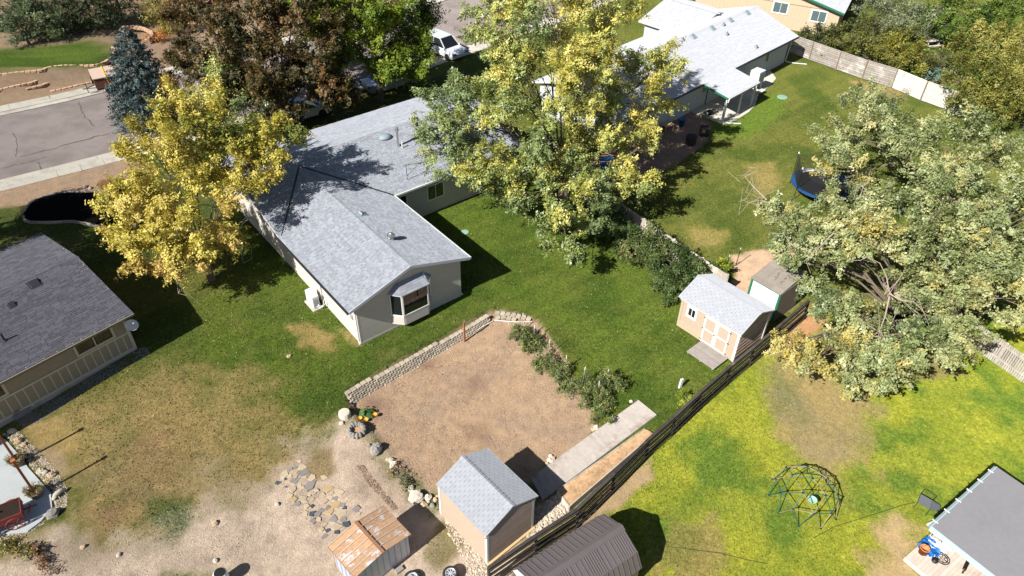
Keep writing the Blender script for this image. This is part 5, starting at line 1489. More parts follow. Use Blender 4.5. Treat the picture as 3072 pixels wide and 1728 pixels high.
# flagstone path
fl = [(400,228,'T',35),(445,320,'T',70),(265,350,'G',35),(340,325,'G',35),(345,385,'O',45),(170,435,'T',75),(245,465,'T',45),(345,460,'T',45),(465,390,'G',80),(490,455,'T',45),(600,480,'T',55),(765,475,'T',60),(190,505,'D',25),(65,555,'D',50),(350,530,'G',75),(215,550,'T',35),(130,610,'T',50),(215,625,'D',35),(290,660,'T',75),(410,600,'T',30),(440,640,'T',45),(560,600,'G',90),(240,760,'T',45),(320,810,'O',50),(860,640,'O',70),(1010,715,'T',65),(575,735,'T',40),(625,730,'T',35),(665,680,'T',35),(755,740,'T',30),(910,725,'T',30),(450,800,'T',70),(595,820,'T',40),(880,790,'T',45),(965,810,'G',40),(1080,810,'T',55),(810,845,'T',40),(375,880,'G',60),(490,850,'T',35),(515,920,'T',45),(597,925,'D',30),(1150,870,'D',60),(1070,910,'G',45),(955,910,'O',75),(850,950,'G',45),(1105,950,'D',40),(740,990,'G',45),(480,1030,'T',50),(590,1040,'D',60),(685,1045,'G',40),(865,1010,'O',80),(1060,1015,'T',85),(1280,980,'G',65),(615,1160,'G',55),(705,1120,'T',40),(925,1120,'G',75),(1090,1130,'G',50),(1150,1190,'D',60),(980,1230,'T',85),(790,1200,'T',35),(745,1285,'T',45),(855,1285,'D',45),(980,1325,'D',40),(790,1390,'G',50),(485,1130,'T',30),(1310,1035,'T',30)]
M['flag_T'] = mat('flag_tan', S(196,180,154), .9, .10, (6,.15), (20,.3), .1)
M['flag_G'] = mat('flag_grey', S(150,142,138), .9, .10, (6,.15), (20,.3), .1)
M['flag_D'] = mat('flag_dark', S(78,84,92), .8, .12, (6,.15), (20,.3), .2)
M['flag_O'] = mat('flag_ochre', S(192,168,130), .9, .10, (6,.15), (20,.3), .1)
fpth = thing('flagstone_path', 'loose path of irregular tan, grey and dark flagstones in the dirt', 'path', gnd(960,1450), 0)
lfp2 = local(fpth)
for x, y, k, s_ in fl:
    p = lfp2(gnd(820+x/5.152, 1340+y/5.152)); r_ = s_/5.152*.0148
    n = R.choice((4,4,4,5,5)); t0 = R.uniform(0,6.28)
    pts = []
    for i in range(n):
        t = t0+2*math.pi*(i+R.uniform(-.3,.3))/n; q = r_*R.uniform(.72,1.38)
        pts.append((p[0]+q*math.cos(t)*1.1, p[1]+q*math.sin(t)))
    MB().prism(pts, p[2]-.03, p[2]+R.uniform(.012,.045), R.random()).build('flagstone', M['flag_'+k], fpth)

# scattered stones: uncountable gravel
def gravel(name, label, polys, n, size, mt, dz=0.0, par=None):
    v, f = rockmesh(3, .25)
    # cheap 8-sided pebble
    pv = np.array([(1,0,0),(0,1,0),(-1,0,0),(0,-1,0),(0,0,1),(0,0,-1)], float); pf = [(0,1,4),(1,2,4),(2,3,4),(3,0,4)]
    V, Fc, Rn = [], [], []
    for poly_ in polys:
        P = np.array(poly_); lo, hi = P.min(0), P.max(0)
        xy = lo+(hi-lo)*rng.random((n*3, 2)); k = sdf(xy[:,0], xy[:,1], P) < 0; xy = xy[k][:n]
        z = zt(xy[:,0], xy[:,1])
        for (x, y), zz_ in zip(xy, z):
            s_ = size*rng.uniform(.5,1.5); t = rng.uniform(0,6.28); c, s2 = math.cos(t), math.sin(t)
            j = 1+.3*(rng.random((6,1))-.5)*2
            q = pv*j*np.array([s_, s_*rng.uniform(.6,1), s_*.7]); q = np.stack([c*q[:,0]-s2*q[:,1]+x, s2*q[:,0]+c*q[:,1]+y, q[:,2]+zz_+dz], -1)
            n0 = len(V); V += [tuple(w2) for w2 in q]; Fc += [tuple(i+n0 for i in ff) for ff in pf]; Rn += [rng.random()]*6
    o = mesh(name, V, Fc, M[mt], par, False, Rn); tag(o, label, 'gravel', kind='stuff'); return o
M['pebble'] = mat('pebble', S(204,190,172), .9, .28, (9,.2), None, .1)
M['pebble_grey'] = mat('pebble_grey', S(150,146,144), .9, .28, (9,.2), None, .1)
GRAV = poly([(16,1312),(60,1300),(91,1332),(132,1371),(177,1421),(204,1465),(203,1517),(166,1545),(124,1578),(60,1610),(0,1625),(0,1598),(83,1593),(124,1562),(157,1523),(153,1479),(83,1401),(74,1385)], -.45)
gravel('gravel', 'pale pebble strip curving round the concrete patio', [GRAV], 4200, .045, 'pebble')
gravel('gravel', 'grey gravel strip along the foot of the taupe wall', [poly([(410,1048),(440,1040),(452,1060),(250,1175),(100,1268),(60,1275),(30,1250)], -.05)], 3500, .035, 'pebble_grey')
gravel('gravel', 'rubble stones between the storage shed, the sand bed and the dark fence', [poly([(1606,1530),(1668,1490),(1705,1530),(1600,1610),(1575,1605)], -.6)], 500, .10, 'pebble')
gravel('gravel', 'rough pale stones along the long side of the storage shed', [poly([(1330,1545),(1350,1545),(1460,1680),(1480,1700),(1470,1735),(1400,1728),(1370,1640),(1345,1600)], -.62)], 700, .06, 'pebble')
gravel('gravel', 'scattered pebbles over the bare dirt lower left', [poly([(350,1600),(600,1500),(800,1450),(900,1600),(850,1728),(300,1728)], -.6)], 1800, .022, 'pebble')
gravel('clods', 'ridge of dark dirt clods between the flagstones and the white boulder', [poly([(1070,1400),(1090,1398),(1140,1460),(1195,1525),(1180,1530),(1110,1460)], -.6)], 900, .045, 'soilclod' if 'soilclod' in M else (M.__setitem__('soilclod', mat('soilclod', S(150,128,110), .95, .2, (9,.2))) or 'soilclod'))
gravel('clods', 'small clods and dry bits over the bare garden plot', [GARDEN], 9000, .022, 'soilclod')

# ------------------------------------------------------------------ patio, posts and cart, left edge
PAT = PATP
struct(MB().prism(PAT, -.75, -.37).build('patio', M['concrete_new']))
M['planter_pot'] = mat('planter_pot', S(128,116,98), .9, .06, (8,.15))
def patio_post(px, py, h, label, plabel):
    q = at(px, py, -.37)
    t = thing('patio_post', label, 'post', q, 50, 'tall redwood patio posts')
    MB().box(-.05,.05,-.05,.05,0,h).build('shaft', M['redwood'], t)
    MB().box(-.09,.09,-.09,.09,h+.001,h+.08).build('post_cap', M['redwood'], t)
    return q
pq1 = patio_post(110,1487,2.45,'tall redwood post rising from the planter nearest the red cart',None)
pq2 = patio_post(55,1392,2.4,'tall redwood post rising from the planter nearer the taupe house',None)

M['cart_red'] = mat('cart_red', S(134,66,62), .7, .08, (5,.18), None, .25)
M['potsoil'] = mat('potsoil', S(64,52,46), .95, .1, (14,.3), (30,.5), .05)
M['flower_red'] = mat('flower_red', S(214,70,50), .7, .15)
q = at(45,1560,-.37)
ct = thing('flower_cart', 'dark red wooden flower cart with wheels on the concrete patio', 'cart', q, 33)
MB().box(-1.35,.45,-.42,.42,.42,.48).build('floor', M['cart_red'], ct)
for (a_, b_, c_, d_) in ((-1.35,.45,-.45,-.42),(-1.35,.45,.42,.45),(.45,.48,-.45,.45),(-1.38,-1.35,-.45,.45)):
    for k in range(3): MB().box(a_,b_,c_,d_,.42+k*.12,.53+k*.12,R.random()).build('side_board', M['cart_red'], ct)
MB().box(-1.34,.44,-.41,.41,.49,.70).build('soil', M['potsoil'], ct)
for x0 in (-1.0,.1):
    for y0 in (-.55,.55):
        wh = MB().tube([(x0+.34*math.cos(t), y0, .35+.34*math.sin(t)) for t in np.linspace(0,2*math.pi,22)], .022, 5).build('wheel', M['cart_red'], ct)
        for k in range(8):
            t = k*math.pi/4; MB().beam((x0,y0,.35),(x0+.33*math.cos(t),y0,.35+.33*math.sin(t)),.025,.02).build('spoke', M['cart_red'], wh)
    MB().tube([(x0,-.55,.35),(x0,.55,.35)], .03, 6).build('axle', M['cart_red'], ct)
MB().tube([(.48,0,.4),(.75,.05,.35),(.95,.1,.3)], .035, 6).build('drawbar', M['cart_red'], ct)
MB().tube([(.6,-.2,.3),(.75,.0,.42),(.7,.25,.3)], .03, 6).build('drawbar', M['cart_red'], ct)
m_ = MB()
for k in range(60):
    x0, y0 = R.uniform(-1.3,-.55), R.uniform(-.35,.35); v, f = ROCKV[k % 6]; r_ = R.uniform(.025,.06); zz_ = R.uniform(.75,.98)
    m_.add([(x0+a_[0]*r_, y0+a_[1]*r_, zz_+a_[2]*r_) for a_ in v], f, R.random())
m_.build('flowers', M['flower_red'], ct)
# grey unit and pot in the gravel by the taupe wall
q = gnd(72,1240)
hu = thing('outdoor_tap_box', 'small grey utility unit in the gravel against the taupe wall', 'utility box', q, 50.35)
MB().box(-.45,.3,-.18,.18,0,.3).build('casing', M['stone_grey'], hu); MB().box(-.4,-.1,-.14,.14,.301,.42).build('lid', M['stone_grey'], hu)
MB().tube([(.3,0,.2),(.5,-.1,.25),(.65,0,.05)], .03, 6).build('pipe', M['metal'], hu)
q = gnd(16,1252)
pp = thing('round_tub', 'dark round tub in the gravel at the left edge', 'tub', q, 0)
MB().lathe([(.26,0),(.34,.3),(.36,.3),(.36,.34),(.32,.34),(.30,.24),(0,.22)], (0,0,0), 16).build('body', M['planter_pot'], pp, True)
# bird statue-like driftwood and rocks in the pebble strip
for px, py, r_, mt_, lb_ in ((123,1415,.17,'stone_white','white rock left of three in the pebble strip'),(137,1420,.15,'stone_white','white rock in the middle of three in the pebble strip'),(155,1427,.19,'stone_tan','tan rock right of three in the pebble strip'),
    (38,1296,.18,'stone_white','white rock beside the house at the top of the pebble strip'),(56,1325,.2,'stone_tan','flat tan rock at the top of the pebble strip'),(72,1335,.14,'stone_tan','slim tan rock next to the flat one in the pebble strip'),
    (160,1545,.28,'stone_grey','large grey boulder at the patio corner'),(174,1450,.1,'stone_white','narrow white rock above the driftwood')):
    rock(px, py, r_, mt_, lb_, group='rocks in the pebble strip')
dw = thing('driftwood', 'pale driftwood piece standing on the pebble strip', 'driftwood', gnd(178,1488), 70)
MB().tube([(-.3,0,.08),(-.1,.05,.16),(.15,0,.2),(.35,-.05,.14)], [.05,.11,.10,.05], 8).build('log', M['stone_white'], dw, True)
for k in range(4): MB().tube([(-.2+.15*k,0,.14),(-.25+.15*k,.2*(-1)**k,.03)], [.03,.015], 5).build('stub', M['stone_white'], dw)

# ------------------------------------------------------------------ small yard things
for px, py, r_, lb_ in ((1395,697,.27,'round green valve box lid in the lawn beside the house wing'),(2347,292,.45,'round pale green septic lid in the upper right lawn'),(1700,1068,.12,'tiny round lid')):
    if r_ < .2: continue
    q = gnd(px, py); o = MB().lathe([(r_,-.05),(r_,.03),(r_*.93,.055),(r_*.5,.065),(0,.066)], (0,0,0), 20).build('valve_lid', M['pvc_green']); o.location = [float(v) for v in q]; tag(o, lb_, 'lid', 'round lids in the lawns')
q = gnd(2039,1163)
o = MB().prism([(-.07,-.05),(.07,-.05),(.07,.05),(-.07,.05)], -.1, .55).prism([(-.075,-.055),(.075,-.055),(.075,.055),(-.075,.055)], .551, .62).build('marker_post', M['white_plastic']); o.location = [float(v) for v in q]; o.rotation_euler = (0,.06,.5)
tag(o, 'white square marker post standing in the lawn near the dark fence', 'post')
# garden stakes with white tips
TPL = ['stake in front of the uppermost tomato plant','stake behind the second tomato plant','stake behind the third tomato plant','stake behind the fourth tomato plant','stake behind the fifth tomato plant','stake on the lawn side of the large tomato clump','stake inside the large tomato clump','stake beside the boardwalk end of the tomato row']
for i, (px, py) in enumerate(((1565,990),(1601,1028),(1648,1072),(1695,1120),(1747,1152),(1817,1162),(1795,1196))):
    q = gnd(px, py)
    t = thing('garden_stake', 'thin dark ' + TPL[i] + ', with a white tip', 'stake', q, R.uniform(0,90), 'stakes along the tomato row')
    lx, ly = R.uniform(-.05,.05), R.uniform(-.05,.05)
    MB().beam((0,0,-.2),(lx,ly,1.08),.03,.03).build('shaft', M['stone_grey'], t)
    MB().beam((lx,ly,1.081),(lx*1.2,ly*1.2,1.3),.035,.035).build('white_tip', M['white_plastic'], t)
for i, (px, py, lb_) in enumerate(((2174,820,'dark metal stake with a white tip nearer the peach shed'),(2207,798,'dark metal stake with a white tip farther from the peach shed'))):
    q = gnd(px, py); t = thing('metal_stake', lb_, 'stake', q, 0, 'metal stakes behind the peach shed')
    MB().beam((0,0,-.2),(.03,.02,1.25),.035,.035).build('shaft', M['black'], t); MB().beam((.03,.02,1.251),(.032,.02,1.4),.036,.036).build('white_tip', M['white_plastic'], t)

# ------------------------------------------------------------------ wheels and bits at the bottom
def wheel(px, py, z, label, r_=.33, w_=.22, alloy=True):
    q = at(px, py, z); q[2] = z
    t = thing('car_wheel', label, 'wheel', q, R.uniform(0,60), 'car wheels by the metal shed')
    MB().lathe([(r_*.62,.02),(r_*.8,0),(r_*.97,.03),(r_,.08),(r_,w_-.08),(r_*.97,w_-.03),(r_*.8,w_),(r_*.64,w_-.02),(r_*.6,w_*.5)], (0,0,0), 24).build('tyre', M['rubber'], t, True)
    rim = MB()
    rim.lathe([(r_*.60,.03),(r_*.63,w_-.03),(r_*.66,w_-.015),(r_*.60,w_-.01),(r_*.55,w_-.06),(r_*.55,.05)], (0,0,0), 24)
    rm = rim.build('rim', M['alloy'] if 'alloy' in M else M.setdefault('alloy', mat('alloy', (.75,.76,.78), .35, .03, (4,.04), None, .5, .6)), t, True)
    n = 8 if alloy else 3
    for k in range(n):
        a_ = 2*math.pi*k/n
        MB().beam((.04*math.cos(a_),.04*math.sin(a_),w_-.05),(r_*.6*math.cos(a_),r_*.6*math.sin(a_),w_-.045),.05 if alloy else .16,.03).build('spoke', M['alloy'], rm)
    MB().lathe([(.06,w_-.08),(.06,w_-.03),(.03,w_-.02),(0,w_-.02)], (0,0,0), 12).build('hub', M['alloy'], rm)
    MB().lathe([(r_*.53,.06),(r_*.53,.09),(0,.09)], (0,0,0), 20).build('rim_shade_disc', M['black'], rm)  # black disc painted as the shade behind the spokes
wheel(1355,1738,-.64,'lower car tyre with alloy rim of the stack by the storage shed')
wheel(1352,1726,-.415,'upper silver alloy wheel of the stack by the storage shed')
wheel(1238,1742,-.64,'car tyre lying beside the metal shed at the bottom edge', .36, .24, False)
q = gnd(1198,1712); o = MB().prism([(-.18,-.1),(.16,-.12),(.18,.1),(-.16,.12)], 0, .12).build('brick', M['stone_grey']); o.location = [float(v) for v in q]; o.rotation_euler = (0,0,.8); tag(o, 'grey concrete brick at the foot of the metal shed', 'brick')
q = gnd(672,1748)
wb = thing('white_drum', 'white drum with a dark lid cut off by the bottom edge', 'drum', q, 0)
MB().lathe([(.26,0),(.28,.05),(.28,.7),(.25,.74),(.23,.76)], (0,0,0), 18).build('body', M['white_plastic'], wb, True); MB().lathe([(.22,.74),(.22,.79),(0,.80)], (0,0,0), 18).build('lid', M['black'], wb)

# ------------------------------------------------------------------ geodesic climbing dome
q = at(2410,1496,-.4); q[2] = -.42
dm = thing('climbing_dome', 'green and tan geodesic climbing dome on the bright lawn', 'climbing frame', q, 12)
ph = (1+5**.5)/2
vv = [np.array(p, float) for p in [(0,0,1)]]
a1_ = math.atan(.5)
vv += [np.array([math.cos(a1_)*math.cos(2*math.pi*k/5), math.cos(a1_)*math.sin(2*math.pi*k/5), math.sin(a1_)]) for k in range(5)]
vv += [np.array([math.cos(a1_)*math.cos(2*math.pi*(k+.5)/5), math.cos(a1_)*math.sin(2*math.pi*(k+.5)/5), -math.sin(a1_)]) for k in range(5)]
ic = []
for k in range(5):
    ic.append((0,1+k,1+(k+1)%5)); ic.append((1+k,6+k,1+(k+1)%5)); ic.append((6+k,1+(k+1)%5,6+(k+1)%5))
eds, nodes = set(), []
def nid(p):
    p = nrm(p)
    for i, q2 in enumerate(nodes):
        if np.linalg.norm(q2-p) < 1e-3: return i
    nodes.append(p); return len(nodes)-1
for a_, b_, c_ in ic:
    A_, B_, C_ = vv[a_], vv[b_], vv[c_]
    i = [nid(A_), nid(B_), nid(C_), nid((A_+B_)/2), nid((B_+C_)/2), nid((C_+A_)/2)]
    for e_ in ((0,3),(3,1),(1,4),(4,2),(2,5),(5,0),(3,4),(4,5),(5,3)): eds.add(tuple(sorted((i[e_[0]], i[e_[1]]))))
RD = 1.52
M['dome_green'] = mat('dome_green', S(40,100,84), .5, .08, (5,.08), None, .4)
M['dome_tan'] = mat('dome_tan', S(150,136,108), .5, .08, (5,.08), None, .4)
for a_, b_ in sorted(eds):
    A_, B_ = nodes[a_], nodes[b_]
    if A_[2] < -.02 or B_[2] < -.02 or (A_[2] < .02 and B_[2] < .02): continue
    MB().tube([A_*RD+Z*.02, B_*RD+Z*.02], .019, 6).build('strut', M['dome_green'] if R.random() < .58 else M['dome_tan'], dm)
for p in nodes:
    if p[2] > -.02: MB().lathe([(.05,-.02),(.05,.02),(0,.025)], tuple(p*RD+Z*.02), 8).build('hub', M['gutter_dark'], dm)
q = at(2437,1500,.1)
sw = thing('saucer_swing', 'pale green saucer swing hanging inside the climbing dome', 'swing', q, 0)
MB().lathe([(0,0),(.15,.01),(.20,.03),(.21,.05),(.19,.045),(.14,.025),(0,.02)], (0,0,0), 18).build('seat', mat('mint', S(176,222,200), .5, .03, (5,.05), None, .4), sw, True)
for k in range(2): MB().tube([(.22*(-1)**k,0,.06),(0,.02,1.1)], .01, 5).build('rope', M['black'], sw)
# folding chair fallen on the lawn
q = gnd(2768,1515)
fc = thing('folding_chair', 'black mesh folding chair lying tipped over on the bright lawn', 'chair', q, -20)
MB().slab([(-.28,-.1,.2),(.22,-.28,.16),(.3,.12,.34),(-.2,.28,.38)], .015).build('seat', M['charcoal'] if 'charcoal' in M else M.setdefault('charcoal', mat('charcoal', S(96,100,104), .7, .05, (20,.15))), fc)
MB().slab([(.24,-.28,.17),(.62,-.2,.10),(.66,.1,.2),(.31,.12,.33)], .015).build('backrest', M['charcoal'], fc)
for pts in ([(-.28,-.1,.2),(-.42,-.35,.01)],[(.22,-.28,.16),(.05,-.6,.01)],[(-.2,.28,.38),(.0,.62,.36),(.5,.42,.3),(.3,.12,.34)],[(.62,-.2,.1),(.7,-.05,.02),(.66,.1,.2)],[(-.28,-.1,.2),(-.2,.28,.38)]):
    MB().tube(pts, .014, 6).build('frame_tube', M['black'], fc)
# long hose over the bright lawn
P = [gnd(x, y, .02) for x, y in ((2000,1640),(2080,1650),(2160,1660),(2240,1680),(2300,1692))]
o = MB().tube(P, .014, 5).build('garden_hose', M['green_hose'] if 'green_hose' in M else M.setdefault('green_hose', mat('green_hose', S(70,86,40), .6))); tag(o, 'thin dark hose across the lawn right of the barn shed shadow', 'hose', 'hoses on the bright lawn')
P = [gnd(x, y, .02) for x, y in ((2440,1615),(2500,1582),(2570,1560),(2640,1538),(2710,1515),(2745,1508))]
o = MB().tube(P, .014, 5).build('garden_hose', M['green_hose']); tag(o, 'thin dark hose from the climbing dome to the black chair', 'hose', 'hoses on the bright lawn')

# ------------------------------------------------------------------ trampoline, table and yard things, upper right
q = at(2468,552,.85)
tr = thing('trampoline', 'round trampoline with blue pad and black safety net under the right tree', 'trampoline', (q[0], q[1], 0), 0)
M['pad_blue'] = mat('pad_blue', S(44,88,140), .6, .1, (4,.15))
M['net'] = mat('net', (.02,.02,.022), .8)
RT = 2.15
for k in range(12):
    t0, t1 = 2*math.pi*k/12, 2*math.pi*(k+.98)/12
    m_ = MB()
    for s_ in range(3):
        ta, tb = t0+(t1-t0)*s_/3, t0+(t1-t0)*(s_+1)/3
        m_.slab([(RT*math.cos(ta),RT*math.sin(ta),.86),(RT*math.cos(tb),RT*math.sin(tb),.86),((RT-.3)*math.cos(tb),(RT-.3)*math.sin(tb),.86),((RT-.3)*math.cos(ta),(RT-.3)*math.sin(ta),.86)], .05, R.random())
    m_.build('pad_segment', M['pad_blue'] if k not in (3,9) else M['white_plastic'], tr)
MB().lathe([(RT-.31,.80),(RT-.31,.82),(0,.815)], (0,0,0), 36).build('mat', M['net'], tr)
for k in range(6):
    t = 2*math.pi*k/6+.35; x0, y0 = RT*1.03*math.cos(t), RT*1.03*math.sin(t)
    MB().tube([(x0,y0,0),(x0,y0,2.45)], .025, 6).build('net_pole', M['black'], tr); MB().lathe([(.05,2.44),(.05,2.56),(0,2.58)], (x0,y0,0), 8).build('pole_cap', M['white_plastic'], tr)
nm = MB()
for k in range(6):
    ta, tb = 2*math.pi*k/6+.35, 2*math.pi*(k+1)/6+.35
    A_, B_ = np.array([RT*math.cos(ta),RT*math.sin(ta),0]), np.array([RT*math.cos(tb),RT*math.sin(tb),0])
    for i in range(22):
        f0 = i/22; p0 = A_+(B_-A_)*f0; sag = .35*math.sin(math.pi*f0)*.5
        nm.beam(p0+Z*.9, p0+Z*(2.4-sag), .012, .012)
    for i in range(14):
        z_ = .95+i*.105
        nm.beam(A_+Z*z_, B_+Z*z_, .010, .010)
nn2 = nm.build('safety_net', M['net'], tr); nn2['kind'] = 'stuff'
q = gnd(2789,142)
pt_ = thing('picnic_table', 'weathered picnic table in the shade beyond the pale fence', 'table', q, 15)
for k in range(5): MB().box(-.9,.9,-.36+k*.146,-.36+k*.146+.135,.72,.76,R.random()).build('top_plank', M['fence_grey'], pt_)
for s_ in (-1,1):
    for k in range(2): MB().box(-.9,.9,s_*.72-.14+k*.145,s_*.72-.14+k*.145+.135,.42,.46,R.random()).build('bench_plank', M['fence_grey'], pt_)
    for s2 in (-1,1): MB().beam((s_*.65,s2*.2,.72),(s_*.65,s2*.75,0),.05,.1).build('leg', M['fence_grey'], pt_)
    MB().box(s_*.65-.03,s_*.65+.03,-.8,.8,.34,.415).build('brace', M['fence_grey'], pt_)
q = gnd(2852,208); o = MB().lathe([(.6,0),(.6,.1),(.5,.16),(0,.16)], (0,0,0), 10).build('round_lid', M['rubber']); o.location = [float(v) for v in q]; tag(o, 'dark round lid on the grass beyond the pale fence', 'lid')  # plain dark round lid lying flat on the grass
for (px, py, lb_) in ((2071,432,'rusty dark barrel nearer the tree on the patio dirt'),(2112,405,'rusty dark barrel nearer the porch on the patio dirt')):
    q = gnd(px, py); t = thing('fire_barrel', lb_, 'barrel', q, 0, 'barrels on the patio dirt')
    MB().lathe([(.38,0),(.4,.04),(.4,.3),(.42,.32),(.4,.34),(.4,.66),(.42,.68),(.38,.68),(.37,.2),(0,.2)], (0,0,0), 18).build('body', M['planter_dark'] if 'planter_dark' in M else M.setdefault('planter_dark', mat('planter_dark', S(74,62,56), .85, .08, (8,.3))), t, True)
    for z_ in (.32,.66): MB().lathe([(.405,z_),(.43,z_+.01),(.43,z_+.03),(.405,z_+.04)], (0,0,0), 18).build('hoop', M['rubber'], t)
q = gnd(2001,390)
tb = thing('small_table', 'small wooden garden table on the dirt patio beside the white roofed house', 'table', q, 30)
for k in range(5): MB().box(-.45,.45,-.35+k*.142,-.35+k*.142+.135,.5,.54,R.random()).build('top_plank', M['raw_wood'], tb)
for x0 in (-.38,.38):
    for y0 in (-.28,.28): MB().box(x0-.03,x0+.03,y0-.03,y0+.03,0,.5).build('leg', M['raw_wood'], tb)
for (px, py, mt_, lb_, h) in ((2043,378,'blue_plastic','blue plastic barrel against the wall by the wooden table',.6),(2112,352,'stone_white','pale flower pot by the porch post',.35),(2128,345,'black','dark pot by the pale flower pot',.3),(2140,338,'stone_white','small pale pot at the porch edge',.25),(2110,300,'vent_blue','bluish tub on the porch floor',.45)):
    q = gnd(px, py); t = thing('pot', lb_, 'pot', q, 0, 'pots and tubs at the porch')
    MB().lathe([(.2,0),(.26,h),(.28,h),(.28,h+.04),(.24,h+.04),(.2,h*.8),(0,h*.78)], (0,0,0), 14).build('body', M[mt_], t, True)
    if mt_ == 'stone_white': MB().lathe([(.2,h*.8),(.16,h*1.2),(0,h*1.35)], (0,0,0), 9).build('plant', M['dome_green'], t)
q = gnd(1818,508); t = thing('blue_bin', 'blue plastic bin in the dappled shade beside the grey fence', 'bin', q, 20)
MB().prism([(-.4,-.3),(.4,-.3),(.4,.3),(-.4,.3)], 0, .7).build('body', M['blue_plastic'], t); MB().prism([(-.44,-.34),(.44,-.34),(.44,.34),(-.44,.34)], .701, .78).build('lid', M['blue_plastic'], t)
q = gnd(1842,540); t = thing('lattice_panel', 'white lattice panel lying near the blue bin', 'lattice', q, 10)
for k in range(8):
    MB().beam((-.8+.22*k,-.5,.06),(-.8+.22*k,.5,.06),.04,.02).build('lath', M['white_plastic'], t); MB().beam((-.85,-.5+.14*k,.085),(.85,-.5+.14*k,.085),.04,.02).build('lath', M['white_plastic'], t)

# ------------------------------------------------------------------ front yards and street
q = poly([(73.5,653.5),(85,671),(171,672),(215,669),(260,676),(330,690),(400,690),(420,650),(400,610),(334,592),(278,582),(199,582),(151,590),(103,608),(77.5,636)], .05)
qs = smooth_path([np.array(p) for p in q]+[np.array(q[0])], 4)[:-1]
M['mulch'] = mat('mulch', (.005,.0047,.0044), .95, .1, (12,.6), (25,.6), .02)  # black mulch, darkened further so its colour carries the tree shadow
struct(MB().prism([tuple(p) for p in qs], -.1, .20).build('mulch_bed', M['mulch']))
ed = thing('bed_edging', 'pale concrete edging round the black mulch bed left of the yellow tree', 'edging', (qs[0][0], qs[0][1], 0), 0)
le = local(ed); cl = [np.array(p) for p in qs]+[np.array(qs[0])]
rs_ = resample(cl, .55)
for i in range(len(rs_)-1):
    a_, b_ = le((rs_[i][0],rs_[i][1],.18)), le((rs_[i+1][0],rs_[i+1][1],.18)); MB().beam(a_, a_+(b_-a_)*.985, .13, .16, R.random()).build('edging_piece', M['stone_grey'], ed)  # darker grey puts the shadow into the pale concrete's colour
# terrace walls across the street
M['block_tan'] = mat('block_tan', S(206,172,144), .95, .12, (12,.2), (40,.5), .1)
BM_keep = BM
def tanblocks():
    o_ = []
    for k in range(5):
        me_ = BM_keep[k].copy(); me_.materials.clear(); me_.materials.append(M['block_tan']); o_.append(me_)
    return o_
BM = tanblocks()
for nm_, lb_, px, z0, nc in (
 ('terrace_wall','upper tan block wall round the far lawn across the street', [(-60,240),(0,235),(60,228),(128,222),(150,212),(200,207),(250,208),(290,206),(318,196),(340,181),(346,165),(338,150)], .55, 3),
 ('terrace_wall','lower tan block wall at the left edge across the street', [(-60,290),(0,281),(55,268),(108,257),(132,243)], .12, 3),
 ('terrace_wall','short tan block wall behind the trailer tongue across the street', [(70,277),(120,264),(155,252),(182,240)], .14, 2),
 ('terrace_wall','low tan block edging beside the far pavement next to the trailer', [(150,276),(190,268),(230,258),(275,248),(330,232)], .10, 1),
 ('planter_ring','ring of tan blocks round a bare bed beyond the blue spruce', [(372,105),(362,95),(372,86),(400,84),(430,88),(455,100),(460,112),(448,120),(420,122)], .9, 2)):
    P = [at(x, y, z0) for x, y in px]
    t = thing(nm_, lb_, 'wall', (P[0][0], P[0][1], z0), 0)
    if nm_ != 'planter_ring': P = P
    blockrun(t, local(t), P, z0-.06, nc, -.03, .46, 'block', .16)
# trailer with yellow strap
q = at(288,291,.12)
tl = thing('utility_trailer', 'brown wooden utility trailer with pale cover and yellow strap at the far kerb', 'trailer', q, 33)
M['trailer_wood'] = mat('trailer_wood', S(112,74,62), .8, .12, (6,.2)); M['cover'] = mat('cover', S(206,180,164), .8, .04, (4,.08)); M['strap'] = mat('strap', S(240,196,50), .6, .03)
MB().box(.3,4.4,.05,1.85,.5,.62).build('frame', M['gutter_dark'], tl)
for (a_, b_, c_, d_) in ((.3,4.4,.02,.07),(.3,4.4,1.83,1.88),(.27,.32,.07,1.83),(4.38,4.43,.07,1.83)):
    for k in range(4): MB().box(a_,b_,c_,d_,.63+k*.22,.84+k*.22,R.random()).build('side_board', M['trailer_wood'], tl)
MB().slab([(.2,-.05,1.54),(4.5,-.05,1.54),(4.5,1.95,1.7),(.2,1.95,1.7)], .06).build('cover', M['cover'], tl)
for s_ in (.35,1.55): MB().tube([(1.0,s_,.56),(-.6,.95,.5)], .04, 6).build('drawbar', M['gutter_dark'], tl)
MB().tube([(-.75,.95,.5),(-.5,.95,.5)], .06, 8).build('coupling', M['metal'], tl); MB().tube([(-.4,.95,.1),(-.4,.95,.95)], .03, 6).build('jack', M['gutter_dark'], tl)
MB().tube([(.25,1.4,.95),(.12,1.4,.95)], .34, 16).build('spare_wheel', M['rubber'], tl)
for y0 in (-.12,1.85): MB().tube([(2.4,y0,.34),(2.4,y0+.18,.34)], .34, 18).build('wheel', M['rubber'], tl)
MB().beam((1.25,-.08,1.57),(1.25,2.0,1.74),.09,.02).build('strap', M['strap'], tl); MB().beam((1.25,-.08,1.57),(1.35,-.07,.6),.09,.02).build('strap', M['strap'], tl)
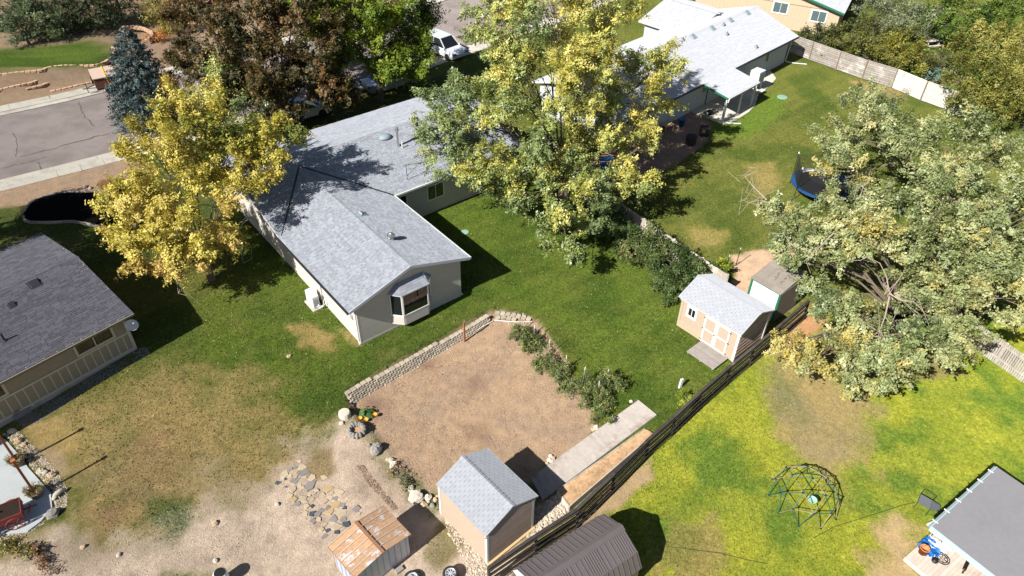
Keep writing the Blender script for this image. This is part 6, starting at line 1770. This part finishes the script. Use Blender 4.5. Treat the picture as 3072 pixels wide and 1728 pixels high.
# cars half hidden under the street trees
M['car_white'] = mat('car_white', S(236,238,242), .3, .02, (3,.02), None, .5, 0, coat=.6); M['car_silver'] = mat('car_silver', S(176,184,196), .3, .02, (3,.02), None, .5, .4, coat=.6)
def car(px, py, rz, paint, label, suv=True):
    q = gnd(px, py); q[2] = .08
    t = thing('parked_car', label, 'car', q, rz, 'cars parked under the street trees')
    Lc, Wc = 4.8, 1.9; Hr = 1.78 if suv else 1.45
    prof = [(-2.35,.45),(-2.38,.75),(-2.3,1.0),(-1.2 if not suv else -2.2,1.02),(1.1,1.02),(2.1,.9),(2.36,.72),(2.36,.4),(2.1,.32),(-2.1,.32)]
    m_ = MB(); n = len(prof)
    for y0, y1, in ((-Wc/2,Wc/2),):
        v = [(x,y0+.04*(z>.9),z) for x, z in prof]+[(x,y1-.04*(z>.9),z) for x, z in prof]
        m_.add(v, [tuple(range(n)), tuple(range(n,2*n))[::-1]]+[(i,n+i,n+(i+1)%n,(i+1)%n) for i in range(n)])
    m_.build('body', M[paint], t)
    gh = [(-2.2 if suv else -1.5,1.02),(-1.95 if suv else -.9,Hr-.05),(-.2,Hr),(.35,Hr-.06),(1.15,1.02)]
    n = len(gh); m_ = MB()
    m_.add([(x,-Wc/2+.06+(z-1.02)*.22,z) for x, z in gh]+[(x,Wc/2-.06-(z-1.02)*.22,z) for x, z in gh], [tuple(range(n)), tuple(range(n,2*n))[::-1]]+[(i,n+i,n+(i+1)%n,(i+1)%n) for i in range(n)])
    m_.build('windows', M['glass'], t)
    m_ = MB(); a_ = gh[1]; b_ = gh[3]
    m_.slab([(a_[0]-.02,-.72,Hr-.03),(b_[0]+.05,-.72,Hr-.03),(b_[0]+.05,.72,Hr-.03),(a_[0]-.02,.72,Hr-.03)], .0)
    MB().box(a_[0]-.03,b_[0],-.74,.74,Hr-.04,Hr+.02).build('roof', M[paint], t)
    for s_ in (-1,1):
        for x0, x1 in ((gh[0][0],gh[1][0]),(-.6,-.55),(gh[4][0],gh[3][0])):
            MB().beam((x0,s_*(Wc/2-.05),1.0),(x1,s_*.76,Hr-.02),.08,.06).build('pillar', M[paint], t)
        MB().box(1.05,1.2,s_*.98-.09,s_*.98+.09,1.0,1.14).build('mirror', M[paint], t)
        for x0 in (-1.45,1.45):
            MB().tube([(x0,s_*(Wc/2-.16),.34),(x0,s_*(Wc/2+.02),.34)], .34, 18).build('wheel', M['rubber'], t)
        MB().box(2.2,2.38,s_*.72-.2,s_*.72+.2,.68,.82).build('headlight', M['glass_sky'], t)
        MB().box(-2.395,-2.3,s_*.78-.12,s_*.78+.12,.75,.95).build('tail_light', M['cart_red'], t)
    return t
car(1334,166,-44,'car_white','white car parked by the street right of the bright green tree')
car(1168,262,38,'car_silver','silver car under the bright green tree in front of the main house', False)
car(905,352,38,'car_white','white car glimpsed under the reddish brown tree', False)
# ------------------------------------------------------------------ vegetation
def unit(n, g):
    v = g.normal(size=(n, 3)); return v/np.linalg.norm(v, axis=1, keepdims=True)

def leafmesh(name, parent, A, D, Ls, per, size, pal, wmix, g, mt, sig=.17, droop=.15, upb=.6, asp=.55, jit=.12):
    """A anchors, D directions, Ls lengths of the sprays; per leaves on each; pal colours (k,3), wmix in 0..1 per spray"""
    n = len(A); N = n*per
    idx = np.repeat(np.arange(n), per)
    t = g.random(N)**.75
    P = A[idx] + D[idx]*(Ls[idx]*t)[:, None] + g.normal(size=(N, 3))*(sig*(1.15-.65*t))[:, None]
    P[:, 2] -= droop*Ls[idx]*t*t
    sn = unit(n, g)*.75 + D*.35 + np.array([0,0,upb]); sn /= np.linalg.norm(sn, axis=1, keepdims=True)
    nn_ = unit(N, g)*.5 + sn[idx]
    nn_ /= np.linalg.norm(nn_, axis=1, keepdims=True)
    fl = g.random(N) < .25; nn_[fl] *= -1
    a_ = np.cross(nn_, unit(N, g)); a_ /= np.linalg.norm(a_, axis=1, keepdims=True)
    b_ = np.cross(nn_, a_)
    s_ = size*(.45+.95*g.random(N)**1.4)
    a_ = a_*s_[:, None]; b_ = b_*(s_*asp)[:, None]
    V = np.stack([P-a_, P+b_-a_*.1, P+a_, P-b_-a_*.1], 1).reshape(-1, 3)
    w_ = np.clip(wmix[idx] + g.normal(size=N)*.06, 0, .9999)*(len(pal)-1)
    i0 = w_.astype(int); f_ = (w_-i0)[:, None]
    pal = np.array(pal); C = pal[i0]*(1-f_) + pal[i0+1]*f_
    C = C*(1+jit*(g.random((N, 1))-.5)*2)
    return npmesh(name, V, 4, mt, parent, C)

def lobes_anchor(lb_, n, g, shell=.55, inner=.85, lowcut=-.35, bw=.23):
    """sprays set along boughs that radiate from each lobe: clumps with gaps between them"""
    c = np.array([q[0] for q in lb_]); r_ = np.array([q[1] for q in lb_]); rz = np.array([q[2] for q in lb_]); mx = np.array([q[3] for q in lb_])
    bo, bd, bl, bm = [], [], [], []
    for j in range(len(lb_)):
        nb = int(np.clip(6 + 4.0*r_[j], 7, 17))
        d = unit(nb*4, g)
        # spread directions: drop those too close together
        ks = []
        for q in d:
            if q[2] < lowcut: q = q*np.array([1,1,-1])
            if all(q @ k2 < .72 for k2 in ks): ks.append(q)
            if len(ks) >= nb: break
        for q in ks:
            sc_ = r_[j]*np.array([1,1,rz[j]])
            tip = c[j]+q*sc_*g.uniform(.85,1.42)
            st = c[j]+q*sc_*.30
            # skip boughs that end deep inside another lobe
            deep = False
            for m_ in range(len(lb_)):
                if m_ != j and np.linalg.norm((tip-c[m_])/(r_[m_]*np.array([1,1,rz[m_]]))) < .6: deep = g.random() < inner
            if deep: continue
            bo.append(st); bd.append(tip-st); bl.append(np.linalg.norm(tip-st)); bm.append(np.clip(mx[j]+g.normal()*.12, 0, 1))
    bo, bd, bl, bm = map(np.array, (bo, bd, bl, bm))
    k = g.choice(len(bo), size=n, p=bl**1.5/np.sum(bl**1.5))
    t = .2+.8*g.random(n)**.8
    wd = (bw*bl[k]*(1.15-.8*t))[:, None]
    off = g.normal(size=(n, 3))*wd
    P = bo[k]+bd[k]*t[:, None]+off
    dn = bd[k]/bl[k][:, None] + off/(wd+1e-6)*.35
    dn /= np.linalg.norm(dn, axis=1, keepdims=True)
    return P, dn, bm[k]

def limbs(mb, base, lb_, tops, g, r0, fork):
    """tapered trunk to the fork, limbs to lobe centres, twigs to some spray anchors"""
    b = np.array(base, float); f_ = np.array(fork, float)
    mid = (b+f_)/2 + np.array([g.normal()*.1, g.normal()*.1, 0])
    mb.tube([b-Z*.3, b+(mid-b)*.3, mid, f_], [r0*1.35, r0*1.05, r0*.9, r0*.8], 9)
    for q in lb_:
        c = q[0]; r0_ = r0*min(1, 2.6/math.sqrt(len(lb_))); m1 = f_+(c-f_)*.45+np.array([0,0,.12*np.linalg.norm(c-f_)])+g.normal(size=3)*.15
        mb.tube([f_-Z*.1, m1, c+g.normal(size=3)*.2], [r0_*.4, r0_*.24, r0_*.11], 6)
        d = np.linalg.norm(tops-c, axis=1); near = np.where(d < q[1]*1.15)[0]
        if len(near):
            for i in g.choice(near, size=min(8, len(near)), replace=False):
                m2 = (c+tops[i])/2+g.normal(size=3)*.15
                s0 = m1+(c-m1)*g.random()
                mb.tube([s0, m2, tops[i]], [r0_*.13, .022, .010], 4)

def tree(label, base_px, lobes, n, per, size, pal, seed, mt='leaf', r0=.22, forkh=1.8, name='tree', shell=.5, Lr=(.7,1.6), sig=.22, droop=.15, upd=.45, group=None, bark='bark', asp=.55, base_z=None, lowcut=-.35, twig=None, jit=.12, bw=.23):
    g = np.random.default_rng(seed)
    b = gnd(*base_px) if base_z is None else at(base_px[0], base_px[1], base_z)
    t = thing(name, label, 'tree' if 'tree' in name or 'spruce' in name or 'conifer' in name else 'shrub', b, 0, group)
    lb_ = []
    for (px, py, z, r_, rz, m_) in lobes:
        lb_.append((at(px, py, z)-b, r_, rz, m_))
    A, d, mx = lobes_anchor(lb_, n, g, shell, lowcut=lowcut, bw=bw)
    ok = A[:, 2] > .15
    A, d, mx = A[ok], d[ok], mx[ok]
    D = d + np.array([0,0,upd]) + g.normal(size=d.shape)*.35; D /= np.linalg.norm(D, axis=1, keepdims=True)
    Ls = g.uniform(*Lr, len(A))
    pn = .5*np.sin(A[:,0]*1.3+seed)+.5*np.sin(A[:,1]*1.1+A[:,2]*1.7+seed*2)
    wm = np.clip(mx + .16*pn + g.normal(size=len(A))*.13, 0, .999)
    leafmesh('crown', t, A-D*Ls[:, None]*.35, D, Ls, per, size, pal, wm, g, M[mt], sig, droop, asp=asp, jit=jit)
    mb = MB(); cen = np.mean([q[0] for q in lb_], 0)
    fork = np.array([cen[0]*.15, cen[1]*.15, forkh])
    limbs(mb, (0,0,0), lb_, A, g, r0, fork)
    mb.build('trunk', M[bark], t, True)
    if twig:
        for i, pts in enumerate(twig):
            P = [at(*q)-b for q in pts]
            w_ = MB(); w_.tube(P, list(np.linspace(.04,.012,len(P))), 5)
            for k in range(7):
                j = g.integers(1, len(P)); p = P[j]; w_.tube([p, p+g.normal(size=3)*.3, p+g.normal(size=3)*.6], [.018,.012,.007], 4)
            w_.build('bare_branch', M['bark_pale'], t)
    return t

YEL = [S(98,112,42), S(198,184,74), S(230,214,112), S(212,182,106)]
YG  = [S(88,114,50), S(150,166,74), S(206,200,76), S(236,212,92)]
SAGE= [S(76,98,42), S(128,144,74), S(184,188,124), S(208,184,78)]
MAR = [S(52,58,30), S(92,84,46), S(128,100,58), S(142,86,52)]
GRN = [S(64,90,24), S(112,136,38), S(152,166,56), S(178,180,76)]
GOLD = [S(70,84,34), S(120,124,52), S(164,158,76), S(188,178,98)]
DKG = [S(26,42,22), S(42,60,30), S(66,84,44), S(92,104,60)]  # dark green, deepened to carry the heavy shade round the conifers

tree('large yellow leaved tree between the dark roofed house and the main house', (634,838),
     [(445,640,4.4,1.9,.8,.5),(395,600,4.2,1.3,.8,.6),(520,540,6,2.5,.9,.55),(475,445,7,1.7,.9,.55),(600,420,7.6,2.1,.9,.35),(530,335,8.6,1.2,1.0,.45),(690,430,7.2,1.8,.8,.12),(810,430,7.0,1.8,.55,.25),(660,590,5.2,1.9,.7,.6),(480,740,3.4,1.6,.7,.62),(395,715,3.2,1.1,.7,.65),(560,690,4.2,1.9,.7,.5),(560,790,2.9,1.3,.6,.75),(730,520,5.8,1.5,.6,.5),(640,720,3.4,1.2,.6,.8)],
     2000, 56, .078, YEL, 3, 'leaf', .22, 1.6, 'yellow_tree', .45, (.6,1.3), .14, bw=.2, group=None,
     twig=[[(640,760,3.0),(680,720,3.2),(740,660,3.0),(780,630,3.2)],[(560,770,3.2),(530,830,2.6),(535,880,2.0)],[(640,700,3.6),(690,700,2.8),(720,740,2.2),(730,790,1.6)],[(640,700,3.6),(600,730,3.2),(560,800,2.6)]])
tree('silvery green young tree behind the yellow tree', (770,470),
     [(690,270,4.0,1.7,1.2,.35),(640,330,3.6,1.6,1.0,.75),(740,330,3.4,1.7,1.0,.2),(760,420,2.2,1.6,.9,.25),(690,230,4.8,1.1,1.1,.45)], 620, 26, .085, YG, 5, 'leaf_silver', .12, 1.4, 'green_tree', .4)
tree('huge yellow and green tree in the centre towering over both houses', (1690,615),
     [(1640,350,7,3.2,.9,.45),(1450,350,6,2.9,.85,.25),(1330,430,5,1.9,.7,.12),(1640,120,11,3.2,1.0,.6),(1800,70,11,2.6,1.0,.7),(1850,300,6.5,3.0,.8,.6),(1960,210,7.5,2.0,.7,.7),(1520,130,10,2.8,1.0,.22),(1515,20,12,1.8,1.0,.2),(1660,0,13,2.4,1.0,.65),(1800,470,4.4,2.4,.8,.5),(1650,580,4.2,2.4,.8,.35),(1540,520,4.6,2.3,.8,.45),(1400,530,4.2,2.0,.75,.3),(1700,690,2.7,1.6,.8,.12),(1760,610,3.2,1.8,.8,.2),(1880,440,4.5,2.0,.7,.6),(1355,300,6,1.5,.7,.15),(1560,250,8.5,2.4,.9,.4),(1740,230,9,2.6,.9,.65),(1900,560,3.4,1.3,.6,.55)],
     3300, 58, .085, YG, 8, 'leaf_silver', .42, 2.2, 'maple_tree', .45, (.7,1.6), .15, .2, bw=.2)
tree('broad pale sage tree with bare limbs filling the right side', (2690,1010),
     [(2330,650,4.6,1.0,.7,.5),(2400,700,4.8,1.15,.7,.5),(2470,650,5.6,1.3,.8,.55),(2560,640,6.4,1.35,.8,.5),(2370,760,4.0,1.0,.7,.55),(2450,770,4.6,1.1,.7,.7),(2530,740,5.6,1.2,.8,.5),(2620,720,6.2,1.15,.8,.8),
      (2640,620,6.8,1.2,.8,.45),(2760,640,7.2,1.5,.8,.42),(2860,600,7.4,1.5,.8,.45),(2780,740,6.4,1.3,.8,.4),(2880,720,6.8,1.4,.8,.45),(2980,700,7,1.5,.8,.35),(3050,640,7.2,1.5,.8,.4),(2960,820,5.8,1.4,.8,.3),(3050,800,6.2,1.4,.8,.45),
      (2860,830,5.4,1.3,.8,.5),(2740,830,5.0,1.0,.7,.55),(2450,880,3.4,.9,.7,.3),(2500,930,3.2,1.0,.8,.45),(2570,960,3.4,1.1,.8,.6),(2760,930,4.0,1.2,.8,.5),(2850,930,4.2,1.2,.8,.45),(2960,920,4.4,1.3,.8,.75),(3040,900,4.6,1.3,.8,.85),
      (2370,1055,2.4,.8,.8,.9),(2440,1080,2.2,.95,.8,.9),(2520,1060,2.5,1.1,.8,.7),(2600,1060,2.6,1.1,.8,.5),(2580,1130,1.9,.9,.8,.6),(2680,1040,3.0,1.1,.8,.4),(2770,1030,3.0,1.1,.7,.35),(2900,1010,3.2,1.1,.7,.5),(2650,1120,2.0,.8,.7,.45)],
     2350, 58, .081, SAGE, 13, 'leaf_silver', .45, 1.6, 'sage_tree', .42, (.6,1.3), .13, bw=.18,
     twig=[[(2690,930,3.4),(2665,860,4.6),(2660,830,5.2),(2640,790,6.0),(2600,770,6.2)],[(2668,880,4.6),(2700,900,5.0),(2740,905,5.4)],[(2668,890,4.4),(2655,950,4.6),(2640,990,4.4)],[(2580,640,6.8),(2580,590,7.6),(2590,560,8.2)],[(2500,700,6.4),(2440,760,6.0),(2370,730,5.8)],[(2300,600,5.2),(2260,560,5.4),(2235,530,5.6)],[(2310,610,5.2),(2275,600,5.4),(2245,610,5.4)]])
tree('pale silvery tree standing beyond the trampoline', (2760,620),
     [(2575,330,4.5,1.6,.8,.5),(2530,400,4.6,1.5,.8,.55),(2640,420,5.4,2.4,.8,.45),(2760,440,6,2.3,.8,.5),(2870,480,6.5,2.3,.8,.45),(2530,520,4.6,1.5,.8,.55),(3000,470,7,2.4,.8,.45),(2610,300,4.4,1.3,.8,.55)],
     800, 60, .081, SAGE, 17, 'leaf_silver', .3, 1.8, 'sage_tree', .42, (.6,1.4), .14, bw=.19)
tree('reddish brown leaved tree in front of the main house', (880,405),
     [(780,190,5.6,2.9,.9,0.40),(640,130,5.6,2.8,.9,0.45),(900,80,7.4,2.9,.9,0.40),(750,50,7.6,2.9,.9,0.50),(680,300,3.2,2.4,.8,0.35),(830,300,3.4,2.4,.8,0.30),(960,220,4.4,2.3,.8,0.40),(610,30,7.4,2.4,.9,0.55),(1010,290,3.0,1.5,.8,0.30),(900,-30,8.6,2.4,.9,0.45),(570,210,4.2,2.0,.8,0.40)],
     2800, 52, .105, MAR, 21, 'leaf', .32, 2.0, 'red_tree', .45, (.6,1.3), .16)
tree('bright green tree at the street edge at the top', (1140,300),
     [(1120,130,5,2.6,.95,.6),(1200,60,7,2.4,1.0,.55),(1010,110,6,2.4,1.0,.5),(1240,190,4,1.6,.9,.45),(1070,30,8,2.6,1.0,.6),(1170,210,3.2,1.9,.8,.55),(1270,80,6,1.4,.9,.35),(950,50,7,2.0,1.0,.55),(1180,-20,9,2.2,1.0,.5)],
     1800, 58, .100, GRN, 25, 'leaf', .26, 1.8, 'street_tree', .4, (.8,1.8), .20, .05, .75)

def conifer(label, base_px, h, rad, pal, seed, n=900, per=26, size=.06, name='spruce_tree', base_z=None, group=None, flat=.0):
    g = np.random.default_rng(seed)
    b = gnd(*base_px) if base_z is None else at(base_px[0], base_px[1], base_z)
    t = thing(name, label, 'tree', b, 0, group)
    z = h*(1-np.sqrt(g.random(n)))*.97+.05*h
    nl = max(8, int(h/.42)); z = np.round(z/h*nl)/nl*h + g.normal(size=n)*.06
    z = np.clip(z, .2, h*.99)
    ph = g.random(n)*2*np.pi
    rr_ = rad*np.clip(1-(z/h)**1.9, 0, 1)**.85*(.55+.5*g.random(n)) + .05
    A = np.stack([np.cos(ph)*rr_*.55, np.sin(ph)*rr_*.55, z], 1)
    D = np.stack([np.cos(ph), np.sin(ph), -.12+.25*g.random(n)+.8*(z/h)**3], 1)+g.normal(size=(n,3))*.12
    D /= np.linalg.norm(D, axis=1, keepdims=True)
    Ls = rr_*.62+.12
    wm = np.clip(.5+g.normal(size=n)*.22, 0, .999)
    leafmesh('crown', t, A, D, Ls, per, size, pal, wm, g, M['needle'], .085, .12, .5, .45)
    MB().tube([(0,0,-.2),(0,0,h*.5),(0,0,h*.97)], [.16,.09,.02], 7).build('trunk', M['bark'], t, True)
    return t
BLUE = [S(44,60,60), S(78,98,98), S(116,134,134)]
conifer('blue spruce beside the street left of the reddish tree', (462,372), 7.7, 2.55, BLUE, 31, 1500, 32, .088)
conifer('dark conifer at the top edge left of the spruce across the street', (285,82), 7.0, 2.9, DKG, 33, 700, 24, .08, 'conifer', .9)
conifer('dark conifer at the top edge behind the far lawn', (195,92), 7.5, 3.0, DKG, 34, 700, 24, .08, 'conifer', .9)
conifer('dark conifer farthest right behind the far lawn', (370,62), 6.5, 2.8, DKG, 35, 600, 24, .08, 'conifer', .9)
tree('grey green shrub tree in the top left corner', (90,135), [(80,60,2.6,2.2,1.0,.55),(30,40,3.2,2.2,1.0,.5),(130,70,2.4,1.7,1.0,.6),(60,100,1.8,1.6,.9,.5)], 800, 24, .09, [S(66,84,52),S(104,120,80),S(140,150,104)], 37, 'leaf', .14, 1.0, 'corner_tree', .4, base_z=.9)
tree('yellowish bush at the top edge beyond the spruce', (497,100), [(490,55,1.4,1.5,1.0,.5),(480,20,2.2,1.3,1.0,.5),(515,75,1.0,1.2,.9,.6)], 380, 24, .08, [S(94,90,36),S(150,138,58),S(186,170,84)], 39, 'leaf', .08, .6, 'yellow_bush', .4, base_z=.45)
tree('orange leaved bush beside the reddish tree trunk across the street', (490,135), [(478,122,.5,.8,.8,.5)], 120, 20, .07, [S(130,74,30),S(196,124,52),S(214,150,70)], 40, 'leaf', .05, .3, 'orange_bush', .4, base_z=.45)
tree('dark leaved tree reaching in at the left edge above the mulch bed', (-250,725), [(-130,578,3.6,1.2,.8,.4),(-280,541,5,2.0,.8,.4),(-400,606,5,2.0,.8,.4),(-205,650,5,1.7,.8,.4),(-450,540,6.5,2.0,.8,.4),(-120,665,4.2,1.1,.8,.4)], 900, 40, .085, DKG, 61, 'leaf', .2, 1.6, 'edge_tree', .4)
# hedges
tree('leafy dark green hedge mound between the grey fence and the peach shed', (1965,790),
     [(1860,700,.9,1.1,.9,.5),(1930,735,.9,1.15,.95,.5),(1985,790,.85,1.1,.95,.5),(2035,850,.8,1.05,.95,.5),(1820,650,.9,1.0,.9,.35),(2010,860,.55,.9,.8,.55),(1900,760,.6,.9,.8,.5),(2075,815,1.0,.9,.9,.35)],
     1600, 26, .07, [S(44,62,28),S(76,98,46),S(108,124,68),S(160,150,94)], 41, 'leaf', .1, .5, 'hedge', .45, (.2,.45), .12, bw=.34, group='hedges')
tree('dense green and golden lilac hedge behind the pale fence', (2620,210),
     [(2450,115,1.5,1.5,1.0,.15),(2530,125,1.6,1.6,1.0,.25),(2600,150,1.6,1.7,1.0,.5),(2680,175,1.5,1.7,1.0,.65),(2740,190,1.3,1.5,.9,.6),(2620,110,2.2,1.6,1.0,.35),(2700,130,2.0,1.5,1.0,.5)],
     1200, 24, .095, [S(62,70,38),S(96,100,50),S(134,134,54),S(170,160,66)], 43, 'leaf', .12, .6, 'hedge', .4, (.4,1.0), .2, group='hedges')
tree('grey green willowy bush above the lilac hedge', (2730,115), [(2690,60,2.2,1.7,1.0,.5),(2760,70,2.0,1.7,1.0,.5),(2640,30,2.6,1.6,1.0,.45),(2800,100,1.4,1.2,.9,.55)], 620, 24, .09, [S(84,96,62),S(124,134,94),S(158,162,120)], 44, 'leaf_silver', .1, .6, 'willow_bush', .4)
tree('deep green spreading tree in the top right corner', (2960,150), [(2860,30,3.6,2.0,.8,.5),(2950,20,4.0,2.3,.8,.55),(3050,40,4.0,2.3,.8,.5),(2830,80,2.4,1.4,.7,.55),(3000,100,2.6,1.6,.7,.45),(2920,85,2.6,1.4,.6,.4)], 1000, 26, .10, [S(40,62,22),S(78,104,36),S(116,136,52),S(150,160,74)], 45, 'leaf', .2, 1.5, 'corner_tree', .4)
tree('golden green tree below the top right corner, left of the pair', (2960,360), [(2930,150,4.2,1.6,1.2,.6),(2900,230,3.2,1.7,1.1,.5),(2960,270,2.8,1.8,1.1,.4),(2920,310,2.0,1.6,.9,.45),(2960,200,3.6,1.4,1.1,.5)], 850, 34, .085, GOLD, 46, 'leaf', .16, 1.2, 'golden_tree', .4, (.6,1.4), .2, .1, .6, group='golden trees')
tree('golden green tree below the top right corner, at the right edge', (3070,380), [(3040,150,4.4,1.6,1.2,.7),(3060,230,3.4,1.8,1.1,.55),(3030,310,2.4,1.7,1.0,.45),(3090,290,3,1.8,1.0,.5)], 800, 34, .085, GOLD, 47, 'leaf', .16, 1.2, 'golden_tree', .4, (.6,1.4), .2, .1, .6, group='golden trees')
tree('small pale blue green bush beyond the pale fence', (2802,250), [(2800,228,.6,.9,.8,.5)], 160, 26, .06, [S(96,130,116),S(136,168,150),S(170,194,176)], 48, 'leaf', .05, .3, 'blue_bush', .4, (.2,.5), .1)
tree('dull green bush beside the dark lid beyond the pale fence', (2830,195), [(2826,180,.7,1.0,.8,.5),(2790,215,.5,.8,.8,.4)], 180, 24, .07, [S(70,84,44),S(104,112,62),S(134,132,80)], 49, 'leaf', .05, .3, 'round_bush', .4, (.3,.6), .12)
tree('small leafy bush at the fence end behind the peach shed', (2170,820), [(2165,805,.5,.55,.9,.5)], 90, 24, .06, GRN, 50, 'leaf', .04, .3, 'round_bush', .4, (.2,.5), .1)
tree('small round green bush against the dark fence near the boardwalk', (2060,1212), [(2056,1200,.25,.42,.8,.5)], 90, 24, .045, GRN, 51, 'leaf', .03, .15, 'round_bush', .4, (.1,.25), .08)
tree('low dry yellow plant row at the bottom left corner', (40,1660), [(20,1640,-.3,.26,.5,.6),(60,1652,-.3,.22,.5,.6),(95,1660,-.35,.2,.5,.4)], 90, 20, .05, [S(86,92,46),S(140,134,66),S(190,168,90)], 52, 'leaf', .03, .15, 'low_plant', .3, (.15,.4), .1)
tree('brown withered plant stalks in the dirt at the bottom left', (135,1690), [(115,1650,-.35,.22,.5,.5),(132,1688,-.38,.25,.5,.5),(155,1720,-.4,.22,.5,.5)], 120, 16, .045, [S(92,62,40),S(142,100,62),S(170,128,86)], 53, 'leaf', .03, .15, 'withered_plant', .3, (.15,.4), .1)
tree('patch of green weeds between the rocks and the flagstones', (1238,1445), [(1215,1430,-.5,.24,.4,.5),(1228,1452,-.5,.24,.4,.5),(1206,1448,-.5,.2,.4,.5)], 110, 18, .04, [S(84,96,58),S(112,118,78),S(150,146,104)], 54, 'leaf', .02, .1, 'weed_patch', .3, (.1,.3), .1)
tree('dry tan grass clump below the pale rocks', (1185,1415), [(1180,1412,-.5,.32,.4,.5)], 70, 18, .04, [S(150,118,84),S(196,162,120),S(214,188,150)], 55, 'leaf', .02, .1, 'grass_clump', .3, (.1,.3), .1)
# potted grasses at the foot of the two patio posts
for k, (q, lb_) in enumerate(((pq1,'round planter with dry grass round the lower redwood post'),(pq2,'round planter with dry grass round the upper redwood post'))):
    t = thing('post_planter', lb_, 'planter', q+np.array([.02,.02,0]), 0, 'planters at the redwood posts')
    MB().lathe([(.24,0),(.32,.28),(.34,.28),(.34,.33),(.30,.33),(.27,.25),(0,.24)], (0,0,0), 14).build('pot', M['planter_pot'], t, True)
    g = np.random.default_rng(60+k); n = 70; ph = g.random(n)*6.28
    A = np.stack([np.cos(ph)*.12, np.sin(ph)*.12, np.full(n,.3)], 1); D = np.stack([np.cos(ph)*.7, np.sin(ph)*.7, .5+.6*g.random(n)], 1); D /= np.linalg.norm(D, axis=1, keepdims=True)
    leafmesh('foliage', t, A, D, np.full(n,.42), 14, .05, [S(92,92,58),S(150,132,88),S(190,166,120)], np.clip(.5+g.normal(size=n)*.2,0,.99), g, M['leaf'], .04, .2, .3, .25)
# tomato row
TOM = [S(64,80,40), S(98,114,60), S(132,142,84), S(176,168,96)]
TL = ['uppermost tomato plant by the end of the block wall','second tomato plant from the block wall','third tomato plant from the block wall','fourth tomato plant from the block wall, beside the long stake shadow','fifth tomato plant from the block wall at the head of the large clump','tomato plant on the lawn side of the large clump','lowest sprawling tomato plant nearest the boardwalk','tall narrow tomato plant nearest the lawn marker']
for k, (px, py, r_, hz) in enumerate(((1563,1015,.55,.75),(1594,1047,.6,.7),(1643,1094,.55,.7),(1690,1137,.62,.6),(1749,1175,.68,.65),(1796,1188,.62,.7),(1780,1228,.66,.5),(1819,1155,.45,.85))):
    b = gnd(px, py)
    g = np.random.default_rng(70+k)
    t = thing('tomato_plant', TL[k], 'plant', b, 0, 'tomato plants in a row')
    lb_ = [(np.array([g.normal()*.2*r_, g.normal()*.2*r_, hz*.55]), r_*.85, hz/r_*.62, .45), (np.array([g.normal()*.5*r_, g.normal()*.5*r_, hz*.4]), r_*.6, .7, .55), (np.array([g.normal()*.6*r_, g.normal()*.6*r_, hz*.3]), r_*.55, .6, .5)]
    A, d, mx = lobes_anchor(lb_, 190, g, .4, .6); A[:, 2] = np.maximum(A[:, 2], .05)
    D = d+np.array([0,0,.5])+g.normal(size=d.shape)*.4; D /= np.linalg.norm(D, axis=1, keepdims=True)
    leafmesh('foliage', t, A, D, g.uniform(.15,.4,len(A)), 20, .042, TOM, np.clip(mx+g.normal(size=len(A))*.18,0,.99), g, M['leaf'], .07, .2, .6, .5, .25)
    mb = MB()
    for i in range(6): mb.tube([(0,0,-.05), A[i]*.5, A[i]], [.02,.014,.008], 4)
    mb.build('stem', M['dome_green'], t)
# squash plant with a pale fruit
sq = thing('squash_plant', 'squash plant with big green leaves and orange blossoms on the bare garden plot', 'plant', gnd(1100,1247), 0)
g = np.random.default_rng(90)
for k in range(13):
    t_ = 2*math.pi*k/13+g.normal()*.2; r_ = g.uniform(.12,.42); h = g.uniform(.15,.42); s_ = g.uniform(.10,.17)
    c = np.array([r_*math.cos(t_), r_*math.sin(t_), h]); n_ = nrm((math.cos(t_)*.5, math.sin(t_)*.5, 1)); u_ = nrm(np.cross(n_, (1,.2,0))); v_ = np.cross(n_, u_)
    ring = [c+(math.cos(a_)*u_+math.sin(a_)*v_)*s_*(1 if i % 2 else .78)-n_*.02 for i, a_ in enumerate(np.linspace(0,2*math.pi,10,endpoint=False))]
    lf_ = MB().add([c]+ring, [(0,1+i,1+(i+1)%10) for i in range(10)], R.random()).build('leaf', M['squash'] if 'squash' in M else M.setdefault('squash', mat('squash', S(74,110,56), .6, .2, (9,.2))), sq)
    MB().tube([(0,0,0), c*.6, c], [.014,.012,.008], 4).build('stalk', M['dome_green'], sq)
for c in ((.45,-.12,.12),(-.25,-.35,.1),(.05,-.42,.08)):
    MB().lathe([(.03,0),(.08,.08),(.13,.14),(.1,.12),(0,.05)], c, 6).build('blossom', M['squash_y'] if 'squash_y' in M else M.setdefault('squash_y', mat('squash_y', S(238,170,60), .6, .1)), sq)
# fallen leaves on the lawns
def litter(n):
    g = np.random.default_rng(99)
    P = []
    for (px, py, z, s_) in ((600,900,0,5),(1700,800,0,6),(1500,760,0,4),(2600,1150,-.3,6),(2500,500,0,5),(700,1000,0,5),(2300,700,0,5),(1900,1000,0,6),(1400,1000,0,7)):
        c = at(px, py, z)[:2]; P.append(c+g.normal(size=(n//9, 2))*s_*.6)
    P = np.concatenate(P); z = zt(P[:,0], P[:,1])+.045
    N = len(P); nn_ = unit(N, g)*.5+np.array([0,0,1]); a_ = np.cross(nn_, unit(N, g)); a_ /= np.linalg.norm(a_, axis=1, keepdims=True); b_ = np.cross(nn_, a_); b_ /= np.linalg.norm(b_, axis=1, keepdims=True)
    c = np.column_stack([P, z]); s_ = .035
    V = np.stack([c-a_*s_, c+b_*s_*.6, c+a_*s_, c-b_*s_*.6], 1).reshape(-1, 3)
    pal = np.array([S(210,180,90), S(186,150,80), S(220,206,150)]); C = pal[g.integers(0,3,N)]
    o = npmesh('fallen_leaves', V, 4, M['leaf'], None, C); tag(o, 'fallen yellow leaves scattered over the lawns', 'leaves', kind='stuff')
litter(800)
